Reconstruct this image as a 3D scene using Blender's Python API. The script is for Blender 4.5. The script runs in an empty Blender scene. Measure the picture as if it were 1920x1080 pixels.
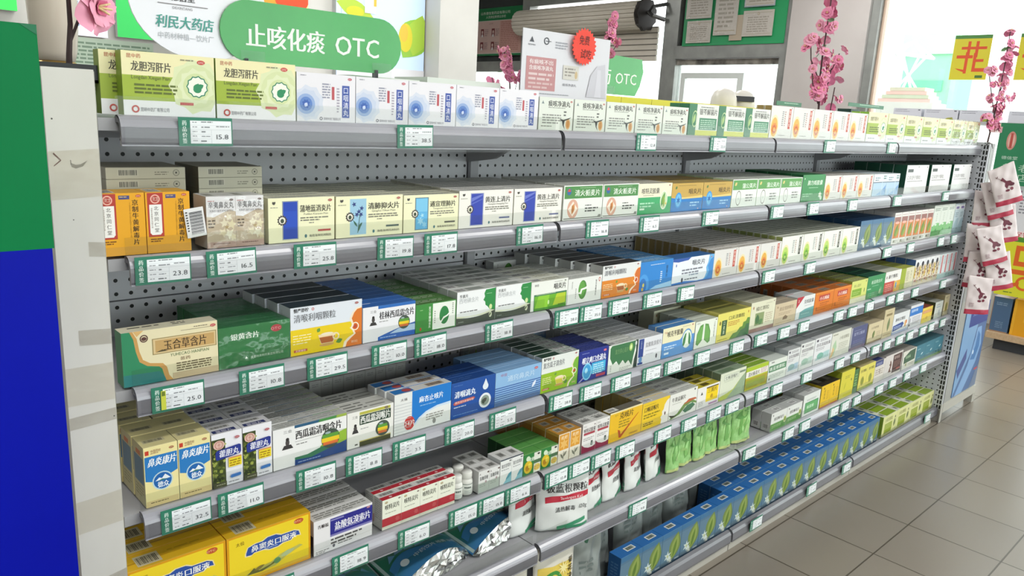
import bpy, bmesh, math, random
from mathutils import Vector, Matrix

# ------------------------------------------------------------------ camera
sc = bpy.context.scene
COL = sc.collection
cam_data = bpy.data.cameras.new('camera')
cam = bpy.data.objects.new('camera', cam_data)
COL.objects.link(cam)
cam_data.sensor_width = 36.0
cam_data.lens = 26.95
cam_data.clip_start = 0.02
cam_data.clip_end = 200
_r, _u, _b = (0.7336, -0.6776, 0.0513), (0.1132, 0.1964, 0.9740), (-0.6701, -0.7087, 0.2208)
cam.matrix_world = Matrix(((_r[0], _u[0], _b[0], -0.3103), (_r[1], _u[1], _b[1], -1.1601),
                           (_r[2], _u[2], _b[2], 1.3597), (0, 0, 0, 1)))
sc.camera = cam

# ------------------------------------------------------------------ world, exposure
w = bpy.data.worlds.new('overcast_sky')
sc.world = w
w.use_nodes = True
wn = w.node_tree.nodes
bg = wn['Background']
bg.inputs[0].default_value = (0.97, 0.98, 1.0, 1)
bg.inputs[1].default_value = 3.9
sc.view_settings.view_transform = 'Standard'
sc.view_settings.look = 'None'
sc.view_settings.gamma = 1.0
sc.view_settings.use_curve_mapping = False
sc.view_settings.exposure = 0.12
sc.cycles.use_denoising = True
sc.cycles.max_bounces = 8
sc.cycles.diffuse_bounces = 4
sc.cycles.transparent_max_bounces = 12
sc.cycles.caustics_reflective = False
sc.cycles.caustics_refractive = False

# ceiling tubes of the shop: (x, y, length along x or y)
TUBES = [(-0.6, -1.7, 'x'), (1.3, -1.7, 'x'), (3.2, -1.7, 'x'), (5.0, -1.7, 'x'),
         (-0.6, 1.7, 'x'), (1.3, 1.7, 'x'), (3.2, 1.7, 'x'), (5.0, 1.7, 'x'),
         (1.3, 4.6, 'x'), (4.2, 4.6, 'x'), (0.4, -3.3, 'x'), (3.2, -3.3, 'x')]
ROOM_H = 3.0
TUBE_W = 21.0
for i, (tx, ty, ax) in enumerate(TUBES):
    L = bpy.data.lights.new('tube_light', 'AREA')
    L.shape = 'RECTANGLE'
    L.size, L.size_y = 1.2, 0.16
    L.energy = TUBE_W
    L.color = (1.0, 0.985, 0.96)
    lo = bpy.data.objects.new('tube_light', L)
    lo.location = (tx, ty, ROOM_H - 0.115)
    COL.objects.link(lo)

# ------------------------------------------------------------------ materials
def lin(h):
    h = h.lstrip('#')
    o = []
    for i in (0, 2, 4):
        c = int(h[i:i + 2], 16) / 255
        o.append(c / 12.92 if c <= 0.04045 else ((c + 0.055) / 1.055) ** 2.4)
    return (*o, 1.0)

_mats = {}
def M(h, rough=0.5, metal=0.0, emit=0.0, spec=0.35):
    k = (h, rough, metal, emit, spec)
    if k in _mats: return _mats[k]
    m = bpy.data.materials.new('paint_' + h.lstrip('#'))
    m.use_nodes = True
    b = m.node_tree.nodes['Principled BSDF']
    b.inputs['Base Color'].default_value = lin(h)
    b.inputs['Roughness'].default_value = rough
    b.inputs['Metallic'].default_value = metal
    b.inputs['Specular IOR Level'].default_value = spec
    if emit:
        b.inputs['Emission Color'].default_value = lin(h)
        b.inputs['Emission Strength'].default_value = emit
    _mats[k] = m
    return m

def nodes(m): return m.node_tree.nodes, m.node_tree.links
def noisy(name, h, h2, scale=8.0, rough=0.5, bump=0.0, spec=0.35, metal=0.0, stretch=(1, 1, 1)):
    """two-tone weathered surface driven by a noise texture in object space"""
    m = bpy.data.materials.new(name); m.use_nodes = True
    n, l = nodes(m); b = n['Principled BSDF']
    tc = n.new('ShaderNodeTexCoord'); mp = n.new('ShaderNodeMapping')
    mp.inputs['Scale'].default_value = stretch
    tx = n.new('ShaderNodeTexNoise'); tx.inputs['Scale'].default_value = scale; tx.inputs['Detail'].default_value = 5
    rp = n.new('ShaderNodeValToRGB')
    rp.color_ramp.elements[0].color = lin(h); rp.color_ramp.elements[1].color = lin(h2)
    rp.color_ramp.elements[0].position = 0.35; rp.color_ramp.elements[1].position = 0.68
    l.new(tc.outputs['Object'], mp.inputs[0]); l.new(mp.outputs[0], tx.inputs[0])
    l.new(tx.outputs['Fac'], rp.inputs[0]); l.new(rp.outputs[0], b.inputs['Base Color'])
    b.inputs['Roughness'].default_value = rough; b.inputs['Specular IOR Level'].default_value = spec
    b.inputs['Metallic'].default_value = metal
    if bump:
        bp = n.new('ShaderNodeBump'); bp.inputs['Strength'].default_value = bump; bp.inputs['Distance'].default_value = 0.01
        l.new(tx.outputs['Fac'], bp.inputs['Height']); l.new(bp.outputs[0], b.inputs['Normal'])
    return m

def clear(name, tint='ffffff', gloss=0.08, rough=0.05, crinkle=0.0):
    """thin clear plastic: mostly see-through, a little gloss"""
    m = bpy.data.materials.new(name); m.use_nodes = True
    n, l = nodes(m); n.remove(n['Principled BSDF']); out = n['Material Output']
    t = n.new('ShaderNodeBsdfTransparent'); t.inputs[0].default_value = lin(tint)
    g = n.new('ShaderNodeBsdfGlossy'); g.inputs['Roughness'].default_value = rough
    mx = n.new('ShaderNodeMixShader')
    fr = n.new('ShaderNodeLayerWeight'); fr.inputs[0].default_value = 0.5
    pw = n.new('ShaderNodeMath'); pw.operation = 'POWER'; pw.inputs[1].default_value = 4.0; l.new(fr.outputs['Facing'], pw.inputs[0])
    mt = n.new('ShaderNodeMath'); mt.operation = 'MULTIPLY_ADD'; mt.inputs[1].default_value = 0.35; mt.inputs[2].default_value = gloss
    l.new(pw.outputs[0], mt.inputs[0]); l.new(mt.outputs[0], mx.inputs[0])
    l.new(t.outputs[0], mx.inputs[1]); l.new(g.outputs[0], mx.inputs[2]); l.new(mx.outputs[0], out.inputs[0])
    if crinkle:
        tc = n.new('ShaderNodeTexCoord'); tx = n.new('ShaderNodeTexNoise'); tx.inputs['Scale'].default_value = 28
        bp = n.new('ShaderNodeBump'); bp.inputs['Strength'].default_value = crinkle; bp.inputs['Distance'].default_value = 0.02
        l.new(tc.outputs['Object'], tx.inputs[0]); l.new(tx.outputs['Fac'], bp.inputs['Height']); l.new(bp.outputs[0], g.inputs['Normal'])
    return m

def pegboard(name, h, hole='0b0b0b', pitch=0.025, r=0.0036, off=(0.0, 0.0), axes=('X', 'Z'), slots=None):
    """painted steel with a square grid of punched round holes (object space, metres)"""
    m = bpy.data.materials.new(name); m.use_nodes = True
    n, l = nodes(m); b = n['Principled BSDF']
    tc = n.new('ShaderNodeTexCoord'); sp = n.new('ShaderNodeSeparateXYZ'); l.new(tc.outputs['Object'], sp.inputs[0])
    def mth(op, a, bb=None, c=None):
        q = n.new('ShaderNodeMath'); q.operation = op
        for i, v in enumerate((a, bb, c)):
            if v is None: continue
            if isinstance(v, (int, float)): q.inputs[i].default_value = v
            else: l.new(v, q.inputs[i])
        return q.outputs[0]
    def cell(ax, o, p):
        d = mth('SUBTRACT', sp.outputs[ax], o); d = mth('DIVIDE', d, p)
        return mth('MULTIPLY', mth('SUBTRACT', d, mth('ROUND', d)), p)
    a, c = cell(axes[0], off[0], pitch), cell(axes[1], off[1], pitch)
    dd = mth('SQRT', mth('ADD', mth('MULTIPLY', a, a), mth('MULTIPLY', c, c)))
    hit = mth('LESS_THAN', dd, r)
    if slots:   # (limit on axis 0 below which slots replace holes, centre a, centre b, half width, pitch, half height)
        lim, ca, cb, hw, sp_, hh = slots
        inside = mth('LESS_THAN', sp.outputs[axes[0]], lim)
        hit = mth('MULTIPLY', hit, mth('SUBTRACT', 1.0, inside))
        da = mth('ABSOLUTE', mth('SUBTRACT', sp.outputs[axes[0]], ca)); db = mth('ABSOLUTE', mth('SUBTRACT', sp.outputs[axes[0]], cb))
        near = mth('LESS_THAN', mth('MINIMUM', da, db), hw)
        zz = mth('ABSOLUTE', cell(axes[1], 0.0, sp_))
        hit = mth('MAXIMUM', hit, mth('MULTIPLY', near, mth('LESS_THAN', zz, hh)))
    mx = n.new('ShaderNodeMix'); mx.data_type = 'RGBA'
    mx.inputs['A'].default_value = lin(h); mx.inputs['B'].default_value = lin(hole)
    l.new(hit, mx.inputs['Factor']); l.new(mx.outputs['Result'], b.inputs['Base Color'])
    b.inputs['Roughness'].default_value = 0.5
    return m

# ------------------------------------------------------------------ object helpers
def link(o, parent=None):
    COL.objects.link(o)
    if parent is not None: o.parent = parent
    return o
def tag(o, label, cat, group=None, kind=None):
    o['label'] = label; o['category'] = cat
    if group: o['group'] = group
    if kind: o['kind'] = kind
    return o
def struct(o):
    o['kind'] = 'structure'; return o
def empty(name, loc, rz=0.0):
    o = bpy.data.objects.new(name, None); o.empty_display_size = 0.02
    o.location = loc; o.rotation_euler = (0, 0, rz)
    return link(o)
def dup(o, parent=None):
    c = o.copy(); link(c, parent)
    for ch in o.children: dup(ch, c)
    return c

class MB:
    """collects polygons with materials and links them as one mesh object"""
    def __init__(s): s.v = []; s.f = []; s.mi = []; s.ms = []
    def m(s, mat):
        if mat not in s.ms: s.ms.append(mat)
        return s.ms.index(mat)
    def poly(s, pts, mat):
        k = len(s.v); s.v += [tuple(p) for p in pts]; s.f.append(tuple(range(k, k + len(pts)))); s.mi.append(s.m(mat))
    def add(s, vs, fs, mat):
        k = len(s.v); s.v += [tuple(p) for p in vs]; q = s.m(mat)
        for f in fs: s.f.append(tuple(i + k for i in f)); s.mi.append(q)
    def box(s, a, b, mat, mats=None):
        x0, y0, z0 = a; x1, y1, z1 = b
        vs = [(x0, y0, z0), (x1, y0, z0), (x1, y1, z0), (x0, y1, z0), (x0, y0, z1), (x1, y0, z1), (x1, y1, z1), (x0, y1, z1)]
        fs = [(0, 1, 5, 4), (1, 2, 6, 5), (2, 3, 7, 6), (3, 0, 4, 7), (4, 5, 6, 7), (3, 2, 1, 0)]
        k = len(s.v); s.v += vs
        for i, f in enumerate(fs):
            s.f.append(tuple(j + k for j in f)); s.mi.append(s.m((mats or {}).get(i, mat)))
    def prism(s, prof, x0, x1, mat):
        """profile in (y, z) swept along x"""
        n = len(prof)
        vs = [(x0, p[0], p[1]) for p in prof] + [(x1, p[0], p[1]) for p in prof]
        fs = [(i, (i + 1) % n, n + (i + 1) % n, n + i) for i in range(n)]
        fs += [tuple(range(n - 1, -1, -1)), tuple(range(n, 2 * n))]
        s.add(vs, fs, mat)
    def lathe(s, prof, mat, n=24, c=(0, 0)):
        vs = []; fs = []
        for r, z in prof:
            for i in range(n):
                a = 2 * math.pi * i / n; vs.append((c[0] + r * math.cos(a), c[1] + r * math.sin(a), z))
        for j in range(len(prof) - 1):
            for i in range(n):
                fs.append((j * n + i, j * n + (i + 1) % n, (j + 1) * n + (i + 1) % n, (j + 1) * n + i))
        s.add(vs, fs, mat)
    def tube(s, pts, rad, mat, n=7):
        vs = []; fs = []; P = [Vector(p) for p in pts]
        for i, p in enumerate(P):
            t = (P[min(i + 1, len(P) - 1)] - P[max(i - 1, 0)]).normalized()
            a = t.cross(Vector((0.3, 0.9, 0.2))).normalized(); b = t.cross(a)
            r = rad[i] if isinstance(rad, (list, tuple)) else rad
            for k in range(n):
                q = 2 * math.pi * k / n; vs.append(p + a * (r * math.cos(q)) + b * (r * math.sin(q)))
        for i in range(len(P) - 1):
            for k in range(n): fs.append((i * n + k, i * n + (k + 1) % n, (i + 1) * n + (k + 1) % n, (i + 1) * n + k))
        fs += [tuple(range(n)), tuple(range((len(P) - 1) * n, len(P) * n))]
        s.add(vs, fs, mat)
    def mesh(s, name, smooth=False):
        me = bpy.data.meshes.new(name); me.from_pydata(s.v, [], s.f)
        for m in s.ms: me.materials.append(m)
        me.polygons.foreach_set('material_index', s.mi)
        if smooth: me.polygons.foreach_set('use_smooth', [True] * len(s.f))
        me.update(); return me
    def build(s, name, parent=None, smooth=False, loc=None, rot=None):
        o = bpy.data.objects.new(name, s.mesh(name, smooth))
        if loc: o.location = loc
        if rot: o.rotation_euler = rot
        return link(o, parent)

# ------------------------------------------------------------------ lettering
_gl = {}
def glyph(ch):
    if ch not in _gl:
        c = bpy.data.curves.new('g', 'FONT'); c.body = ch; c.resolution_u = 2
        o = bpy.data.objects.new('g', c); me = o.to_mesh()
        vs = [(v.co.x, v.co.y) for v in me.vertices]; fs = [tuple(p.vertices) for p in me.polygons]
        o.to_mesh_clear(); bpy.data.objects.remove(o); bpy.data.curves.remove(c)
        adv = 1.0 if ord(ch) > 0x2e80 else (max([v[0] for v in vs], default=0.2) + 0.06)
        _gl[ch] = (vs, fs, adv)
    return _gl[ch]

class Print:
    """flat ink on one face: maps (x, y) in metres to 3-D, each layer a hair above the last"""
    def __init__(s, mb, W, H, put, step=0.00003, rough=0.5, seed=1):
        s.mb, s.W, s.H, s.put, s.step, s.k, s.rough = mb, W, H, put, step, 1, rough
        s.rnd = random.Random(seed)
    def _p(s, pts, c):
        for ax, lim, sg in ((0, 0.0, 1), (0, s.W, -1), (1, 0.0, 1), (1, s.H, -1)):      # trim ink to the printed face
            if all((p[ax] - lim) * sg >= -1e-9 for p in pts): continue
            out = []
            for i, p in enumerate(pts):
                q = pts[(i + 1) % len(pts)]; a, b = (p[ax] - lim) * sg, (q[ax] - lim) * sg
                if a >= 0: out.append(p)
                if (a > 0 > b) or (a < 0 < b):
                    t = a / (a - b); out.append((p[0] + (q[0] - p[0]) * t, p[1] + (q[1] - p[1]) * t))
            pts = out
            if len(pts) < 3: return
        s.mb.poly([s.put(x, y, s.k * s.step) for x, y in pts], M(c, s.rough))
    def ink(s, ops):
        for op in ops:
            getattr(s, op[0])(*op[1:]); s.k += 1
    def R(s, x0, y0, x1, y1, c): s._p([(x0 * s.W, y0 * s.H), (x1 * s.W, y0 * s.H), (x1 * s.W, y1 * s.H), (x0 * s.W, y1 * s.H)], c)
    def P(s, pts, c): s._p([(x * s.W, y * s.H) for x, y in pts], c)
    def E(s, x, y, rx, ry, c, n=22):
        s._p([(x * s.W + rx * s.H * math.cos(2 * math.pi * i / n), y * s.H + ry * s.H * math.sin(2 * math.pi * i / n)) for i in range(n)], c)
    def O(s, x, y, r, q, c, n=26, sx=1.0):
        for i in range(n):
            a, b = 2 * math.pi * i / n, 2 * math.pi * (i + 1) / n
            s._p([(x * s.W + t * s.H * math.cos(u) * sx, y * s.H + t * s.H * math.sin(u)) for t, u in ((r, a), (r, b), (q, b), (q, a))], c)
    def S(s, x, y, r, q, n, c, rot=0.0):
        s._p([(x * s.W + (r if i % 2 else q) * s.H * math.cos(rot + math.pi * i / n), y * s.H + (r if i % 2 else q) * s.H * math.sin(rot + math.pi * i / n)) for i in range(2 * n)], c)
    def K(s, x, y, a, b, c, ang=0.0, sx=None):      # leaf
        pts = []
        for i in range(9): t = i / 8; pts.append((t, 0.5 * math.sin(math.pi * t)))
        for i in range(7, 0, -1): t = i / 8; pts.append((t, -0.5 * math.sin(math.pi * t)))
        ca, sa = math.cos(ang), math.sin(ang)
        s._p([(x * s.W + s.H * (a * px * ca - b * py * sa), y * s.H + s.H * (a * px * sa + b * py * ca)) for px, py in pts], c)
    def T(s, x0, x1, y, h, txt, c, skew=0.0, bold=0.0):
        h *= s.H / 0.84; ws = [glyph(ch)[2] for ch in txt]; tot = sum(ws) * h
        fx = 1.0
        if x1 is not None:
            fx = (x1 - x0) * s.W / tot
            if fx > 1.35: fx = 1.35
        m = M(c, s.rough); pen = x0 * s.W
        for ch, aw in zip(txt, ws):
            vs, fs, _ = glyph(ch)
            for j in range(2 if bold else 1):
                d = bold * h * j
                s.mb.add([s.put(pen + vx * h * fx + skew * vy * h + d, y * s.H + vy * h, (s.k + j * 0.3) * s.step) for vx, vy in vs], fs, m)
            pen += aw * h * fx
    def V(s, x, y, h, txt, c, gap=1.05, fx=1.0, bold=0.0):   # stacked text, centred on x, from y down
        hh = h * s.H; m = M(c, s.rough); yy = y * s.H - hh
        for ch in txt:
            vs, fs, aw = glyph(ch)
            for j in range(2 if bold else 1):
                s.mb.add([s.put(x * s.W + (vx - aw / 2) * hh * fx + bold * hh * j, yy + (vy + 0.08) * hh, (s.k + j * 0.3) * s.step) for vx, vy in vs], fs, m)
            yy -= hh * gap
    def L(s, x0, x1, y, n, pitch, c, fill=0.5, vert=False):   # lines of print too small to read
        for i in range(n):
            a = x0; yy = y - i * pitch; end = x1 - (s.rnd.random() * 0.35 * (x1 - x0) if i == n - 1 else s.rnd.random() * 0.06 * (x1 - x0))
            while a < end:
                q = min(end, a + s.rnd.uniform(0.25, 1.0) * pitch * (s.H / s.W if not vert else 1) * 3)
                s.R(a, yy - pitch * fill, q, yy, c); a = q + pitch * 0.35 * (s.H / s.W)
    def B(s, x0, y0, x1, y1, c='2a2a2a', bgc='e4e4e2', n=26):
        if bgc: s.R(x0, y0, x1, y1, bgc); s.k += 1
        dx = (x1 - x0) * 0.06; dy = (y1 - y0) * 0.14; a = x0 + dx
        u = (x1 - x0 - 2 * dx) / (n * 1.5)
        while a < x1 - dx - u * 2:
            t = s.rnd.choice((0.6, 1.0, 1.7)) * u; s.R(a, y0 + dy, a + t, y1 - dy, c); a += t + s.rnd.choice((0.7, 1.0, 1.5)) * u
    def Q(s, x, y, c='c4483f', sz=0.045):       # red oval OTC mark
        s.E(x, y, sz * 1.5, sz * 0.8, c, 16); s.k += 1
        hw = sz * 1.05 * s.H / s.W
        s.T(x - hw, x + hw, y - sz * 0.38, sz * 0.78, 'OTC', 'f3e6e0')

def face_put(kind, w, h, d):
    if kind == 'front': return lambda x, y, e: (x, -e, y)
    if kind == 'top': return lambda x, y, e: (x, y, h + e)
    if kind == 'left': return lambda x, y, e: (-e, d - x, y)

_cm = {}
def carton_mesh(name, w, h, d, base, side, top, ops, tops=(), sides=(), rough=0.42):
    """folded card carton: origin at its front bottom left corner, front face towards -y"""
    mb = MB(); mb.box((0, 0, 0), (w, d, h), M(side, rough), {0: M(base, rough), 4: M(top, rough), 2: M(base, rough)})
    # tuck-flap seams and highlights painted along the fold lines
    Print(mb, w, h, face_put('front', w, h, d), rough=rough, seed=len(name)).ink(ops)
    def fold_highlight(c, t=.35):      # pale fold edge: paper core, with an edge highlight painted into the colour
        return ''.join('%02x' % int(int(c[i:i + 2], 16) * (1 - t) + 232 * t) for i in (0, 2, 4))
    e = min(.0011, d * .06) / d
    Print(mb, w, d, face_put('top', w, h, d), rough=rough, seed=3).ink([('R', 0, 0, 1, e, fold_highlight(top)), ('R', 0, 1 - e, 1, 1, fold_highlight(top, .15))] + list(tops))
    Print(mb, d, h, face_put('left', w, h, d), rough=rough, seed=4).ink(list(sides) + [('R', 1 - e, 0, 1, 1, fold_highlight(side)), ('R', 0, 0, e, 1, fold_highlight(side, .15))])
    return mb.mesh(name)
# ------------------------------------------------------------------ printed carton designs
# name: (kind of box, look, depth, front, side, top, front print, top print, left side print)
D = {}
BAR = [('B', .1, .15, .42, .85)]
GREYTOP = [('L', .08, .95, .86, 4, .2, '8d8f8b', .35)]
def wave(x0, y0, x1, y1, amp, n=14, base=0.0, ph=0.0):
    top = [(x0 + (x1 - x0) * i / n, y0 + (y1 - y0) * i / n + amp * math.sin(ph + math.pi * i / n)) for i in range(n + 1)]
    return top + [(x1, base), (x0, base)]
def lungs(x, y, s, c, r=1.0):
    return [('P', [(x - .02, y + s * .9), (x - .1 * r, y + s * .8), (x - .18 * r, y + s * .1), (x - .19 * r, y - s * .8), (x - .13 * r, y - s * .95), (x - .04, y - s * .55)], c),
            ('P', [(x + .05, y + s * .9), (x + .13 * r, y + s * .8), (x + .2 * r, y + s * .1), (x + .21 * r, y - s * .8), (x + .15 * r, y - s * .95), (x + .06, y - s * .55)], c)]
def ball(x, y, r):   # glossy striped melon ball
    return [('E', x, y, r, r, '46544a'), ('R', x - r * .46, y + r * .1, x + r * .46, y + r * .5, '5d9a3c'), ('R', x - r * .5, y - r * .3, x + r * .5, y + r * .12, 'e6c62c'),
            ('R', x - r * .42, y - r * .62, x + r * .42, y - r * .3, 'd8703a'), ('E', x - r * .15, y + r * .62, r * .3, r * .12, '9ab0b4')]
def longdan(n, big):
    o = [('R', 0, .63, 1, 1, 'ebe4b4'), ('R', 0, .24, 1, .63, '9db23c'), ('R', 0, 0, 1, .24, 'eeedf0'),
         ('S', .79, .5, .46, .40, 9, 'dbe2b6'), ('E', .79, .5, .36, .36, 'd3dcaa'), ('S', .79, .5, .31, .26, 9, 'dde4bd'), ('E', .79, .5, .22, .22, 'cfdaa4'),
         ('S', .80, .5, .185, .165, 11, '2d7f62'), ('S', .80, .5, .165, .145, 11, 'f0f3e4'), ('K', .775, .41, .16, .12, '2d8a5c', 1.2), ('E', .80, .46, .07, .06, '2d8a5c'), ('K', .80, .48, .12, .08, '2d8a5c', .5),
         ('R', .6, .19, .75, .235, 'c0504a'), ('Q', .85, .9)]
    if big: o += [('T', .09, .52, .71, .14, '龙胆泻肝片', '4a463c', 0, .03), ('T', .09, .5, .575, .07, 'Longdan Xiegan Pian', '59613a'),
                  ('T', .05, .2, .9, .06, '昆中药', 'b5503f'), ('L', .62, .8, .93, 1, .04, '8d8a70'), ('L', .12, .6, .5, 3, .06, '5d6a28'),
                  ('O', .12, .1, .06, .035, 'c0504a'), ('T', .17, .48, .07, .06, '昆明中药厂有限公司', '5a5860')]
    else: o += [('T', .1, .52, .72, .13, '龙胆泻肝片', '4a463c'), ('L', .12, .6, .5, 3, .07, '5d6a28'), ('L', .1, .5, .12, 1, .06, '7a7880')]
    return o
D['longdan'] = ('tablet_box', 'cream over lime green tablet carton with white rosette', .024, 'eeedf0', '8fab3d', 'ebe4b4', longdan(0, 1), [], [])
D['lime_plain'] = ('tablet_box', 'far lime green and cream tablet carton', .03, 'dcdcda', '8cbb4a', 'd8d2a8', longdan(0, 0), [], [])
D['kouyan'] = ('pill_box', 'pale grey carton with blue rosette and strip', .03, 'e6e4ea', 'dcdce2', 'ecebee',
  [('S', .19, .38, .38, .33, 9, 'd3d8e6'), ('S', .17, .37, .31, .27, 9, 'c6cfe3'), ('E', .15, .36, .21, .21, '93abd6'), ('E', .15, .36, .145, .145, '5f83c4'), ('S', .15, .36, .1, .07, 8, '3f63b0'), ('K', .13, .3, .1, .08, 'c9d6ee', 1.0),
   ('R', .765, .1, .895, .78, '4459a6'), ('V', .83, .76, .15, '口咽清丸', 'eceef6', 1.06, .9), ('R', .585, .47, .63, .74, 'b9545c'), ('L', .42, .56, .8, 6, .055, '9496a8'), ('L', .67, .72, .72, 9, .06, 'a9a3b2'),
   ('Q', .9, .92, 'c06070', .035), ('L', .06, .16, .95, 1, .035, '9a98a4'), ('O', .4, .07, .035, .02, '6a6670'), ('T', .44, .74, .045, .05, '昆明中药厂有限公司', '77737e')], [], [])
D['tan'] = ('pill_box', 'pale green grey carton with amber drop', .03, 'dde1d8', 'cfd3cb', 'e4e6e0',
  [('S', .1, .83, .07, .03, 3, '7c8a8c', .52), ('T', .25, .9, .74, .17, '痰咳净滴丸', '2f2d2a', 0, .05), ('L', .26, .8, .7, 1, .04, '8a8c86'), ('L', .1, .66, .48, 4, .08, '8b8d88'), ('L', .72, .8, .6, 2, .1, '6a6c68'),
   ('E', .86, .2, .11, .17, 'dcae74'), ('E', .86, .2, .07, .12, 'c98a42'), ('P', [(.6, .36), (.72, .33), (.86, .38), (.96, .42), (.88, .35), (.76, .3), (.74, .16), (.78, .02), (.71, .15), (.68, .28)], '2b2a27'),
   ('L', .07, .55, .13, 1, .05, '77786f'), ('Q', .93, .9, 'b8605a', .035)], [], [])
D['greenleaf'] = ('tablet_box', 'dark green and white carton with oval emblem', .03, 'dfe1da', '3c7a58', 'e2e6de',
  [('R', 0, 0, .25, 1, '3f7c5a'), ('O', .2, .52, .27, .23, 'bcd09a', 22, .55), ('K', .16, .36, .34, .14, 'a4c27e', 1.35), ('R', .36, .18, .96, .56, '4f8a6a'), ('R', .25, 0, 1, .16, 'cdd05c'), ('R', 0, 0, .25, .14, '48805e'),
   ('T', .34, .97, .68, .18, '银芩解菌片', '4c4844', 0, .03), ('L', .38, .94, .92, 1, .05, '6b6d68'), ('L', .4, .92, .5, 5, .065, 'b3d0bc')], [], [])
def flowerbox(a, b, c, bar, barx, txt):
    return [('E', .2, .36, .25, .36, 'e8dcb0'), ('E', .2, .34, .2, .3, a), ('S', .2, .30, .19, .15, 8, b), ('E', .2, .27, .11, .13, c), ('S', .2, .27, .08, .05, 7, a),
            ('R', barx, .3, barx + .1, .93, bar), ('V', barx + .05, .9, .13, txt, 'f1e9dc', 1.05, .8), ('L', .5, .58, .84, 8, .06, '8f9194'), ('L', .62, .66, .84, 7, .07, 'a06a60'), ('L', .4, .8, .1, 1, .05, '9a9892'), ('Q', .92, .95, '7d6f6a', .022)]
D['orangeflower'] = ('pill_box', 'white carton with orange flower drop and red strip', .024, 'dedbd7', '9a8450', 'dcd8d0', flowerbox('e3ad4a', 'dc8a38', 'c85a28', 'bf4a3c', .8, '银翘清丸'), [('R', 0, 0, 1, .1, 'eeece8'), ('L', .1, .9, .7, 2, .3, 'a29c90')], [('R', 0, 0, .12, 1, 'd8cfb8')])
D['greenflower'] = ('pill_box', 'white carton with green flower drop and dark strip', .024, 'e6e8e0', '8f9a58', 'd0d4c4', flowerbox('b8d468', '8fbf42', '5c9a34', '3e443a', .8, '板蓝清丸'), [('R', 0, 0, 1, .1, 'eeece8'), ('L', .1, .9, .7, 2, .3, '9aa08c')], [('R', 0, 0, .12, 1, 'd2d6b8')])

# ---- second shelf
D['niuhuang'] = ('tablet_box', 'golden yellow carton with red sealed white strip', .05, 'e6a51c', 'd99418', 'e3a928',
  [('R', .04, .27, .39, .99, 'b23a30'), ('R', .08, .33, .35, .8, 'efeeea'), ('P', [(.08, .34), (.12, .3), (.31, .3), (.35, .34)], 'efeeea'), ('O', .215, .89, .075, .055, 'e9b0a0'), ('T', .16, .28, .865, .06, '同仁堂', 'f0d8c8'),
   ('V', .23, .78, .075, '北京同仁堂', '3a2f2a', 1.2), ('V', .13, .75, .03, '京制牛黄解毒片京制牛黄', '8a7a70', 1.02), ('R', .45, .9, .68, .96, '4a4a80'), ('L', .47, .66, .945, 1, .03, 'c0a878'),
   ('V', .79, .9, .1, '京制牛黄解毒片', '3d2a10', 1.06, 1.0, .04), ('V', .68, .86, .03, 'JINGZHINIUHUANGJIEDUPIAN', '8a5c12', .8), ('Q', .87, .95, 'c2502c', .028), ('L', .08, .36, .24, 2, .035, '7a4a10'), ('R', 0, 0, 1, .14, 'd39a32')], BAR, [])
D['xinyi'] = ('pill_box', 'white over beige blossom carton in clear film', .05, 'f0eff0', 'd8d4cc', 'e6e6e6',
  [('P', [(0, .62), (.25, .6), (.55, .68), (.8, .74), (1, .7), (1, 0), (0, 0)], 'cbb99e'), ('R', 0, 0, 1, .12, 'c2a496')] +
  [('S', x, y, r, r * .45, 5, c, i) for i, (x, y, r, c) in enumerate([(.75, .6, .09, 'e9dfc0'), (.6, .48, .1, 'efe6c8'), (.85, .45, .11, 'eadfb8'), (.55, .3, .1, 'e6d9b4'), (.78, .27, .12, 'efe8cc'), (.9, .2, .08, 'e0d2a8'), (.68, .4, .05, 'b8a070')])] +
  [('T', .06, .94, .78, .12, '辛夷鼻炎丸', '3e3c40'), ('T', .1, .92, .7, .055, 'XINYI BIYAN WAN', '8a8a90'), ('L', .05, .3, .92, 1, .03, 'c08a88'), ('Q', .86, .93, '6a5a58', .026), ('L', .05, .3, .55, 3, .06, '6c5c48'), ('L', .2, .9, .09, 1, .03, '7c5a50')], BAR, [])
def seal(x, y, r=.125): return [('S', x, y, r, r * .78, 12, '4a423c'), ('E', x, y, r * .62, r * .62, 'e6e2d4'), ('E', x, y - .01, r * .34, r * .4, '3c4a3a')]
def cream(panel, title, pin, extra, acc, bg='efedc8', frame='9aa2a6', tx=.46):
    return ([('R', .2, .06, .44, .93, frame), ('R', .215, .08, .425, .91, panel)] + extra + seal(.2, .5) +
            [('K', .06, .87, .06, .08, '4c4a44', .6), ('K', .1, .87, .06, .08, '4c4a44', 2.4), ('L', .03, .17, .8, 1, .03, '8b8a78'),
             ('T', tx, .95, .68, .145, title, '3a3830', 0, .04), ('T', tx + .06, .9, .6, .055, pin, '77766a'), ('L', tx + .01, .93, .55, 2, .055, '7a796c'), ('L', tx + .14, .7, .43, 1, .04, '7a796c'),
             ('R', .74, .21, .94, .255, acc), ('E', .55, .12, .03, .04, '4f7f86'), ('T', .6, .95, .095, .055, '海南海神同洲制药', '54544c'), ('Q', .93, .92, 'a8483c', .036)])
D['pudilan'] = ('tablet_box', 'cream carton with solid royal blue panel', .028, 'efedc8', 'd6d4b0', 'dcdcc8', cream('2447b2', '蒲地蓝消炎片', 'Pudilan Xiaoyan Pian', [('R', .225, .3, .415, .7, '2a50bd')], 'b8504a'), GREYTOP, [])
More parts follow.
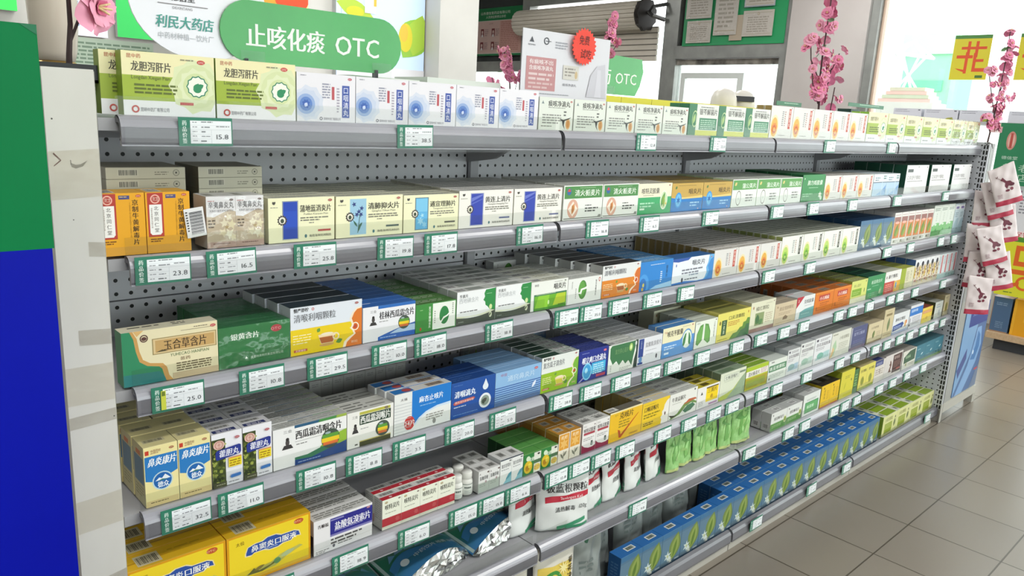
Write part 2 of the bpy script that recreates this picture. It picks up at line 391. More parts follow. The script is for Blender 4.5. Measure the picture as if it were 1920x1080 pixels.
D['qingfei'] = ('tablet_box', 'cream carton with iris flowers on light blue panel', .028, 'efedc8', 'd6d4b0', 'dcdcc8', cream('9cc6de', '清肺抑火片', 'Qingfei Yihuo Pian',
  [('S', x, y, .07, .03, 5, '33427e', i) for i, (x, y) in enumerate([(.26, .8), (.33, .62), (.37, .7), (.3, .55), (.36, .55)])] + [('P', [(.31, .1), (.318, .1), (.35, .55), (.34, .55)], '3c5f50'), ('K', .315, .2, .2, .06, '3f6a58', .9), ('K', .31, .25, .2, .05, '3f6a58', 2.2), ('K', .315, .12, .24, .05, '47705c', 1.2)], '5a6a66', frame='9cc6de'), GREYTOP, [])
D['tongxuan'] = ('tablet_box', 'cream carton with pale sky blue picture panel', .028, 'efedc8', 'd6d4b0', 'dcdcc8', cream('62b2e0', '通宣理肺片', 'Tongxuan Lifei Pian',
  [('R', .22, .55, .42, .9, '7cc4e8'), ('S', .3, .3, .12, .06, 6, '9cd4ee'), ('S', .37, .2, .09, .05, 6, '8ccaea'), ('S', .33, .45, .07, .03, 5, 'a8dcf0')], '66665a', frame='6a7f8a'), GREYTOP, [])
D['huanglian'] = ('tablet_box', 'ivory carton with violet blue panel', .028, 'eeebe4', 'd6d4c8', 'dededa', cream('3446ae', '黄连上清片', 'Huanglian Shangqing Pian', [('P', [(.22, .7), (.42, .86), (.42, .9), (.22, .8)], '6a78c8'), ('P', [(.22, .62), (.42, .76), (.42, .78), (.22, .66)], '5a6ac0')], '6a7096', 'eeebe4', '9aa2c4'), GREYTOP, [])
D['qinghuo'] = ('tablet_box', 'white carton with green title band and orange diamond', .028, 'e8eae4', 'd6d8d0', 'dadcd6',
  [('R', .02, .62, .98, .97, '4f8c4c'), ('T', .27, .93, .7, .17, '清火栀麦片', 'eef4ea', 0, .03), ('E', .13, .82, .09, .1, '3a66a0'), ('P', [(.09, .82), (.17, .82), (.15, .9), (.11, .9)], 'c8503c'), ('L', .4, .9, .93, 1, .03, 'a8c8a0'),
   ('E', .24, .32, .23, .28, 'd9a892'), ('P', [(.24, .1), (.36, .32), (.24, .54), (.12, .32)], 'f0e2d2'), ('K', .22, .16, .34, .13, 'cf8a4a', 1.3), ('K', .25, .2, .25, .08, 'b8743c', 1.75), ('L', .55, .8, .42, 1, .05, '4c4e4a'), ('L', .55, .9, .34, 2, .08, '4c4e4a'), ('R', .02, .03, .9, .06, '8a8c84'), ('P', [(.88, .03), (.98, .03), (.98, .12), (.92, .12)], '8a8c84')], GREYTOP, [])
D['ketejn'] = ('capsule_box', 'cream over emerald capsule carton with leaf in oval', .03, 'ece6cc', 'd8d2bc', 'e0dccc',
  [('R', 0, 0, 1, .55, '40a86a'), ('T', .08, .62, .68, .17, '咳特灵胶囊', '2f2c28', 0, .04), ('L', .14, .5, .62, 1, .035, '8a866e'), ('E', .77, .44, .2, .32, 'e9efe0'), ('E', .77, .44, .17, .28, 'c8dcae'), ('K', .7, .22, .5, .16, '4c9448', 1.25), ('K', .78, .2, .42, .14, '86a848', 1.7), ('S', .84, .32, .06, .03, 5, 'e6cc5a'), ('L', .06, .5, .38, 2, .1, 'a8dcba'), ('R', .06, .14, .2, .2, 'd6ecd8'), ('Q', .92, .93, 'a04a44', .03)], GREYTOP, [])
D['goldblue'] = ('tablet_box', 'gold over bright blue tablet carton', .03, '2c7cc4', 'a88c44', 'c9aa58',
  [('R', 0, .5, 1, 1, 'c6a24c'), ('P', [(0, .5), (.45, .5), (1, .55), (1, .46), (.3, .44)], 'e2c878'), ('E', .22, .4, .2, .28, '3a94d8'), ('E', .22, .4, .15, .22, '6ab8e6'), ('S', .22, .4, .14, .06, 6, '2a6ab0'), ('T', .52, .95, .62, .18, '咽炎片', '4a3818', 0, .04), ('K', .1, .8, .14, .1, '5a7a3a', .7), ('L', .2, .9, .92, 1, .03, '8a7230'), ('L', .6, .9, .32, 2, .1, '9ccdf0'), ('Q', .88, .07, 'd8a8a0', .025)], GREYTOP, [])
D['pugongying'] = ('tablet_box', 'white carton with leaf green band and grey ring', .03, 'e4e8e2', 'c8dcb8', 'd8dcd2',
  [('R', .02, .62, .98, .97, '5c9e50'), ('T', .38, .95, .68, .17, '蒲公英片', 'eef6ea', 0, .03), ('K', .08, .78, .18, .12, 'd8c878', .6), ('O', .27, .32, .27, .235, '7c7a70', 26, .62), ('S', .27, .3, .14, .02, 7, 'c4ccc4'), ('L', .55, .85, .44, 3, .1, '8a8c88')], GREYTOP, [])
D['feili'] = ('capsule_box', 'solid grass green capsule carton with white flower', .04, '2f8a48', '1f5c38', '2a7040',
  [('T', .22, .9, .62, .17, '肺力咳胶囊', 'e6f2e4', .1, .03), ('L', .3, .8, .52, 1, .04, 'a8d4b0'), ('L', .06, .5, .3, 2, .08, '8cc498'), ('S', .84, .22, .15, .07, 6, 'e8efe6'), ('S', .9, .1, .1, .05, 6, 'd4e4d2'), ('E', .84, .22, .04, .04, 'c8d08a'), ('E', .08, .85, .03, .03, 'c8e0c8')], [], [])
D['iceblue'] = ('tablet_box', 'white over icy blue carton with blue peaks', .03, 'dfe9ee', 'a8c4d8', 'd8e2e6',
  [('R', 0, 0, 1, .6, 'b0cae0'), ('R', 0, .6, 1, .64, '56697c'), ('P', [(.55, .1), (.98, .5), (.98, .1)], '6f9bce'), ('P', [(.3, .05), (.8, .3), (.98, .1), (.98, .02)], '8cb2da'), ('R', .66, 0, .69, 1, 'cddde8'), ('L', .12, .5, .85, 2, .1, '7c929c'), ('L', .74, .95, .92, 2, .1, '4a7a78')], [], [])
D['tallwhite'] = ('granule_box', 'large white carton standing upright with dark green side', .05, 'e4e3e4', '1c4a38', '2c4a40',
  [('R', .06, .75, .3, .86, '4a5250'), ('T', .06, .9, .5, .13, '口炎舒宁颗粒', '8a8684', 0, .03), ('L', .08, .9, .44, 1, .04, '77736f'), ('R', .02, .02, .98, .06, 'cfcfd2'), ('Q', .93, .92, '5a5a58', .03), ('L', .5, .6, .95, 1, .05, '6a6a6a')], [], [])

# ---- third shelf
D['yuhecao'] = ('tablet_box', 'cream and green carton with ochre curved border', .03, 'e4dab4', '2c7a52', 'ddd8be',
  [('P', [(0, 0), (0, 1), (.11, 1), (.15, .86), (.17, .62), (.2, .46), (.27, .38), (.4, .34), (.44, .26), (.46, .1), (.5, 0)], 'c99a58'), ('P', [(0, 0), (0, 1), (.08, 1), (.115, .86), (.135, .62), (.165, .43), (.24, .335), (.36, .29), (.39, .24), (.41, .1), (.43, 0)], '31875e'), ('P', [(0, 0), (0, .22), (.36, .2), (.41, .1), (.43, 0)], '2f7a78'),
   ('P', [(.22, 1), (.115, 1), (.15, .9)], 'd9b070'), ('O', .22, .85, .07, .05, '5a3a34'), ('E', .22, .845, .045, .035, '5a3a34'), ('R', .3, .52, .985, .82, '9a8858'), ('R', .31, .535, .975, .805, 'd8c090'), ('R', .33, .56, .96, .78, 'c4a066'), ('P', [(.33, .56), (.4, .6), (.46, .56)], '5c5236'),
   ('T', .41, .88, .59, .17, '玉合草含片', '463622', 0, .03), ('T', .48, .9, .44, .07, 'YUHECAO HANPIAN', '5a7a50'), ('T', .58, .75, .345, .06, '苗药', '7a5a40'), ('L', .54, .93, .3, 5, .045, '6a5c40'), ('R', .6, .9, .95, .905, '5a4a3c'), ('L', .74, .95, .95, 1, .025, '6a5c50'), ('Q', .95, .92, 'bd3f3c', .035), ('R', .5, 0, 1, .12, 'c8b490')],
  [('L', .1, .45, .75, 1, .3, '4a463c'), ('L', .55, .7, .8, 2, .25, '5a564c')], [])
D['yinhuang'] = ('tablet_box', 'deep green carton wrapped in crinkled clear film', .028, '2b7a42', '1f5c33', '2f7846',
  [('T', .16, .56, .68, .14, '银黄含片', 'eaf4e8', 0, .04), ('E', .8, .82, .14, .09, 'b8404a'), ('T', .72, .88, .785, .075, 'OTC', 'e0b0ac'), ('S', .37, .19, .04, .02, 3, 'd8ead8', .5), ('T', .43, .9, .16, .06, '成都地奥制药集团有限公司', 'c2dcc6')], [], [])
def throat(low, head, txt, small, cupc='b0602c'):
    return [('R', 0, 0, 1, .54, low), ('P', [(.72, 0), (.74, .12), (.8, .2), (.88, .26), (.86, .34), (.82, .4), (.86, .44), (.84, .52), (.82, .6), (.86, .74), (.92, .82), (1, .84), (1, 0)], 'f0e0c8'), ('P', [(.76, 0), (.78, .1), (.84, .18), (.91, .26), (.885, .34), (.855, .4), (.885, .44), (.87, .52), (.85, .6), (.885, .72), (.93, .79), (1, .81), (1, 0)], head),
            ('O', .9, .42, .09, .07, 'f2ece0'), ('E', .9, .42, .045, .045, 'b84a34'), ('P', [(.37, .36), (.62, .36), (.585, .16), (.41, .16)], 'e8d0a8'), ('P', [(.385, .3), (.605, .3), (.575, .17), (.415, .17)], cupc), ('E', .495, .36, .14, .03, 'e9dcc0'), ('O', .62, .28, .08, .05, 'e8d8b0'), ('E', .49, .13, .17, .03, 'caa05c'), ('K', .62, .14, .16, .1, '5a8a3a', .3), ('K', .36, .42, .1, .08, '6a9a3e', 1.0),
            ('T', .04, .24, .9, .075, small, '2c2a2a', 0, .06), ('O', .3, .93, .03, .015, 'c87a7a'), ('T', .04, .62, .7, .15, txt, '77797e', 0, .02), ('L', .03, .28, .42, 4, .055, 'f4ecc0', .3), ('R', .04, .07, .22, .12, 'c05c3c'), ('T', .06, .2, .075, .04, '无蔗糖型', 'f2e4d0'), ('Q', .92, .93, 'a04844', .03), ('T', .84, .96, .07, .05, '颗粒', 'eccaa8')]
D['throat_yellow'] = ('granule_box', 'white over yellow granule carton with tea cup', .04, 'dde2ea', 'd4d8de', '26343c', throat('e6c81e', 'd9772a', '清喉利咽颗粒', '慢严舒柠'), [], [('R', .2, .1, .24, .9, 'b8bcc0')])
D['throat_orange'] = ('granule_box', 'white over orange granule carton with tea cup', .04, 'e2e4e4', 'b8bab8', '3a3836', throat('dd8428', 'd4702c', '清喉利咽颗粒', '慢严舒柠'), [], [])
D['throat_lime'] = ('tablet_box', 'white over lime carton with green head profile', .024, 'e2e6e2', 'b4b8b6', '2c4638', throat('93b92a', '78b03c', '复方瓜子清含片', '慢严舒柠', 'd8cc48'), [('R', .5, .1, .98, .9, 'aab4ac'), ('B', .6, .2, .9, .8)], [('L', .3, .7, .3, 4, .06, '7a7e7c')])
D['guilin'] = ('tablet_box', 'white carton with blue top edge and striped ball', .024, 'e8e8ec', 'b8c4d8', '2f66b4',
  [('R', .28, .91, 1, 1, '2d6ab8'), ('T', .3, .98, .62, .2, '桂林西瓜霜含片', '26242a', 0, .05), ('T', .13, .25, .82, .07, '三金', '6a6a6a'), ('E', .19, .62, .05, .08, '4a4644'), ('E', .19, .69, .04, .04, '2a2828'), ('P', [(.12, .46), (.15, .55), (.23, .55), (.26, .46)], '3a3838'), ('L', .3, .52, .55, 1, .05, '9a9a9a'),
   ('P', wave(.28, .1, 1, .38, .02), '2f62b2'), ('P', wave(.5, .14, 1, .32, .06, base=.14), 'aec8e4')] + ball(.78, .42, .2) + [('L', .32, .75, .08, 1, .045, 'a8c4e8')], [], [])
D['caoshanhu'] = ('tablet_box', 'leaf green carton with disc on white end', .03, '3f8a3e', '2f6a34', '4d7a3c',
  [('R', .41, .03, .98, .97, 'e8ebe4'), ('V', .34, .9, .115, '复方草珊瑚含片', 'e8f2e2', .98, .9, .03), ('O', .69, .5, .33, .29, 'c8dcc0', 24, .62), ('E', .7, .5, .21, .33, '2f7f44'), ('P', [(.5, .42), (.62, .3), (.68, .44), (.84, .52), (.84, .64), (.98, .66), (.82, .56), (.8, .46), (.68, .36), (.62, .22)], 'eef2ea'), ('L', .45, .48, .7, 6, .08, '8a9a86'), ('L', .9, .93, .9, 6, .07, '7a8a76'), ('E', .12, .12, .04, .06, 'b8503c'), ('L', .1, .2, .8, 1, .04, '9cc48c')], [('L', .1, .8, .8, 2, .3, 'd8e0cc', .25)], [])
D['huasu'] = ('tablet_box', 'white carton with green face profile and dark base', .03, 'ebedee', 'c4c6c4', 'cfd2cc',
  [('P', wave(0, .22, 1, .3, -.08, base=0), '4a5248'), ('P', wave(0, .27, 1, .36, -.08, base=.2), 'dfe2c8'), ('P', wave(0, .22, 1, .3, -.08, base=0), '464e44'), ('P', [(1, .3), (1, .99), (.74, .97), (.7, .86), (.72, .76), (.68, .66), (.73, .6), (.74, .5), (.8, .44), (.86, .34)], '2f8a46'), ('T', .06, .28, .82, .09, '华素片', '2c2c2c', 0, .05), ('T', .05, .56, .66, .14, '西地碘含片', 'b4b8ba', 0, .01), ('L', .08, .64, .4, 1, .06, '6a6c6a'), ('E', .88, .42, .06, .08, 'cfe0a0'), ('E', .88, .18, .06, .09, 'd8dcc0'), ('K', .84, .13, .14, .06, '5a6a4a', .9), ('L', .76, .95, .85, 1, .03, 'a4d0ac'), ('L', .05, .25, .1, 1, .05, '8a9088')], [('R', .35, .2, .75, .8, '9aa09a'), ('B', .05, .15, .3, .85)], [])
D['yanyan'] = ('tablet_box', 'white carton with glowing green picture panel', .03, 'e8eae4', 'c8cac4', 'd6d8c8',
  [('R', .08, 0, .98, .56, '3f7a54'), ('R', .1, 0, .97, .5, '6cb030'), ('P', [(.12, .1), (.45, .05), (.5, .5), (.2, .5)], '8cc838'), ('P', [(.6, .1), (.95, .15), (.95, .5), (.7, .5)], 'b8cc34'), ('E', .48, .24, .04, .08, 'd8f0b0'), ('R', .1, 0, .97, .08, '4a8a34'), ('T', .6, .95, .68, .19, '咽炎片', '2e302c', 0, .04), ('T', .08, .2, .84, .08, '神奇', '4a4c48'), ('L', .62, .9, .93, 1, .03, '8a8c84'), ('L', .75, .95, .12, 1, .05, '3a4a30'), ('Q', .92, .93, '5c6a52', .03), ('L', .14, .95, .55, 1, .03, 'c8d8b8')], [('B', .1, .2, .35, .8), ('L', .45, .9, .8, 2, .3, 'a8a894')], [('R', 0, .3, .1, 1, 'a0a85a')])
D['liuwei'] = ('tablet_box', 'white carton with green disc split by white bolt', .03, 'e6e8e4', 'c8cac8', 'd4d6d0',
  [('E', .43, .52, .24, .38, '4c8a3c'), ('E', .41, .56, .18, .3, '62a048'), ('P', [(.28, .4), (.4, .34), (.42, .5), (.56, .54), (.58, .66), (.5, .6), (.38, .56), (.36, .44)], 'eef0ea'), ('V', .12, .9, .06, '清开灵含片', '5a5c58', 1.0), ('V', .83, .86, .11, '复方青榄含片', '3e3c3a', 1.0, .8, .04), ('O', .93, .84, .09, .05, 'c8645c', 16, .7), ('L', .22, .25, .6, 6, .07, '8a8c88')], [('L', .1, .9, .8, 2, .35, '9aa49a', .25)], [])
D['bluecircle'] = ('tablet_box', 'bright blue carton with pale round corner emblem', .03, '2f84d0', '3a78b4', '5c9cd0',
  [('E', .12, .18, .3, .4, '4a9ade'), ('E', .1, .16, .2, .28, '2f74c0'), ('E', .12, .2, .05, .07, 'd8cc5a'), ('E', .1, .06, .06, .06, 'c8a84a'), ('L', .3, .85, .88, 1, .04, 'd8e8f4'), ('V', .82, .8, .15, '银黄片', '2a4a6a', 1.0, .8, .03), ('L', .62, .68, .6, 6, .07, 'cfe2f2'), ('L', .45, .95, .08, 1, .07, 'e8eef4'), ('P', [(.3, 0), (1, 0), (1, .2), (.5, .12)], '9cc8e8')], [('L', .1, .8, .8, 2, .35, 'cfe0ec', .3)], [])
D['bluewave'] = ('tablet_box', 'wide white carton with blue waves at both ends', .05, 'e6ebf2', 'c8d4e4', '3a70b0',
  [('P', [(0, 1), (.42, 1), (.36, .9), (.12, .86), (0, .9)], '2b56a8'), ('E', .08, .74, .03, .06, '3a5aa8'), ('P', [(1, 0), (.74, 0), (.8, .1), (.84, .3), (.82, .5), (.86, .7), (.88, 1), (1, 1)], '6aaee0'), ('P', [(1, 0), (.78, 0), (.86, .14), (.9, .34), (.86, .55), (.92, .8), (1, .9)], '3f8ad0'), ('P', [(0, 0), (1, 0), (1, .06), (.6, .03), (.3, .09), (0, .06)], '3b78c2'), ('T', .45, .78, .68, .2, '咽炎片', '2f3440', 0, .04), ('L', .22, .75, .55, 2, .12, '7a7e8a'), ('L', .4, .75, .33, 1, .1, '8a9ab0'), ('E', .24, .14, .06, .1, '3a3a44'), ('L', .3, .66, .17, 1, .08, '5a5e6a'), ('Q', .93, .9, 'b8504c', .03)], [], [])
def luffa(dx=0.0):
    return [('R', 0, .08, 1, .86, '54738c'), ('R', .02, .1, .98, .8, '5f7d92'), ('K', .56, .12, .8, .5, '6f8446', 1.3), ('K', .58, .14, .72, .32, '8a9c50', 1.3), ('K', .6, .2, .52, .12, '5d7a30', 1.3), ('S', .34, .3, .16, .07, 6, 'cdd8d4'), ('S', .44, .2, .11, .05, 6, 'd8e0da', .5), ('S', .5, .12, .09, .04, 6, 'e4e6da'), ('E', .34, .3, .04, .04, 'b8c08a'), ('R', .72, .1, .95, .14, 'c0d0da'), ('R', 0, 0, 1, .08, '3c5a78')]
D['luffa'] = ('granule_box', 'blue film wrapped carton printed with green gourd', .044, '3f6f96', '24568c', '2a66a6', luffa(), [('R', .45, .3, .85, .72, 'd8dcd8'), ('B', .49, .36, .81, .66, '3a3f3c', '8a948c', 16)], [('L', .2, .8, .8, 8, .08, '4a74a4')])
D['luffa_big'] = ('granule_box', 'tall blue carton with green gourd', .05, '3f6f96', '1d4468', '2a4f7a', luffa(), [], [])
D['aloe'] = ('toothpaste_box', 'slim upright white carton with orange aloe picture', .04, 'e6e2dc', 'd8d4d0', 'e2dedc',
  [('R', .05, .62, .95, .86, '9a6a62'), ('R', .05, .18, .95, .7, 'cf8248'), ('E', .5, .68, .16, .04, 'e6b0a0'), ('K', .25, .2, .5, .2, '6f8a34', 1.1), ('K', .4, .2, .4, .14, '8aa040', .9), ('E', .3, .24, .04, .03, 'c8502c'), ('L', .1, .9, .93, 1, .03, 'a87a80'), ('E', .35, .09, .07, .04, '6a6a48'), ('L', .2, .9, .12, 2, .05, '7a7a60')], [], [])
D['mint'] = ('toothpaste_box', 'slim upright white carton with green lower half', .04, 'dde4da', 'd2dad0', 'dde0da',
  [('R', 0, 0, 1, .34, '5aa45c'), ('P', wave(0, .3, 1, .42, .06, base=.2), '7cbc78'), ('E', .5, .38, .1, .03, 'd4ecd0'), ('S', .6, .2, .08, .04, 5, '3f8a44'), ('L', .15, .9, .9, 2, .05, '7a8a7c'), ('V', .5, .75, .06, '草本牙膏', '7a9a7c', 1.1), ('R', 0, 0, 1, .03, 'd8e4d4')], [], [])
D['paleblue'] = ('toothpaste_box', 'slim upright pale blue carton beside the end panel', .04, 'c4d4da', 'b8c8ce', 'd0d8da', [('R', 0, .8, 1, .95, 'e0e2e4'), ('R', .2, .82, .8, .9, '7a6aa0'), ('P', wave(0, .2, 1, .5, .1), 'a4bec8'), ('L', .2, .8, .7, 3, .06, '8aa0aa')], [], [])
# ---- fourth shelf
_rs = random.Random(5)
def herb(x0, x1, y0, y1, W2H, n=70):
    o = [('R', x0, y0, x1, y1, '3f4a24')]
    for i in range(n):
        o.append(('K', _rs.uniform(x0 + .01, x1 - .1), _rs.uniform(y0 + .02, y1 - .08), _rs.uniform(.05, .1), _rs.uniform(.04, .07), _rs.choice(['5d6a2c', '78843a', '96a04a', '4a5a28', '2e3a1c', 'aab45a', '687a30']), _rs.uniform(0, 3)))
    return o
D['biyankang'] = ('tablet_box', 'narrow cream and blue carton with round mountain emblem', .052, 'ece0a2', 'b4ac84', 'dcd29a',
  [('P', [(.02, .44), (.3, .4), (.7, .47), (.98, .53), (.98, .84), (.02, .84)], '2a7abf'), ('E', .52, .4, .155, .155, 'b8d4dc'), ('E', .52, .4, .135, .135, '1f63ac'), ('P', [(.3, .41), (.42, .46), (.5, .44), (.6, .5), (.68, .46), (.76, .42)], 'e6eef2'), ('P', [(.36, .4), (.5, .43), (.7, .41)], '3f7a6a'), ('T', .36, .7, .3, .09, '德众', 'eaf2f6', 0, .05),
   ('T', .08, .94, .68, .125, '鼻炎康片', 'f4f8fa', .18, .05), ('R', .04, .87, .15, .94, 'c8402c'), ('T', .2, .5, .9, .045, '中国药材', '8a4a34'), ('L', .2, .5, .89, 1, .02, '9a6a4a'), ('Q', .82, .92, 'a86a34', .026), ('R', .02, 0, .98, .1, 'd9c48c'), ('L', .14, .88, .07, 1, .025, '5a4a2c')],
  [('B', .1, .3, .75, .55, '4a4838', 'c8c09a'), ], [('R', .1, .35, .9, .8, '5a7488'), ('R', .3, .82, .7, .9, 'b86a40'), ('L', .15, .85, .3, 4, .05, '8a845c')])
D['huodan'] = ('pill_box', 'narrow white carton with leaf photo and navy title', .05, 'e9e9ee', 'cfcfd2', 'd6d6d8',
  herb(0, .44, 0, .9, .55) + [('R', 0, 0, .44, .1, '54563e'), ('E', .22, .8, .1, .085, 'd8b4a8'), ('O', .22, .8, .07, .06, 'b06a5c'), ('R', .18, .8, .26, .81, 'b06a5c'), ('R', .215, .74, .225, .86, 'b06a5c'), ('P', [(.1, .56), (.14, .52), (.9, .56), (.94, .6), (.94, .72), (.88, .74), (.14, .7), (.1, .66)], '26368a'), ('T', .2, .86, .575, .12, '藿胆丸', 'e9eaf2', .1, .04),
   ('R', .52, .34, .95, .5, 'e8d42c'), ('L', .55, .92, .47, 3, .045, 'a07a1c'), ('R', .52, .5, .95, .525, 'd8945c'), ('P', [(.56, .16), (.6, .13), (.9, .14), (.93, .17), (.9, .2), (.6, .19)], '3a78c4'), ('Q', .82, .88, 'a84450', .03), ('L', .5, .92, .07, 1, .03, '8a8a90'), ('L', .1, .4, .06, 1, .02, 'c8c8a8')],
  [('R', .1, .08, .85, .3, '2a3468'), ('T', .2, .75, .1, .16, '藿胆丸', 'd8d8e4'), ('B', .12, .42, .78, .62, '4a4a48', 'bcbcb8'), ('L', .1, .8, .85, 1, .1, '9a9a98')], [])
D['xiguashuang'] = ('tablet_box', 'wide white carton with large striped ball and wave', .024, 'ebebea', 'c8c8c6', 'bfc0bc',
  [('P', [(.28, .93), (1, .93), (1, 1), (.28, 1)], '2c5a7c'), ('P', [(.6, .93), (1, .93), (1, 1), (.62, 1)], '4a8a4a'), ('P', [(.85, .93), (1, .93), (1, 1), (.86, 1)], '9ab04c'), ('T', .285, .93, .66, .2, '西瓜霜清咽含片', '262626', 0, .06), ('T', .13, .25, .86, .07, '三金', '707070'), ('E', .185, .62, .05, .09, '4c4846'), ('E', .185, .7, .042, .042, '2a2828'), ('P', [(.11, .46), (.14, .56), (.23, .56), (.26, .46)], '3a3838'), ('R', .285, .585, .98, .592, '5a5a58'), ('L', .3, .48, .53, 1, .05, '8a8a88'),
   ('P', [(.28, 0), (.28, .2), (.45, .2), (.62, .28), (.8, .5), (1, .56), (1, 0)], '3a7a5a'), ('P', [(.28, 0), (.28, .14), (.5, .1), (.75, .2), (1, .32), (1, 0)], '2c4a86'), ('P', [(.62, .3), (.8, .52), (1, .6), (1, .3), (.9, .26)], '93b83c')] + ball(.77, .45, .25) + [('L', .32, .75, .07, 1, .04, '98acd0')],
  [('L', .06, .5, .9, 3, .28, '85867f', .3), ('L', .55, .95, .8, 2, .35, '92938c', .3)], [])
D['runhou'] = ('tablet_box', 'white carton with black green title block', .05, 'eae9e4', 'c8c7c0', 'cfcfc8',
  [('P', [(.26, .88), (.93, .88), (.93, .96), (.26, .96)], 'b8b44c'), ('R', .26, .6, .94, .87, '1f3a26'), ('T', .27, .93, .645, .2, '西瓜霜润喉片', 'e8e8e4', 0, .05), ('T', .1, .22, .82, .07, '三金', '707070'), ('E', .17, .54, .05, .07, '4c4846'), ('E', .17, .62, .04, .04, '2a2828'), ('P', [(.1, .4), (.13, .5), (.21, .5), (.24, .4)], '3a3838'), ('L', .28, .5, .5, 1, .04, '9a9a98'), ('R', .26, 0, .94, .13, '4a4a30'), ('R', .26, .13, .94, .16, 'c0b46a'), ('R', .16, .06, .22, .1, '5a5a50'), ('Q', .84, .92, '5a4a30', .04)] + ball(.76, .36, .22),
  [('L', .06, .5, .8, 3, .25, '6f7069', .35), ('L', .55, .95, .6, 2, .3, '92938c', .3)], [])
D['maxing'] = ('tablet_box', 'white carton with blue arc and red badge', .026, 'e4e6e4', 'd4d6d8', 'd6d6d2',
  [('P', [(.3, 1), (1, 1), (1, .5), (.75, .5), (.55, .42), (.42, .3), (.34, .17), (.3, .2)], '1f78ca'), ('P', [(.34, .17), (.42, .3), (.55, .42), (.75, .5), (1, .52), (1, .46), (.75, .45), (.55, .37), (.43, .25), (.36, .13)], 'c8dcec'), ('T', .42, .86, .68, .14, '麻杏止咳片', 'eef4f8', 0, .04), ('L', .44, .8, .6, 1, .04, '8cb8e0'), ('E', .26, .23, .15, .17, 'c23a34'), ('T', .17, .36, .17, .13, '24片', 'f4e8e4', 0, .04), ('L', .55, .88, .33, 3, .06, '9a9a94'), ('E', .7, .12, .05, .07, '8a8c88'), ('T', .1, .24, .82, .06, '太福', '4a4a48')] + [('R', 0, .06 + i * .075, .29, .07 + i * .075, 'b8bcc0') for i in range(10)],
  [('R', .02, .1, .35, .9, '2f78be'), ('E', .26, .5, .4, .3, 'b8504c'), ('B', .6, .2, .9, .8, '5a4438', 'b0a496')], [])
D['qingyan'] = ('pill_box', 'navy blue carton with white drop over round picture', .03, '1f4f9c', '173c7c', '1c4486',
  [('T', .06, .54, .58, .17, '清咽滴丸', 'e9f0f6', .1, .05), ('P', [(.04, .42), (.08, .37), (.5, .42), (.54, .46), (.5, .5), (.08, .47)], 'b8544a'), ('T', .08, .5, .41, .06, '疏风清热解毒利咽', 'f0d8d0', .1), ('L', .06, .36, .32, 1, .05, 'c0d0e4'), ('E', .77, .3, .215, .215, 'e0e6ea'), ('E', .77, .3, .15, .15, '8a988c'), ('K', .7, .26, .2, .12, '4a4a44', .5), ('K', .75, .2, .16, .1, '3c4a3c', 2), ('E', .77, .71, .1, .1, 'dfe7ee'), ('P', [(.72, .77), (.77, .93), (.82, .77)], 'dfe7ee'), ('L', .05, .65, .1, 1, .04, '6a90c8'), ('L', .05, .25, .92, 1, .03, '5a80bc')], [('L', .1, .6, .7, 2, .3, '5474a8', .25)], [])
D['tongqiao'] = ('tablet_box', 'light blue carton with navy stripes over lower half', .026, '8cb6de', '6a94c4', '7ea8d2',
  [('R', 0, i * .065, 1, .025 + i * .065, '2b4f9c') for i in range(9)] + [('R', 0, 0, 1, .12, '54709c'), ('T', .25, .86, .68, .16, '通窍鼻炎片', 'c4dcf0', 0, .03), ('T', .1, .26, .86, .08, '中亚', 'b06a8c'), ('Q', .88, .88, 'c25a68', .05), ('K', .8, .3, .26, .1, 'e2e8f4', .9), ('L', .3, .8, .6, 1, .03, 'a8c8e6')], [('R', 0, .3, 1, .4, 'a4c4e4')], [])
D['yanli'] = ('pill_box', 'deep indigo carton with cyan lens and panel', .03, '20308a', '1b2a70', '232f74',
  [('T', .1, .92, .58, .2, '咽立爽口含滴丸', 'eef0f8', .15, .05), ('R', .45, .18, .93, .54, '45b0dc'), ('L', .5, .88, .48, 5, .07, 'bfe2f2'), ('E', .3, .3, .22, .28, '8cd0ec'), ('E', .3, .3, .18, .23, '3f9cd4'), ('E', .27, .34, .07, .09, 'a4dcf2'), ('P', [(.02, 0), (.18, .14), (.2, .1), (.08, 0)], 'a8a8d4'), ('R', .62, .04, .94, .13, 'b0485c'), ('Q', .88, .88, 'c8506a', .05), ('L', .1, .4, .92, 1, .04, '8a94cc')], [('L', .1, .9, .8, 3, .3, '6a74ac', .2)], [])
D['greenglow'] = ('tablet_box', 'white framed carton with dark green glowing picture', .026, 'e8ebe4', 'b8bab6', 'cbcdc8',
  [('P', [(.05, .9), (.1, .98), (.95, .98), (.82, .1), (.7, .32), (.6, .22), (.5, .38), (.38, .22), (.28, .4), (.16, .3), (.06, .55)], '3d744a'), ('P', [(.88, 0), (1, 0), (1, 1), (.92, 1), (.95, .6), (.9, .3)], '2c4038'), ('E', .76, .78, .1, .14, 'a4c86a'), ('E', .76, .78, .05, .08, 'e0ecb8'), ('T', .22, .68, .66, .16, '复方穿心莲片', '7aa06c'), ('V', .1, .3, .08, '大青片', '4c504a', 1.05), ('L', .4, .8, .12, 2, .06, 'b0b4aa'), ('E', .93, .88, .05, .08, 'd8dcd4')], [('R', .02, .1, .1, .9, '2a2c2a'), ('B', .12, .2, .3, .8), ('L', .4, .95, .8, 2, .4, '9a9c98', .25)], [])
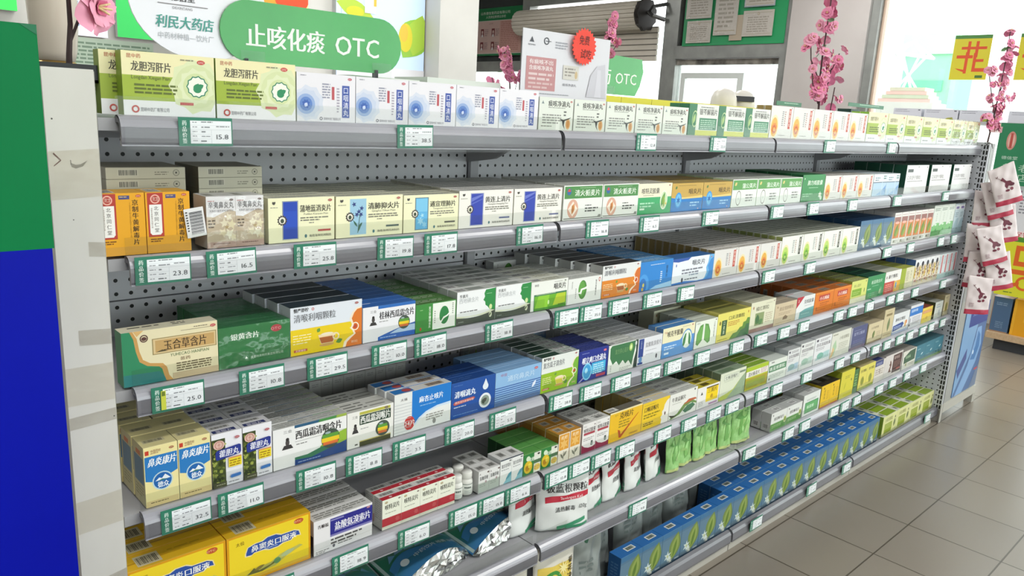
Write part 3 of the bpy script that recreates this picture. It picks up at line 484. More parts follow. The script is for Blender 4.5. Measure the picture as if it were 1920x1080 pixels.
D['ansuo_strip'] = ('tablet_box', 'silver white carton with navy strip at left', .022, 'dfe1e6', 'c2c4c8', 'd2d4d6',
  [('R', .03, .3, .23, .98, '2c438a'), ('E', .13, .2, .1, .12, '5a8cc4'), ('R', .03, .02, .23, .1, '34448a'), ('T', .3, .97, .64, .17, '盐酸氨溴索片', '7c7a80', 0, .02), ('L', .32, .9, .5, 1, .04, 'a4a4ac'), ('E', .8, .2, .05, .09, '3c3c48'), ('V', .13, .92, .07, '止咳化痰', 'c4d0ec', 1.1), ('L', .34, .7, .36, 1, .05, 'b0b0b8')], [('L', .1, .9, .85, 3, .3, 'a4a6a8', .3)], [])
D['kekeping'] = ('capsule_box', 'cream over blue carton with lungs in ring', .024, 'e9e3be', '5a86b8', '4f86c0',
  [('P', [(0, 0), (0, .5), (.55, .5), (.62, .6), (1, .6), (1, 0)], '5b94d0'), ('E', .77, .46, .3, .36, '5b94d0'), ('E', .77, .46, .26, .31, 'e2ecdc')] + lungs(.76, .46, .24, '3f7f4a', .62) + [('T', .13, .62, .7, .18, '咳克平胶囊', '3c3430', 0, .05), ('T', .04, .13, .82, .07, '千金', 'b8604a'), ('L', .07, .45, .38, 2, .08, 'c4dcf0'), ('R', .08, .1, .22, .17, 'd8e6f2'), ('Q', .92, .93, 'a8503c', .03), ('L', .6, .86, .93, 1, .03, 'b0aa88')], [], [])
D['lungs'] = ('capsule_box', 'white carton with pair of green lungs', .03, 'e6ebdf', 'b8beae', 'c4cabc', lungs(.38, .5, .42, '5c9448', 1.6) + lungs(.38, .5, .34, '6fa858', 1.4) + [('V', .88, .9, .12, '止咳宝胶囊', '7a7c76', 1.02, .8), ('Q', .93, .94, '6a5a4a', .03), ('T', .06, .3, .9, .06, '哈药', '8a8c84')], [], [])
D['kouyanqing'] = ('granule_box', 'pale yellow carton with upright dark green sign', .06, 'e2d86c', 'c8c060', 'b8b05c',
  [('P', [(1, 0), (1, .62), (.92, .64), (.88, .52), (.8, .5), (.78, .36), (.7, .34), (.62, .2), (.5, .18), (.42, .04), (.4, 0)], '5f8a3a'), ('P', [(1, 0), (1, .4), (.9, .42), (.86, .26), (.74, .22), (.66, .08), (.6, 0)], '3f6e44'), ('R', .13, .2, .28, .74, '2f5a34'), ('V', .205, .72, .15, '口炎清', 'd8e0c0', 1.08, .8, .03), ('T', .32, .86, .72, .13, '口炎清颗粒', '454626', 0, .04), ('L', .32, .68, .64, 3, .06, 'c08a3c'), ('E', .08, .66, .06, .07, '8a7a34'), ('E', .93, .86, .03, .05, 'c0803c'), ('L', .04, .4, .08, 1, .05, '8a8438')], [('R', .1, .1, .9, .9, '8a8a48')], [])
D['juhong'] = ('granule_box', 'thick cream granule carton with square leaf picture', .055, 'dcdbc2', 'bcbca4', 'c9c8b2',
  [('T', .2, .82, .7, .13, '橘红颗粒', '5a5a44', 0, .03), ('R', .2, .2, .56, .62, '8a9a6a'), ('K', .24, .26, .3, .3, '4f7444', .9), ('K', .3, .3, .28, .2, '3f6a44', 1.6), ('K', .36, .24, .28, .2, '5a8450', .5), ('L', .62, .92, .56, 5, .07, 'c0b49c'), ('R', 0, 0, 1, .12, '9a7a70'), ('E', .1, .82, .04, .05, 'b08a6a'), ('Q', .93, .92, '8a6a5a', .025), ('L', .6, .86, .9, 1, .03, 'a8a690')], [('L', .1, .9, .7, 2, .3, 'a8a794', .2)], [])
D['tanbark'] = ('tablet_box', 'dull tan carton with small brown picture', .03, 'cdbc9e', 'a8987e', 'a89c8a', [('T', .2, .88, .66, .16, '通宣理肺颗粒', '8a7660', 0, .02), ('L', .2, .8, .55, 2, .07, 'b09c80'), ('P', [(.4, .2), (.6, .2), (.64, .3), (.52, .4), (.42, .32)], '7c6448'), ('E', .12, .84, .05, .05, '9a8468'), ('L', .1, .9, .1, 1, .04, 'a48e70')], [], [])
D['redcorner'] = ('capsule_box', 'white carton with red corner and teal base', .04, 'e2e4e4', 'c0c4c4', 'd0d2d2', [('P', [(0, 1), (.4, 1), (0, .5)], 'b8303c'), ('T', .07, .2, .76, .14, '2', 'f0dcdc', 0, .04), ('P', [(.2, 0), (.22, .3), (.5, .4), (1, .44), (1, 0)], '6aa4a4'), ('T', .4, .95, .66, .17, '克咳胶囊', '4c4e50', 0, .04), ('L', .45, .9, .56, 1, .04, 'a4a6a6'), ('L', .3, .9, .2, 1, .05, 'b0d0d0')], [], [])
D['orange'] = ('tablet_box', 'vivid orange carton with white lettering on red label', .04, 'da781e', 'a85a20', 'b8662a', [('R', .22, .58, .8, .84, 'b83a2a'), ('T', .26, .76, .62, .16, '小儿咽扁', 'f4e4d8', 0, .05), ('L', .3, .8, .48, 2, .09, 'a85410'), ('L', .1, .9, .16, 1, .05, 'a04c10'), ('R', .03, .93, .97, .96, 'e89a3c'), ('R', .03, .04, .97, .07, 'b85a10'), ('E', .14, .24, .06, .09, 'b05c14')], [('B', .5, .2, .9, .8, '4a3a2a', 'a8a094')], [('B', .3, .15, .7, .7, '4a3a2a', 'a8a094')])
D['limepanel'] = ('tablet_box', 'pale lime carton with grass green panel', .03, 'd2d878', '9ca04c', '8f9654', [('R', .06, .3, .66, .62, '7fa830'), ('T', .14, .6, .72, .12, '穿心莲片', '6a7430'), ('R', 0, 0, 1, .22, 'dcdcc0'), ('L', .12, .6, .5, 2, .08, 'a8c46a'), ('E', .84, .5, .04, .1, '6a7a3a'), ('E', .9, .9, .03, .04, '5a5a3a')], [('L', .1, .9, .7, 2, .3, 'd8d8c0', .25)], [])
D['plaingreen'] = ('tablet_box', 'plain emerald carton with pale lettering', .04, '2f8c52', '1c5a3a', '1f5040', [('T', .22, .86, .64, .15, '板蓝根含片', 'cfe6d2', .1, .03), ('L', .3, .75, .54, 1, .05, '8cc4a0'), ('E', .82, .24, .13, .18, '6aa070'), ('K', .74, .12, .24, .16, 'b4c8a0', 1.0), ('R', .04, .4, .24, .45, 'a8d0b0'), ('L', .1, .5, .24, 2, .08, '6ab084')], [], [])
D['whitered'] = ('granule_box', 'white over red carton with blue drop', .04, 'e6e4e0', '98a83c', 'c8cab8', [('R', 0, 0, .62, .52, 'c0483c'), ('R', .62, 0, 1, .5, 'd8a83c'), ('E', .74, .3, .15, .2, 'e0c060'), ('E', .74, .3, .08, .15, '4a90c4'), ('T', .2, .85, .68, .16, '肺宁颗粒', '3e3c3a', 0, .05), ('L', .08, .5, .42, 4, .09, 'e0988c'), ('E', .1, .74, .04, .07, '6a4a44')], [], [])
D['limecream'] = ('tablet_box', 'lime edged cream carton with upright title', .04, 'd8d4b4', '94a42c', 'b0b44c', [('R', 0, 0, .36, 1, '9aab2c'), ('V', .78, .85, .13, '咽喉片', '6a6448', 1.2, .7), ('L', .42, .62, .8, 6, .08, 'a8a484')], [], [])
def specks(seed, n=36):
    r = random.Random(seed); return [('E', r.uniform(.1, .9), r.uniform(.04, .72), .022, .03, r.choice(['b83a34', '3a3a44', 'd8b83a', '6a5a4a', '8a4a5a', '4a6a4a'])) for i in range(n)]
D['figures'] = ('plaster_box', 'slim white carton crowded with tiny colourful figures', .04, 'd8cdb8', '4a6aa4', 'e0e2e4', [('R', 0, .76, 1, 1, 'e6e8ea'), ('E', .5, .8, .12, .1, '33343e'), ('R', 0, .3, .2, .7, 'd8b840'), ('R', .86, .05, .97, .5, 'e8d8a0')] + specks(2), [], [('R', .2, .1, 1, .7, '3f6fae')])
D['pinkbars'] = ('plaster_box', 'slim pale blue carton with pink upright bar', .04, 'd2dcde', 'c0ccd0', 'd4dadc', [('R', .55, .2, .85, .95, 'c8686a'), ('L', .1, .5, .9, 6, .06, '9aa8b0'), ('V', .7, .9, .06, '创可贴', 'e8c8c4', 1.2), ('R', 0, 0, 1, .16, 'a4c4c4')], [], [])

# ---- fifth shelf
D['yellowliquid'] = ('oral_liquid_box', 'large yellow oral liquid carton with navy title plaque', .045, 'd99a18', 'cc8a14', 'd8ac22',
  [('R', .025, .04, .975, .96, 'ecd02a'), ('P', [(.2, .58), (.23, .7), (.32, .74), (.4, .74), (.46, .79), (.58, .79), (.64, .74), (.8, .74), (.86, .7), (.88, .58), (.8, .6), (.76, .54), (.66, .54), (.6, .5), (.48, .5), (.42, .54), (.3, .54), (.27, .5), (.2, .52)], 'e6d9a8'), ('P', [(.215, .585), (.24, .69), (.33, .725), (.41, .725), (.47, .772), (.57, .772), (.63, .725), (.79, .725), (.85, .685), (.865, .6), (.79, .615), (.75, .556), (.65, .556), (.59, .518), (.49, .518), (.43, .556), (.31, .556), (.28, .525), (.215, .535)], '2b4f9e'),
   ('T', .27, .82, .585, .115, '鼻窦炎口服液', 'f0f0ea', 0, .05), ('L', .4, .68, .56, 1, .025, 'b8c8e0'), ('T', .1, .2, .79, .07, '太极', '6a5010'), ('E', .85, .89, .1, .055, 'c0582c'), ('T', .79, .91, .87, .045, 'OTC', 'f0d8b0'),
   ('P', [(.18, .14), (.3, .2), (.5, .24), (.62, .34), (.86, .4), (.9, .36), (.7, .26), (.56, .14), (.36, .12)], 'b8b45c'), ('P', [(.22, .14), (.3, .24), (.36, .16), (.5, .2), (.6, .3), (.56, .2), (.4, .12)], '6a6a34'), ('E', .58, .23, .07, .06, '5a8a5a'), ('K', .3, .18, .22, .07, '8a7a3a', .3), ('K', .62, .28, .3, .1, 'a8b88a', .25), ('R', .025, .04, .975, .1, 'd8b038')],
  [('R', 0, .42, 1, .5, 'b88a14'), ('B', .12, .14, .36, .85, '4a4434', 'c4bc9c'), ('L', .45, .8, .7, 2, .2, 'b8941c', .3)], [])
D['ambroxol'] = ('tablet_box', 'white carton with large navy title panel', .027, 'e6e4e6', 'c8c8c8', 'cfcfcc',
  [('R', .27, .42, 1, .93, '2a2a86'), ('R', .27, .4, 1, .46, '7c78b0'), ('R', .28, .86, .5, .9, '8c8ac0'), ('T', .34, .97, .58, .21, '盐酸氨溴索片', 'ebeaf2', 0, .05), ('L', .34, .96, .55, 1, .04, 'a8a6d4'), ('T', .06, .24, .76, .1, '齐顺福', '3a3434', 0, .06), ('L', .28, .85, .33, 2, .1, '5a5858'), ('L', .4, .75, .14, 1, .05, '6a6868'), ('E', .33, .12, .04, .05, '6a6870'), ('L', .03, .25, .1, 2, .05, '8a8888'), ('Q', .93, .9, 'b06a80', .04), ('R', 0, .16, 1, .165, 'b8b6b4')],
  [('L', .06, .96, .85, 3, .26, '74756f', .4)], [('R', .1, 0, .9, .55, '24223a')])
D['keteling'] = ('tablet_box', 'small cream carton with crimson base and lid stripe', .03, 'e6e8d8', 'cdccc6', 'd9d8d4',
  [('R', 0, .1, 1, .37, 'bf3440'), ('R', 0, .03, 1, .1, 'd8d6c4'), ('S', .8, .24, .1, .06, 7, 'ca5a5c'), ('T', .12, .9, .66, .16, '咳特灵片', '4a4c44', 0, .05), ('L', .15, .85, .54, 1, .05, 'a4a694'), ('Q', .88, .92, '6a5a54', .03), ('E', .2, .9, .06, .04, 'b8ac8a')],
  [('R', 0, 0, 1, .42, 'b82f3c'), ('E', .5, .2, .12, .09, 'e0b8b8'), ('B', .1, .52, .9, .9, '4a4a48', 'c4c4c0')], [('L', .1, .9, .9, 9, .07, 'a8a8a4')])
D['whitetiny'] = ('tablet_box', 'tiny white carton with grey green lower half', .03, 'dddddb', 'c8c8c6', 'd6d6d4', [('R', 0, 0, 1, .44, 'b4bcb4'), ('T', .1, .9, .58, .17, '氨咖黄敏', '5a5c5c', 0, .04), ('S', .14, .86, .06, .02, 3, '7a7a7a', .5), ('E', .9, .88, .06, .04, '6a5a58'), ('E', .7, .46, .05, .06, 'b0989c'), ('L', .1, .7, .38, 2, .08, '9aa29a')], [('R', .15, .2, .85, .8, 'b8b8b4'), ('B', .2, .25, .8, .75, '3f3f3e', 'a8a8a4', 14)], [])
D['whiteteal'] = ('tablet_box', 'small white carton with teal cloud', .045, 'e2e4e2', 'c8cccc', 'dcdcda', [('P', [(.45, 0), (.55, .2), (.75, .36), (1, .42), (1, 0)], '5a9cac'), ('P', [(.3, 0), (.55, .14), (.8, .2), (1, .3), (1, 0)], '88bcc8'), ('T', .1, .92, .66, .14, '复方甘草片', '4a4e50', 0, .05), ('L', .1, .9, .58, 1, .05, '7a7e80'), ('R', 0, .95, 1, 1, '3a4250'), ('Q', .85, .88, '5a5a60', .04)], [('R', .3, .25, .8, .75, 'b4b4b0'), ('B', .34, .3, .76, .7, '4a4a48', 'a4a4a0', 14)], [])
D['kiwi'] = ('pill_box', 'short green carton with yellow fruit and white end', .03, '2f7c3c', '285f30', '58984c', [('R', .6, 0, 1, .97, 'dcdcd0'), ('R', .6, .44, 1, .62, '4a6a4a'), ('T', .3, .98, .62, .18, '枇杷含片', 'dfe8d8', 0, .04), ('E', .28, .36, .26, .3, 'd8b82c'), ('E', .24, .32, .12, .14, 'b8861c'), ('E', .36, .42, .1, .12, 'e8d04c'), ('E', .26, .78, .12, .12, 'cfe0c4'), ('E', .8, .24, .2, .16, 'd8c05a'), ('L', .63, .95, .3, 2, .1, 'c89a5a'), ('E', .86, .88, .08, .05, '4a4a44')], [('R', 0, 0, 1, .12, '7cb068')], [])
D['amberherb'] = ('granule_box', 'narrow orange and white carton with herb sketch', .045, 'e4dccb', 'a8742c', 'c08a3a', [('R', .06, .42, .94, .97, 'd99a38'), ('T', .2, .8, .8, .12, '枇杷', 'f0dcb4', 0, .03), ('S', .5, .62, .22, .1, 6, 'e6b868'), ('P', [(.48, .06), (.52, .06), (.54, .36), (.5, .36)], '6a6a5a'), ('K', .5, .16, .24, .08, '7a7a6a', .9), ('K', .5, .1, .24, .08, '7a7a6a', 2.2), ('K', .52, .24, .18, .06, '8a8a78', .6)], [('R', .2, .3, .8, .75, 'b4b0a4'), ('B', .25, .35, .75, .7, '4a4238', 'a8a294', 14)], [('R', 0, .9, 1, 1, 'c89a4c')])
D['maroon'] = ('capsule_box', 'white capsule carton with maroon curve at foot', .045, 'e6e4e2', 'd0cecc', 'd8d8d4', [('P', [(0, 0), (0, .3), (.2, .2), (.5, .14), (.8, .14), (1, .18), (1, 0)], '8e2a48'), ('T', .08, .95, .7, .13, '咳特灵胶囊', '3a3636', 0, .05), ('R', .1, .6, .92, .68, 'a84450'), ('L', .1, .9, .5, 2, .06, 'a4a2a0'), ('R', .66, .2, .8, .36, '2a3a34'), ('P', [(.7, .22), (.73, .34), (.76, .22)], 'c8d8d0'), ('T', .06, .3, .88, .06, '白云山', '8a8684'), ('Q', .88, .9, '6a5a5a', .025)], [('L', .1, .9, .8, 2, .2, '8a8a86', .4), ('B', .15, .2, .8, .5, '3a3a3a', 'b4b4b0', 14)], [])
D['check'] = ('tablet_box', 'golden yellow carton with big red tick', .026, 'e6b828', '8a7a3a', '6a675c', [('R', 0, .95, 1, 1, 'e8dca8'), ('T', .28, .72, .72, .2, '克咳片', '463c14', .1, .06), ('L', .28, .64, .64, 3, .09, '9a8420'), ('P', [(.26, .36), (.33, .32), (.36, .17), (.86, .72), (.9, .74), (.37, .06), (.31, .07)], 'b8501c'), ('T', .14, .24, .84, .07, '贵州', 'a8902c'), ('R', .62, .05, .9, .12, 'c89a20'), ('L', .66, .86, .1, 1, .04, '8a6a14')], [('R', 0, .2, .3, 1, 'd8d6cc'), ('B', .03, .3, .26, .9)], [])
D['profile'] = ('tablet_box', 'yellow carton with white face profile at right', .026, 'e6c22c', 'c8b874', 'c8c4b4', [('P', [(1, 0), (.72, 0), (.74, .16), (.7, .26), (.76, .34), (.74, .46), (.8, .54), (.82, .7), (.9, .84), (1, .9)], 'e6e4dc'), ('E', .86, .36, .04, .07, '5a3a34'), ('T', .06, .6, .66, .17, '口咽清喉片', '3a3010', 0, .05), ('L', .06, .68, .56, 2, .1, '8a7a14'), ('L', .06, .45, .24, 2, .07, '5a4a10'), ('L', .06, .5, .9, 1, .03, '9a8a20')], [('B', .1, .2, .4, .8)], [])
D['swoosh'] = ('tablet_box', 'white carton with green and rust swoosh', .026, 'e4e4de', 'c2c4c0', 'c8cac4', [('P', [(.02, .04), (.3, .16), (.55, .5), (.8, .56), (1, .4), (1, .32), (.8, .42), (.6, .34), (.4, .1), (.1, 0)], '6a8a4a'), ('P', [(.5, .42), (.7, .6), (.95, .58), (1, .5), (.86, .5), (.66, .46)], 'b8603c'), ('P', [(.5, .2), (.65, .36), (.85, .4), (.96, .28), (.8, .12), (.6, .08)], '3f7454'), ('P', [(0, .2), (.1, .04), (.3, .1), (.14, .14)], '4a4c3c'), ('T', .07, .58, .68, .17, '牛黄益解片', '5a5854', 0, .04), ('L', .1, .5, .6, 1, .04, 'a8a8a0'), ('E', .9, .93, .04, .04, '4a4a48')], [('B', .1, .2, .35, .8), ('L', .45, .95, .8, 2, .35, 'a0a29c', .25)], [])
D['sanhuang'] = ('tablet_box', 'white carton with bright yellow title square', .026, 'e8e6e4', 'd0cec8', 'c8b83a', [('R', .4, .22, .95, .86, 'f0d020'), ('R', .4, .86, .95, .92, '5a4a2c'), ('T', .45, .9, .64, .2, '三黄片', '5a3c10', 0, .05), ('E', .68, .42, .08, .1, 'c8a018'), ('K', .6, .36, .24, .1, 'b08414', .9), ('S', .2, .68, .1, .05, 3, '4a4a4a', .52), ('R', .55, .04, .95, .13, 'b08ab0'), ('L', .08, .3, .3, 3, .08, 'b0aeac')], [('R', .3, .2, .6, .8, '5a5020')], [])
D['palewave'] = ('tablet_box', 'tall pale sage carton with lime wave', .03, 'd8ddc8', '6a7c68', '8a9c84', [('P', [(0, .14), (.3, .2), (.55, .3), (.8, .6), (1, .8), (1, 0), (0, 0)], 'b8c45c'), ('P', [(.4, .1), (.6, .3), (.82, .62), (1, .78), (1, 0), (.3, 0)], '93a88a'), ('R', .14, .7, .72, .9, 'a8b09c'), ('R', .155, .715, .705, .885, 'dbe0cf'), ('T', .18, .68, .74, .12, '七味清咽片', '4a524a', 0, .04), ('R', .74, .82, .98, .9, '7a8a74'), ('L', .16, .6, .66, 1, .03, 'a8b0a0')], [('R', .1, .2, .6, .8, '6a8064')], [])
D['limeolive'] = ('tablet_box', 'lime lidded carton with white band and olive base', .026, 'b4bc2c', '8c9c34', '7ca02c', [('R', 0, .56, 1, .82, 'e8e6dc'), ('T', .1, .62, .6, .17, '清火栀麦片', '3c3a34', 0, .05), ('R', 0, .05, .98, .5, 'a8982c'), ('R', .04, .12, .9, .42, '8c9a34'), ('L', .66, .96, .8, 4, .06, 'c09aa0'), ('R', 0, .82, 1, 1, 'a8c02c')], [('R', .05, 0, .95, .12, 'd8d8c4'), ('L', .1, .9, .8, 2, .3, 'a8c868', .2)], [])
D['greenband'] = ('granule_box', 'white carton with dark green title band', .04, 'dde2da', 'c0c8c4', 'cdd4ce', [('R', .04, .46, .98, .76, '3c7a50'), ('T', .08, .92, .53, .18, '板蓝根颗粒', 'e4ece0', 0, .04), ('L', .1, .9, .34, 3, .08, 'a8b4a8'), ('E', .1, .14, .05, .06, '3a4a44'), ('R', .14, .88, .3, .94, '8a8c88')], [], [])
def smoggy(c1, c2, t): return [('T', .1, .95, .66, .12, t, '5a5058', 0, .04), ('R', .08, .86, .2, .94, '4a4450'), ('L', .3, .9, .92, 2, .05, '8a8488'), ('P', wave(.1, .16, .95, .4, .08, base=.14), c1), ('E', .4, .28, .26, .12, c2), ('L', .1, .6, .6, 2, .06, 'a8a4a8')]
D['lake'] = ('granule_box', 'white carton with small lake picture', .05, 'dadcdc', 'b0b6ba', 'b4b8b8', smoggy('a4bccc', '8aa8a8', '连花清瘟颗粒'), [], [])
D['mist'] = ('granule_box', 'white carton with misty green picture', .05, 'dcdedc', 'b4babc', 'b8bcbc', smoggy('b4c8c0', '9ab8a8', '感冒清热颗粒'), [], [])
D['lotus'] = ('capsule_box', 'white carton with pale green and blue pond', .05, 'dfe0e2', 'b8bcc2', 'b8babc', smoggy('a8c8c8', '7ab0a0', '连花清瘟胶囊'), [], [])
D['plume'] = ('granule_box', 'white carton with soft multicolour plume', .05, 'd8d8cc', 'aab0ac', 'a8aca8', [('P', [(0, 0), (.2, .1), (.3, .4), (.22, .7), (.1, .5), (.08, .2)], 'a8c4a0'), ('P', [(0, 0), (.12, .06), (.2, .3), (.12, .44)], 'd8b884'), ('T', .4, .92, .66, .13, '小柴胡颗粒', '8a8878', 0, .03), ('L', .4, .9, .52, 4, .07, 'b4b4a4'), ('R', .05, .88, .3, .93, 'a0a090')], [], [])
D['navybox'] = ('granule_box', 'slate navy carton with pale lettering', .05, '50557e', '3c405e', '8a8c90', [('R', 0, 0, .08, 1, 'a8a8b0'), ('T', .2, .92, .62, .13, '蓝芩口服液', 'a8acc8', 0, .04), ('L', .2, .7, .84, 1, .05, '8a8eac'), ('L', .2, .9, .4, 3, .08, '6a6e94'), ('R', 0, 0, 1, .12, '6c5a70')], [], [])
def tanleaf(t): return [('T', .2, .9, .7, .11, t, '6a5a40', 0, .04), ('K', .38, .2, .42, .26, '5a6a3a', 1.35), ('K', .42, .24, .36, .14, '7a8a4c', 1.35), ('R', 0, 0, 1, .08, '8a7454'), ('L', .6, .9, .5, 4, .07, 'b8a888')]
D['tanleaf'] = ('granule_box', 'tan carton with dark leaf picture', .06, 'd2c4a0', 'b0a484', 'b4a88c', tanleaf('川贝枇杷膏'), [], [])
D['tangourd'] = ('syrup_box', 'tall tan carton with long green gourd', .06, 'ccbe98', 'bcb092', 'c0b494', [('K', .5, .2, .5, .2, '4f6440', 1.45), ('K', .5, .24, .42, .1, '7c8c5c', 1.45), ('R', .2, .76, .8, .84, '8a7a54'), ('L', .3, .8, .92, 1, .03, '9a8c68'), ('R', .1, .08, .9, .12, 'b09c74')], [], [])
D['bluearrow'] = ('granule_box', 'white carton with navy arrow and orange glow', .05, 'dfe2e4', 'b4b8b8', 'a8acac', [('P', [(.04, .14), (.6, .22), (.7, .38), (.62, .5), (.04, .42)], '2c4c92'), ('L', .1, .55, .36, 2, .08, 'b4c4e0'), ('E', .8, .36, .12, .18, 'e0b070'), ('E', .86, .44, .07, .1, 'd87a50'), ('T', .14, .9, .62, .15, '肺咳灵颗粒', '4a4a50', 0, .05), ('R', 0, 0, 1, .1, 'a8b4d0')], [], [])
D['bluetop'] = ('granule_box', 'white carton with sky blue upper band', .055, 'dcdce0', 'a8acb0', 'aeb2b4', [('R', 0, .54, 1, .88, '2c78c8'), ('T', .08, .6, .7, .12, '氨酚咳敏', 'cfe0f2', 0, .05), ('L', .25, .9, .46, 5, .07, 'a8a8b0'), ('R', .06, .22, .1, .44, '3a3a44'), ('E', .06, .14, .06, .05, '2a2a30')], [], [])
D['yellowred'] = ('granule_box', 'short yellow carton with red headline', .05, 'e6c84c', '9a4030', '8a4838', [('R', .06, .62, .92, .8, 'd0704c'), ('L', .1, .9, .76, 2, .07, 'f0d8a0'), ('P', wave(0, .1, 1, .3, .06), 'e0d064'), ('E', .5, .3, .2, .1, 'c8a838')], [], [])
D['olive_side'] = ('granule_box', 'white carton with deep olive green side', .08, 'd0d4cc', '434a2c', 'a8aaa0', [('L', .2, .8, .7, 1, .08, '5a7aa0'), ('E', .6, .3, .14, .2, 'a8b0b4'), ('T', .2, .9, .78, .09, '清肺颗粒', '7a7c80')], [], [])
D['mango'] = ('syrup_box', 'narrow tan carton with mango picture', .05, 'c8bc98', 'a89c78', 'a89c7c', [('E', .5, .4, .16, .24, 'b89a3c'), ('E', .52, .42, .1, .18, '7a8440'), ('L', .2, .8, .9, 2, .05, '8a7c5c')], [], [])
# ---- sixth shelf and deck
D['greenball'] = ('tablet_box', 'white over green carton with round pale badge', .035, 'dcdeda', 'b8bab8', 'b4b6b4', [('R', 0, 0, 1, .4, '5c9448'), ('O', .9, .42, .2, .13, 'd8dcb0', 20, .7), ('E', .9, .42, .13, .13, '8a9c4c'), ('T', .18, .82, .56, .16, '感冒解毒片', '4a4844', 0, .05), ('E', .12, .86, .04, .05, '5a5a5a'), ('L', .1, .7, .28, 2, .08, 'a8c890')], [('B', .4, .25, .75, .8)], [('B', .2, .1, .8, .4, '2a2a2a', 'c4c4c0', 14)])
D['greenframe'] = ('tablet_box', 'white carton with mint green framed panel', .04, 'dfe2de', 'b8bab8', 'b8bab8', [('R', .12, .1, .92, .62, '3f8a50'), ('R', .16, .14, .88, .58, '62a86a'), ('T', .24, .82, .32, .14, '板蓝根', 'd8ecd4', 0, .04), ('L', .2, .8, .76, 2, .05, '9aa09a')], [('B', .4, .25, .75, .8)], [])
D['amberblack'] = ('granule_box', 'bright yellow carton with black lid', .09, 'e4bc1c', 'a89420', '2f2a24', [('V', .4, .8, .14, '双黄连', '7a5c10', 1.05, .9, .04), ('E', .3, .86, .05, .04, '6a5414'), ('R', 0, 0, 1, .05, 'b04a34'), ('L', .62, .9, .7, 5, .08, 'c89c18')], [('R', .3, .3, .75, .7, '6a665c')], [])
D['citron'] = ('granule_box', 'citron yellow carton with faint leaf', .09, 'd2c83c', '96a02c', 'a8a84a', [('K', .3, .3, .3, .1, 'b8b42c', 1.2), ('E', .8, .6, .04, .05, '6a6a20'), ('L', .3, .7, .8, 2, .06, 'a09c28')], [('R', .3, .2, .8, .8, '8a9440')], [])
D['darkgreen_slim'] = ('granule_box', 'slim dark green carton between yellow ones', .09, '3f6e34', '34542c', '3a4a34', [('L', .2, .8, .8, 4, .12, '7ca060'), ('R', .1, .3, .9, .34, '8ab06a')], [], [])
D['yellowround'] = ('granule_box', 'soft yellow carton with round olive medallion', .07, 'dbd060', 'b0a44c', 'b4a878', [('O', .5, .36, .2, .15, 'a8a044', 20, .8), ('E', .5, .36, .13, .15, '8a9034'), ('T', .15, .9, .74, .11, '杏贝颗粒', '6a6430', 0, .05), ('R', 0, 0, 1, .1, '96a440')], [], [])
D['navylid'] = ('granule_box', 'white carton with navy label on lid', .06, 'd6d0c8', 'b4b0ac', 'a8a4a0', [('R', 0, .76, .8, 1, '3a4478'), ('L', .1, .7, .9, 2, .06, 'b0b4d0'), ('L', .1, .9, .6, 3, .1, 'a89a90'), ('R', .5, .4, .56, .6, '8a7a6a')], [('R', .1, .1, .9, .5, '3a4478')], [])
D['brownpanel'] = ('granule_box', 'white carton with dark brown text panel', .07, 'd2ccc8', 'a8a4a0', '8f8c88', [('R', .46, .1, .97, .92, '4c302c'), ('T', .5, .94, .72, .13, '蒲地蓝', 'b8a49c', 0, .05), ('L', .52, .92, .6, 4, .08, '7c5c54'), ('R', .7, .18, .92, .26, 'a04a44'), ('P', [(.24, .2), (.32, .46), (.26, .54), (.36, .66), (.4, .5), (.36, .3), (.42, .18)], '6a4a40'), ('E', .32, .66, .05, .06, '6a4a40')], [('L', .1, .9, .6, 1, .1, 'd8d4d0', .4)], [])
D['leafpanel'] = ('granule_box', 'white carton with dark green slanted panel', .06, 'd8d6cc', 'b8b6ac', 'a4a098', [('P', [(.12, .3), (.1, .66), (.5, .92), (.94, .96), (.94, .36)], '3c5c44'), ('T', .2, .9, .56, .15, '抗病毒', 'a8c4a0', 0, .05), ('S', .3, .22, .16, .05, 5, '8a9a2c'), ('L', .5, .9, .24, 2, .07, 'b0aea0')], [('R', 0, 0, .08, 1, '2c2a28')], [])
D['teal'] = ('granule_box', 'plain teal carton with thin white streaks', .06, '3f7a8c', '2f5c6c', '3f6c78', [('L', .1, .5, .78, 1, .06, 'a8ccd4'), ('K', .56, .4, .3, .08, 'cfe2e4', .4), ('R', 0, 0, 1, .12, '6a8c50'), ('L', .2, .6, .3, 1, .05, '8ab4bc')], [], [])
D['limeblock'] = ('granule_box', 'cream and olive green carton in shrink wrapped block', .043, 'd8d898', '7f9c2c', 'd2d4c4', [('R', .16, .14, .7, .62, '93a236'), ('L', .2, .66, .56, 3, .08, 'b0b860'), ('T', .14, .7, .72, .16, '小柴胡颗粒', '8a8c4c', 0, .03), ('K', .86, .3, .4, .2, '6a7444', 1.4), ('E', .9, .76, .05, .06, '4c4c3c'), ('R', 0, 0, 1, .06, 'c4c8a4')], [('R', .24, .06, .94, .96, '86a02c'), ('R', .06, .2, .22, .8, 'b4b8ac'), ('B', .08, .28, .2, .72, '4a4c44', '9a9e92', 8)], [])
D['rearyellow'] = ('granule_box', 'yellow carton seen over the shelf top', .1, 'd8d03c', 'd4cc40', 'd8d24a', [], [('E', .2, .3, .15, .1, '7a7a24'), ('E', .6, .3, .12, .1, 'b88a2c'), ('L', .1, .9, .8, 3, .2, 'a8a83c', .3)], [])
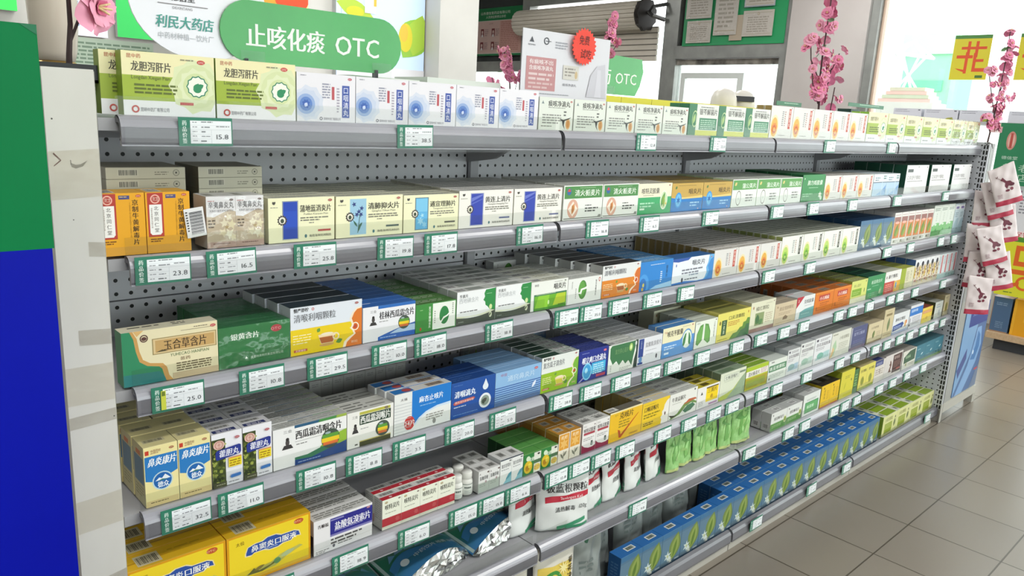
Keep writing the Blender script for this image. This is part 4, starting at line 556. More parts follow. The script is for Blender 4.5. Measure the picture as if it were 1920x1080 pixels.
D['windowgrey'] = ('granule_box', 'lavender grey carton by the shop window', .09, 'c8c8d0', 'b8b8c0', 'd4d4da', [('L', .06, .5, .9, 1, .06, '6a6a74'), ('L', .06, .6, .76, 1, .07, '7c7c88'), ('P', [(.55, 0), (.7, .3), (.85, .36), (.9, .1), (.8, 0)], '9a9a3c'), ('P', [(.68, 0), (.8, .24), (.95, .1), (.9, 0)], '4a6a3a'), ('R', .88, .84, .95, .92, '5a5a64')], [], [])
D['longlow'] = ('tablet_box', 'flat putty grey carton with barcode end', .1, 'b9b7a4', '8c8a7c', 'c2c0b0', [('B', .14, .22, .4, .86, '3a3a38', 'bdbbaa', 30), ('L', .6, .78, .6, 2, .2, '7a786a', .4), ('O', .88, .5, .3, .22, '8a887a'), ('S', .88, .5, .16, .06, 4, '3a3a38'), ('R', 0, .95, 1, 1, 'a4a290')], [], [])
D['spinewhite'] = ('tablet_box', 'white carton stored spine outwards at the back', .1, 'a8a8a4', 'a0a09c', 'b0b0ac', [('L', .2, .8, .9, 2, .06, '8c8c88'), ('B', .2, .06, .85, .24, '4a4a48', '9c9c98', 8)], [], [])
D['paleflat'] = ('tablet_box', 'pale mint white flat carton on the rear shelf', .14, 'e0e6de', 'cfd8d0', 'e2e8e0', [('L', .1, .9, .7, 1, .2, 'a0c0a8')], [('L', .1, .9, .8, 3, .25, 'a8c4ae', .2)], [])
# ------------------------------------------------------------------ surfaces
WHITE = noisy('white_wall_paint', 'd2d0cc', 'dedcd8', 3, 0.6)
STEEL = noisy('grey_steel_frame', '8f918f', 'a3a5a2', 6, 0.35, metal=0.35)
DARKGLASS = M('2b3133', 0.06, spec=0.6)
SHELF = M('a6a6aa', 0.42)
SHELFD = M('b0b0b4', 0.5)
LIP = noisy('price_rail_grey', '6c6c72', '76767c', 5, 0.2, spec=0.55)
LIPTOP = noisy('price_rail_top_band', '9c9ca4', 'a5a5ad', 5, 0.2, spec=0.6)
PEG = pegboard('pegboard_steel', 'd0d1d5', off=(0.0149, 0.0065))
PEGSIDE = pegboard('perforated_side_steel', 'c6c9cf', pitch=0.025, r=0.0034, off=(0.012, 0.0065), axes=('Y', 'Z'),
                   slots=(-0.018, -0.025, -0.037, 0.0035, 0.025, 0.009))
CLEAR = clear('clear_acrylic', 'f9faf9', 0.015)
STRIP = clear('clear_price_strip', 'fafafa', 0.015, 0.12)
FILM = clear('crinkled_film', 'fbfbfb', 0.07, 0.14, 1.0)

def floor_mat():
    m = bpy.data.materials.new('glazed_floor_tile'); m.use_nodes = True
    n, l = nodes(m); b = n['Principled BSDF']
    tc = n.new('ShaderNodeTexCoord'); mp = n.new('ShaderNodeMapping'); mp.inputs['Location'].default_value = (-2.176 + 0.0 , 0.342, 0)
    mp.inputs['Scale'].default_value = (1, 1, 1)
    br = n.new('ShaderNodeTexBrick'); br.offset = 0.0; br.squash = 1.0
    br.inputs['Scale'].default_value = 1.0; br.inputs['Brick Width'].default_value = 0.2983; br.inputs['Row Height'].default_value = 0.294
    br.inputs['Mortar Size'].default_value = 0.0028; br.inputs['Mortar Smooth'].default_value = 0.2
    br.inputs['Color1'].default_value = lin('80786e'); br.inputs['Color2'].default_value = lin('867e73'); br.inputs['Mortar'].default_value = lin('4c4438')
    nz = n.new('ShaderNodeTexNoise'); nz.inputs['Scale'].default_value = 2.2; nz.inputs['Detail'].default_value = 4
    mx = n.new('ShaderNodeMix'); mx.data_type = 'RGBA'; mx.blend_type = 'MULTIPLY'; mx.inputs['Factor'].default_value = 0.08
    l.new(tc.outputs['Object'], mp.inputs[0]); l.new(mp.outputs[0], br.inputs['Vector']); l.new(tc.outputs['Object'], nz.inputs[0])
    l.new(br.outputs['Color'], mx.inputs['A']); l.new(nz.outputs['Fac'], mx.inputs['B']); l.new(mx.outputs['Result'], b.inputs['Base Color'])
    rm = n.new('ShaderNodeMapRange'); rm.inputs['To Min'].default_value = 0.27; rm.inputs['To Max'].default_value = 0.33
    l.new(nz.outputs['Fac'], rm.inputs['Value']); l.new(rm.outputs[0], b.inputs['Roughness'])
    bp = n.new('ShaderNodeBump'); bp.inputs['Strength'].default_value = 0.4; bp.inputs['Distance'].default_value = 0.002; bp.invert = True
    l.new(br.outputs['Fac'], bp.inputs['Height']); l.new(bp.outputs[0], b.inputs['Normal'])
    b.inputs['Specular IOR Level'].default_value = 0.45
    return m

# ------------------------------------------------------------------ the room
def slab(name, a, b, mat, parent=None):
    mb = MB(); mb.box(a, b, mat); return mb.build(name, parent)
X0R, X1R, Y0R, Y1R = -3.2, 6.2, -4.4, 8.2
struct(slab('floor', (X0R - .1, Y0R - .1, -0.1), (X1R + .1, Y1R + .1, 0), floor_mat()))
struct(slab('ceiling', (X0R - .1, Y0R - .1, ROOM_H), (X1R + .15, Y1R + .1, ROOM_H + 0.1), noisy('white_ceiling_board', 'd6d6d4', 'e0e0de', 2, 0.7)))
struct(slab('wall_left', (X0R - .1, Y0R, 0), (X0R, Y1R, ROOM_H), WHITE))
mb = MB()
for a, b in [((X0R, 0), (X1R, .85)), ((X0R, 2.55), (X1R, ROOM_H)), ((X0R, .85), (-1.2, 2.55)), ((5.2, .85), (X1R, 2.55))]: mb.box((a[0], Y0R - .1, a[1]), (b[0], Y0R, b[1]), WHITE)
struct(mb.build('wall_front'))
w_ = struct(slab('window_9', (-1.2, Y0R - .06, .85), (5.2, Y0R - .054, 2.55), clear('added_window_glass', 'f2f7f5', 0.05, 0.02)))  # unseen window, added so daylight reaches deep into the shelves
mb = MB()
for xx in (-1.2, .4, 2.0, 3.6, 5.14): mb.box((xx, Y0R - .09, .85), (xx + .06, Y0R - .02, 2.55), STEEL)
mb.build('window_frame', w_)  # mullions of the added window
struct(slab('wall_back', (X0R, Y1R, 0), (X1R, Y1R + .1, ROOM_H), WHITE))
struct(slab('wall_inner', (-3.2, 2.62, 0), (2.72, 2.72, ROOM_H), WHITE))
# shop front wall at the right: low wall, pillar, steel posts and beams, glass between them
XW = 6.2
mb = MB(); mb.box((XW, Y0R, 0), (XW + .12, Y1R, 0.45), WHITE); mb.box((XW, Y0R, 2.78), (XW + .12, Y1R, ROOM_H), WHITE)
struct(mb.build('wall_right'))
struct(slab('trim_1', (XW - .1, 1.66, 0), (XW + .12, 2.33, ROOM_H), noisy('grey_pillar_paint', 'b9b2b0', 'c2bcba', 2, 0.55)))
for i, (y0, y1, dx) in enumerate([(1.595, 1.66, .06), (2.33, 2.42, .05), (3.53, 3.70, .03), (5.62, 5.74, .05), (6.78, 6.95, .05)]):
    struct(slab('trim_%d' % (i + 2), (XW - dx, y0, 0), (XW + .08, y1, ROOM_H), STEEL))
struct(slab('trim_7', (XW - .005, 1.575, 0.45), (XW + .05, 1.595, ROOM_H), M('cdb3a0', .5)))
for i, (y0, y1, z0, z1) in enumerate([(2.42, 3.53, 1.97, 2.09), (2.42, 3.53, 1.915, 1.965), (5.74, 6.78, 1.86, 1.98), (3.70, 5.62, 2.58, 2.66)]):
    struct(slab('trim_%d' % (i + 8), (XW - (.05 if i != 1 else .01), y0, z0), (XW + .06, y1, z1), STEEL if i != 1 else noisy('stained_steel', '4c4844', 'a19b92', 9, .5)))
struct(slab('trim_12', (XW - .03, 6.95, 0), (XW + .1, Y1R, ROOM_H), WHITE))
GL = clear('window_glass', 'f2f7f5', 0.05, 0.02)
for i, (y0, y1, z0, z1) in enumerate([(Y0R, 1.555, .45, 2.78), (2.42, 3.53, .45, 1.915), (3.70, 5.62, .45, 2.3), (5.74, 6.78, .45, 1.86)]):
    w_ = slab('window_%d' % (i + 1), (XW + .04, y0, z0), (XW + .046, y1, z1), GL); struct(w_)
    if i == 1:
        mb = MB(); fm = M('dfe4e2', .4)
        for a, b in [((2.78, .6), (2.84, 1.84)), ((3.42, .6), (3.47, 1.84)), ((2.84, 1.79), (3.42, 1.84)), ((2.84, .6), (3.42, .66))]: mb.box((XW + .0, a[0], a[1]), (XW + .035, b[0], b[1]), fm)
        f_ = mb.build('window_frame', w_)
for i, (y0, y1, z0, z1) in enumerate([(2.42, 3.53, 2.09, 2.78), (3.70, 5.62, 2.66, 2.78), (5.74, 6.78, 1.98, 2.78)]):
    struct(slab('window_%d' % (i + 5), (XW + .03, y0, z0), (XW + .04, y1, z1), DARKGLASS))

# rolled shutter under its beam
sh = tag(empty('roller_shutter', (XW - .14, 4.7, 2.39)), 'rolled up white slatted shutter with dark bracket end', 'roller shutter')
slat = noisy('shutter_slat_paint', 'ccc4b8', 'dad3c8', 3, 0.5)
prof = []
for i in range(20):
    a0, a1 = 2 * math.pi * i / 20, 2 * math.pi * (i + .86) / 20
    prof += [(.135 * math.cos(a0), .135 * math.sin(a0)), (.138 * math.cos((a0 + a1) / 2), .138 * math.sin((a0 + a1) / 2)), (.135 * math.cos(a1), .135 * math.sin(a1)), (.122 * math.cos(a1 + .02), .122 * math.sin(a1 + .02))]
mb = MB(); n_ = len(prof)
vs = [(p[0], -.8, p[1]) for p in prof] + [(p[0], .98, p[1]) for p in prof]
mb.add(vs, [(i, (i + 1) % n_, n_ + (i + 1) % n_, n_ + i) for i in range(n_)] + [tuple(range(n_)), tuple(range(n_, 2 * n_))], slat)
mb.build('shutter_roll', sh)
mb = MB()
for i in range(6): z = -.16 - i * .055; mb.prism([(0, 0)] * 3, 0, 0, slat) if 0 else mb.box((.10, -.93, z), (.125, .9, z + .047), slat); 
for i in range(6): z = -.16 - i * .055; mb.box((.095, -.93, z + .047), (.115, .9, z + .055), M('6c675f', .6))
mb.build('shutter_curtain', sh)
dk = M('2a2624', .6)
mb = MB(); vs = []
for x_, r_ in ((-.82, .15), (-.86, .15)):
    vs += [(r_ * math.cos(2 * math.pi * i / 18) * (1.08 if i % 2 else .95), x_, r_ * math.sin(2 * math.pi * i / 18) * (1.08 if i % 2 else .95)) for i in range(18)]
mb.add(vs, [(i, (i + 1) % 18, 18 + (i + 1) % 18, 18 + i) for i in range(18)] + [tuple(range(18)), tuple(range(18, 36))], dk)
mb.tube([(0, -.87, .02), (-.02, -.95, -.02), (.08, -1.02, -.05)], .022, M('6a6a6a', .4, .6)); mb.tube([(.02, -.87, .02), (-.06, -.97, .06), (.1, -1.02, .1)], .018, M('5a5a5a', .4, .6))
mb.build('end_bracket', sh)

# ceiling light fittings
for i, (tx, ty, ax) in enumerate(TUBES):
    o = tag(empty('ceiling_light', (tx, ty, ROOM_H)), 'ceiling tube light fitting, number %d over the shop floor' % (i + 1), 'light', 'ceiling tube lights')
    mb = MB(); mb.box((-.62, -.09, -.045), (.62, .09, 0), M('d8d8d6', .5)); mb.build('fitting_body', o)
    mb = MB(); mb.box((-.58, -.05, -.085), (.58, -.01, -.045), M('fffdf6', .5, emit=3.0)); mb.box((-.58, .01, -.085), (.58, .05, -.045), M('fffdf6', .5, emit=3.0)); mb.build('tube', o)

# outdoors through the shop window
struct(slab('ground', (-12, -24, -0.26), (40, 22, -0.2), noisy('pale_paving', 'c8c8c4', 'd4d4d0', 1.5, .8)))
def outdoor(name, label, cat, boxes, loc):
    o = tag(empty(name, loc), label, cat); 
    for pn, lst in boxes:
        mb = MB()
        for a, b, c in lst: mb.box(a, b, M(c, .7))
        mb.build(pn, o)
    return o
outdoor('kiosk', 'pale green street kiosk outside the shop window', 'kiosk', [('booth', [((0, 0, 0), (.9, .68, 2.62), '8fcfa8')]), ('roof', [((-.04, -.04, 2.62), (.94, .72, 2.9), 'b4e0c4')]), ('sign_board', [((-.02, .1, 2.1), (0, .6, 2.25), '6cc496')])], (12.0, 2.95, -.1))
gz = tag(empty('gazebo', (9.4, 2.55, -.1)), 'white pole gazebo frame outside beside the green kiosk', 'gazebo')
mb = MB(); wp = M('e6e8e8', .5)
for a, b in [((-.2, -.2), (.12, .14)), ((-.2, .2), (.12, -.14)), ((.2, -.2), (-.1, .14)), ((.2, .2), (-.1, -.14))]: mb.tube([(a[0], a[1], 1.78), (b[0], b[1], 2.38)], .014, wp)
mb.build('poles', gz)
mb = MB()
for a, b in [((-.14, -.2, 2.34), (-.14, .2, 2.40)), ((.14, -.2, 2.34), (.14, .2, 2.40)), ((-.14, -.2, 2.34), (0, 0, 2.52)), ((-.14, .2, 2.40), (0, 0, 2.52)), ((.14, -.2, 2.34), (0, 0, 2.52)), ((.14, .2, 2.40), (0, 0, 2.52)), ((-.14, .2, 2.40), (.14, .2, 2.40)), ((-.14, -.2, 2.34), (.14, -.2, 2.34))]: mb.tube([a, b], .016, wp)
mb.build('roof_frame', gz)
mb = MB(); mb.box((-.3, -.45, 0), (.3, .35, 1.78), M('dcdad6', .7)); mb.build('stand', gz)
bp_ = tag(empty('quilt_pile', (8.6, 2.2, -.1)), 'pile of pastel quilts on a pale table below the white frame', 'quilts')
mb = MB(); mb.box((-.15, -.3, 0), (.25, .32, 1.8), M('dcd8d2', .7)); mb.build('table', bp_)
for i in range(4):
    mb = MB(); mb.box((-.12 + .02 * i, -.26 + .03 * i, 1.8 + .04 * i), (.2, .28 - .03 * i, 1.837 + .04 * i), M(['e0bcb4', 'c4ccb4', 'e4bcb4', 'ccc8b4'][i], .8)); mb.build('quilt', bp_)
outdoor('building', 'hazy pale building far across the street', 'building', [('facade', [((0, 0, 0), (4, 26, 3.4), 'dededc')]), ('window_band', [((-.05, 9, 2.6), (0, 11, 3.0), 'c8cccb'), ((-.05, 12, 2.6), (0, 14, 3.0), 'c8cccb')])], (24, -8, -.1))

# light boxes on the inner wall
def poster(name, label, cat, w, h, put_ops, base, loc, rot, thick=.03, frame=None, emit=0.0, group=None, group_name=None):
    """upright board whose printed face looks towards -y before rotation; origin bottom left of its face"""
    mb = MB(); mb.box((0, 0, 0), (w, thick, h), M(frame or base, .4), {0: M(base, .4, emit=emit)})
    pr = Print(mb, w, h, lambda x, y, e: (x, -e, y), rough=.4); pr.step = 0.0004 if w > .5 else 0.00008
    pr.ink(put_ops)
    o = mb.build(name); o.location = loc; o.rotation_euler = rot
    return tag(o, label, cat, group)
lemon = [('R', .05, .3, .06, 1, 'b8d0ec'), ('K', .0, .6, .3, .12, 'b8d44a', -.25), ('E', .2, .55, .07, .035, 'd8d83a'), ('K', .74, .28, .34, .26, '9ccf4a', 1.0), ('K', .86, .3, .3, .2, 'b4d84c', 1.3), ('E', .77, .42, .06, .10, 'e6d83c'), ('E', .75, .45, .035, .06, 'ecc84a'), ('R', .3, .55, .42, 1, 'f2f0e6'), ('R', .4, .6, .43, 1, 'e8c04a'), ('R', .0, 0, 1, .2, 'eeeef4'), ('V', .5, .98, .1, '免疫力', '6a90b8', 1.1), ('L', .32, .38, .95, 6, .05, '8aa8c8')]
poster('light_box_poster', 'glowing pale blue light box with lime slices behind the white sign', 'poster', .57, .78, lemon, 'c0d6f0', (1.86, 2.58, 1.42), (0, 0, 0), .035, 'b0b4b4', .4)
poster('light_box_poster', 'bright green light box corner above the left shelf end', 'poster', .5, .8, [('R', 0, 0, 1, .3, '3fd468')], '2fd95c', (.79, 2.58, 1.60), (0, 0, 0), .035, 'c0c0c0', .5)
poster('light_box_poster', 'glowing orange and red light box behind the green sign top', 'poster', .3, .5, [('E', .4, .1, .2, .2, 'e8a03a'), ('E', .7, .15, .2, .2, 'd8502c')], 'f0d890', (1.40, 2.58, 1.815), (0, 0, 0), .035, 'c0c0c0', .4)
poster('light_box_poster', 'pale light box with blue printed figure behind the jar', 'poster', .2, .7, [('T', .2, .95, .05, .06, '10亿', '9ab0d0'), ('L', .1, .9, .3, 3, .05, 'c0cce0')], 'dfe2ee', (.55, 2.58, 1.59), (0, 0, 0), .035, 'c0c0c0', .35)
poster('light_box_poster', 'green light box edge beside the far left pillar', 'poster', .3, .7, [], '3fd25c', (.12, 2.58, 1.66), (0, 0, 0), .035, 'c0c0c0', .4)
struct(slab('trim_13', (2.44, 2.45, 0), (2.72, 2.62, ROOM_H), noisy('white_column_paint', 'c6c4c0', 'd4d2ce', 2, .6)))

# notice boards on the shop front
nb = [('R', .0, .74, 1, 1, '1d7a48'), ('R', .0, 0, 1, .04, '1d7a48'), ('R', .02, .05, .98, .73, 'd4b4ae'), ('T', .24, .8, .87, .055, '山东德信堂药店有限公司', 'dfe8dc'), ('T', .34, .7, .79, .05, '人员岗位职责公示栏', 'dfe8dc'), ('R', .6, .06, .98, .72, 'd2a59c'), ('L', .62, .95, .7, 16, .038, 'b8827c'), ('T', .4, .55, .66, .03, '公示栏', '9a6a64')]
for r_ in range(2):
    for c_ in range(3):
        x_, y_ = .06 + c_ * .2, .4 - r_ * .28
        nb += [('R', x_, y_, x_ + .055, y_ + .17, '7a3438'), ('E', x_ + .028, y_ + .1, .025, .035, 'e0c8c0'), ('P', [(x_ + .005, y_), (x_ + .02, y_ + .06), (x_ + .036, y_ + .06), (x_ + .05, y_)], 'e6e0e0'), ('L', x_ + .075, x_ + .14, y_ + .16, 4, .04, 'b09090')]
poster('notice_board', 'green headed pink notice board with six staff portraits', 'notice board', 1.02, .56, nb, 'cfd4cc', (XW - .03, 6.76, 2.05), (0, 0, -math.pi / 2), .02)
poster('certificate_board', 'green display board behind the clear certificate sleeves', 'notice board', 1.06, .62, [('L', .02, .98, .03, 1, .01, '4a9a70')], '2f9a62', (XW - .06, 3.45, 2.085), (0, 0, -math.pi / 2), .015)
cert = [('R', .03, .04, .97, .96, 'cfc8c0'), ('O', .5, .86, .05, .03, 'b09a70'), ('L', .15, .85, .75, 7, .09, 'aaa296'), ('R', .06, .08, .94, .1, 'b4a890'), ('R', .06, .9, .94, .92, 'b4a890')]
for i, (y, z, w_, h_, lb) in enumerate([(3.40, 2.11, .27, .20, 'lower left framed certificate with crest on green board'), (3.42, 2.33, .28, .26, 'upper left certificate sleeve with wrinkled film on green board'), (3.10, 2.17, .24, .42, 'tall middle certificate sleeve on green board'), (2.93, 2.12, .13, .22, 'plain buff paper strip between certificate sleeves'), (2.80, 2.15, .30, .22, 'lower right certificate with ruled lines on green board'), (2.80, 2.40, .30, .26, 'blue grey upper right certificate on green board')]):
    o = poster('certificate', lb, 'certificate', w_, h_, cert if i != 3 else [('L', .1, .9, .4, 4, .08, 'b8a894')], ['cfcac0', 'c8c4bc', 'c8c2ba', 'b8aa98', 'cbc6ba', 'a8b0bc'][i], (XW - .075 - .004 * (i % 3), y, z), (0, 0, -math.pi / 2), .003, group='certificates on the green board')
    if i != 3:
        mb = MB(); NX, NZ = 8, 8
        vs = [(w_ * a / NX, -.004 - .002 * math.sin(a * 2.1 + b * 1.3 + i), h_ * b / NZ) for b in range(NZ + 1) for a in range(NX + 1)]
        mb.add(vs, [(b * (NX + 1) + a, b * (NX + 1) + a + 1, (b + 1) * (NX + 1) + a + 1, (b + 1) * (NX + 1) + a) for b in range(NZ) for a in range(NX)], FILM)
        mb.build('film_sleeve', o, True)
yel = [('R', 0, .92, 1, 1, '4a8040'), ('R', 0, 0, 1, .92, 'cfc234'), ('R', .22, .68, .9, .74, 'd2502c'), ('R', .38, .5, .46, .86, 'd2502c'), ('R', .6, .5, .68, .86, 'd2502c'), ('R', .12, .48, .56, .55, 'd2502c'), ('R', .36, .14, .44, .62, 'd2502c'), ('P', [(.12, .26), (.2, .22), (.4, .16), (.4, .22)], 'd2502c'), ('R', .58, .2, .66, .6, 'd2502c'), ('R', .58, .18, .92, .26, 'd2502c'), ('R', .64, .4, .86, .46, 'd2502c'), ('R', .7, .04, .9, .1, '4a6a34')]
poster('window_sign', 'yellow window sign with orange red character', 'sign', .25, .32, yel, 'cfc234', (XW + .0, 1.03, 1.785), (0, 0, -math.pi / 2), .004, group='yellow signs in the window')
poster('window_sign', 'second yellow window sign partly behind the blossom', 'sign', .25, .32, yel, 'cfc234', (XW + .0, .60, 1.785), (0, 0, -math.pi / 2), .004, group='yellow signs in the window')
# ------------------------------------------------------------------ the shelving run
XB = [0.0, 0.9, 1.8, 2.705, 3.66]
ZT = [1.331, 1.134, 0.9336, 0.7311, 0.5381, 0.3505]
YL = [0.0, -0.005, 0.0, -0.0015, -0.005, -0.010]
DECK, YD = 0.055, -0.024
SN = ['top', 'second', 'third', 'fourth', 'fifth', 'sixth', 'bottom']
BAYL = ['grey pegboard shelving bay next to the white post', 'grey pegboard shelving bay, second from the white post', 'grey pegboard shelving bay, third from the white post', 'grey pegboard shelving bay with the perforated side panel at the far end']
def rail_profile(y, z):
    p = [(.012, -.006), (.008, -.001), (.0, .0), (-.006, -.002), (-.0105, -.006), (-.0132, -.011), (-.0146, -.016), (-.0152, -.022), (-.0155, -.030), (-.0152, -.036), (-.013, -.0405), (-.008, -.0405), (-.009, -.034), (-.0095, -.018), (-.006, -.010), (.012, -.010)]
    return [(y + a, z + b) for a, b in p]
for bi in range(4):
    x0, x1 = XB[bi] + .0015, XB[bi + 1] - .0015
    bay = tag(empty('shelving_bay', (x0, 0, 0)), BAYL[bi], 'shelf', 'bays of the grey shelving run')
    W = x1 - x0
    mb = MB()
    for k, (z0, z1) in enumerate([(.09, .3925), (.3955, .6925), (.6955, .9925), (.9955, 1.2925), (1.2955, 1.322)]): mb.box((0, .302, z0), (W, .312, z1), PEG)
    mb.build('back_panel', bay)
    mb = MB(); mb.box((.0, .290, .03), (.024, .314, 1.305), SHELFD); mb.build('upright', bay)
    for s in range(6):
        y, z = YL[s], ZT[s]
        mb = MB(); mb.box((0, y + .009, z - .022), (W, .300, z - .0045), SHELF); mb.box((0, .275, z - .045), (W, .300, z - .022), SHELF)
        bd = mb.build('shelf_board', bay)
        mb = MB(); xa = .022 if bi == 0 else .004
        mb.prism(rail_profile(y, z), xa, W - .004, LIP); mb.prism([(y + .008, z - .0005), (y, z + .0004), (y - .0062, z - .0016), (y - .0109, z - .0058), (y - .0136, z - .0109), (y - .0150, z - .0155), (y - .0140, z - .0155), (y - .010, z - .007), (y, z - .002)], xa, W - .004, LIPTOP); mb.box((xa, y - .0158, z - .0412), (W - .004, y - .0125, z - .0392), LIPTOP); r_ = mb.build('price_rail', bd)
        mb = MB(); mb.box((xa, y + .003, z), (W - .006, y + .0042, z + .026), CLEAR); mb.build('clear_guard', bd)
        if bi == 0:
            mb = MB(); mb.prism([(y - .0182, z - .014), (y - .0186, z - .046), (y - .0178, z - .046), (y - .0174, z - .014)], xa + .004, W - .01, STRIP); mb.build('clear_strip', bd)
        for xx in (0.0, W - .003):
            mb = MB(); mb.prism([(.30, z - .09), (.30, z - .0225), (y + .03, z - .0225), (y + .06, z - .03), (y + .13, z - .042), (y + .20, z - .075)], xx, xx + .003, SHELFD); mb.build('bracket', bd)
    mb = MB(); mb.box((0, YD + .004, DECK - .02), (W, .300, DECK), SHELF)
    bd = mb.build('base_deck', bay)
    mb = MB(); mb.prism([(YD + .006, DECK + .020), (YD - .004, DECK + .016), (YD - .009, DECK + .008), (YD - .010, DECK - .016), (YD - .008, DECK - .024), (YD + .006, DECK - .024)], .004, W - .004, LIP); mb.build('price_rail', bd)
    mb = MB(); mb.box((.004, YD + .008, DECK), (W - .006, YD + .0092, DECK + .034), CLEAR); mb.build('clear_guard', bd)
    mb = MB(); mb.box((.001, YD, 0), (W - (.001 if bi < 3 else .05), YD + .012, DECK - .022), noisy('kick_plate_grey', 'aaa79f', 'b6b3ab', 4, .45)); mb.build('kick_plate', bay)
    mb = MB(); mb.box((0, .316, 1.308), (W, .62, 1.327), SHELF); mb.box((0, .314, 0.05), (W, .322, 1.3), SHELFD); mb.build('rear_shelf', bay)
    if bi == 3:
        mb = MB(); mb.box((W, -.045, .06), (W + .012, .33, 1.345), PEGSIDE); sp_ = mb.build('side_panel', bay)
        mb = MB(); mb.box((W - .014, -.049, 0), (W + .012, -.0455, .09), M('b2b0a8', .5)); mb.box((W - .0, -.0455, 0), (W + .012, .01, .06), M('b2b0a8', .5)); mb.box((W - .0, .01, .03), (W + .012, .33, .06), M('b2b0a8', .5)); mb.build('foot', bay)
    else:
        pass

# end unit behind the side panel, seen from its flank
eu = tag(empty('end_shelving_unit', (3.675, -.045, 0)), 'end shelving unit with blue banner on its flank, past the perforated panel', 'shelf')
mb = MB(); mb.box((.005, 0, .09), (.46, .02, .60), noisy('flank_panel_grey', '9a9a96', 'a6a6a0', 3, .5)); mb.box((.005, 0, .60), (.06, .03, 1.34), M('969696', .5)); mb.box((.02, .02, 0.1), (.44, .33, .12), SHELF); mb.build('flank_panel', eu)
mb = MB(); mb.box((.0, -.004, .045), (.48, .03, .09), M('b8b5ac', .5)); mb.box((.44, -.006, 0), (.48, .03, .05), M('b0ada4', .5)); mb.build('foot_beam', eu)
bn = [('R', 0, 0, 1, 1, '4a6a9a'), ('P', [(0, 0), (.5, .45), (.62, .8), (.5, 1), (0, 1)], '7aa0c8'), ('R', .2, .76, 1, 1, '26408a'), ('P', [(.1, 0), (.45, .3), (.6, .6), (.62, .72), (.8, .72), (.92, .5), (.8, .3), (.4, 0)], '7ea4d0'), ('P', [(.52, .36), (.66, .5), (.68, .68), (.8, .62), (.84, .48), (.72, .34)], '4a7ab0'), ('P', [(0, .3), (.3, .52), (.34, .4), (.1, .2)], '45548c'), ('E', .6, .44, .02, .025, 'dce8f4'), ('P', [(.7, 0), (1, .3), (1, 0)], '6a7a94'), ('R', .8, .2, .95, .225, 'b84a5a'), ('T', .3, .5, .88, .06, '关节', 'a8bcdc'), ('T', .72, .9, .86, .06, '健康', 'a8bcdc')]
poster('blue_banner', 'blue knee joint banner on the end unit flank', 'banner', .35, .46, bn, '5c82b4', (3.775, -.0485, .1), (0, 0, 0), .003)

# ------------------------------------------------------------------ stock
ORD = ['first', 'second', 'third', 'fourth', 'fifth', 'sixth', 'seventh', 'eighth', 'ninth', 'tenth', 'eleventh', 'twelfth', '13th', '14th', '15th', '16th', '17th', '18th', '19th']
_meshes = {}
def getmesh(dn, w, h):
    k = (dn, round(w, 4), round(h, 4))
    if k not in _meshes:
        kind, look, d, base, side, top, ops, tops, sides = D[dn]
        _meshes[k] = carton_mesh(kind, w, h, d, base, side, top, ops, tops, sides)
    return _meshes[k]
_jr = random.Random(11)
def put(s, dn, x, w, h, cols=1, pitch=None, deep=1, dx=0.0, y=None, z=None, look=None, gap=.0020, first=0, where=None, stack=1, rz=0.0):
    kind, lk, d = D[dn][:3]; look = look or lk
    me = getmesh(dn, w, h)
    zz = z if z is not None else (ZT[s] if s < 6 else DECK) + .0003
    yy = y if y is not None else ([*YL, YD + .013][s] + .0075)
    shelf = where or ('%s shelf' % SN[s] if s < 6 else 'bottom deck')
    grp = '%s: %s' % (shelf, look) if cols * deep * stack > 1 else None
    for c in range(cols):
        for r in range(deep):
            for t in range(stack):
                o = bpy.data.objects.new(kind, me)
                j = 0 if r == 0 else _jr.uniform(-.0025, .0025)
                o.location = (x + c * (pitch or w) + r * dx + (0 if cols > 1 and dx == 0 else j * .5), yy + r * (d + gap), zz + t * (h + .0004))
                o.rotation_euler = (0, 0, rz)
                link(o)
                bits = [look]
                if cols > 1: bits.append('%s column' % ORD[c + first])
                if deep > 1: bits.append('front row' if r == 0 else '%s row back' % ORD[r])
                if stack > 1: bits.append('%s up in stack' % ORD[t])
                tag(o, ', '.join(bits) + (' on ' if len(bits) == 1 else ', ') + shelf, 'box', grp)

# top shelf
put(0, 'longdan', .0354, .128, .0868, 2, .1304, 2, dx=-.021)
put(0, 'kouyan', .2961, .1078, .0772, 5, .1092, 3)
put(0, 'tan', .8445, .1040, .0672, 5, .1076, 3)
put(0, 'greenleaf', 1.383, .134, .0788, 3, .1359, 2)
put(0, 'orangeflower', 1.792, .131, .0925, 5, .1326, 2)
put(0, 'lime_plain', 2.458, .168, .1005, 7, .1712, 2)
# second shelf
put(1, 'niuhuang', -.0085, .0626, .089, 2, .0638, 1)
put(1, 'longlow', .0205, .113, .0168, y=.058, stack=7, look='flat putty grey barcoded carton behind the yellow ones')
put(1, 'longlow', .1545, .1045, .0168, y=.06, stack=7, look='flat putty grey barcoded carton behind the film pack')
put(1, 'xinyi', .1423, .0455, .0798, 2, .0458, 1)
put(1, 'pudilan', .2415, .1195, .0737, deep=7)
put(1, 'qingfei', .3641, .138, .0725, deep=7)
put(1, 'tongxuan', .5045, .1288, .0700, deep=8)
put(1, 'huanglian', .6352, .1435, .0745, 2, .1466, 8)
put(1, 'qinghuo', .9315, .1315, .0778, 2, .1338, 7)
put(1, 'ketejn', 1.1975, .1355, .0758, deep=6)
put(1, 'goldblue', 1.3345, .1405, .0737, 2, .1425, 6)
put(1, 'pugongying', 1.621, .1335, .0785, 3, .1362, 6)
put(1, 'feili', 2.0312, .152, .0857, deep=5)
put(1, 'orangeflower', 2.1864, .126, .0803, 3, .1275, 5, look='white carton with orange flower drop')
put(1, 'iceblue', 2.571, .118, .0803, 2, .1195, 5)
put(1, 'tallwhite', 2.868, .228, .111, 3, .2625, 4)
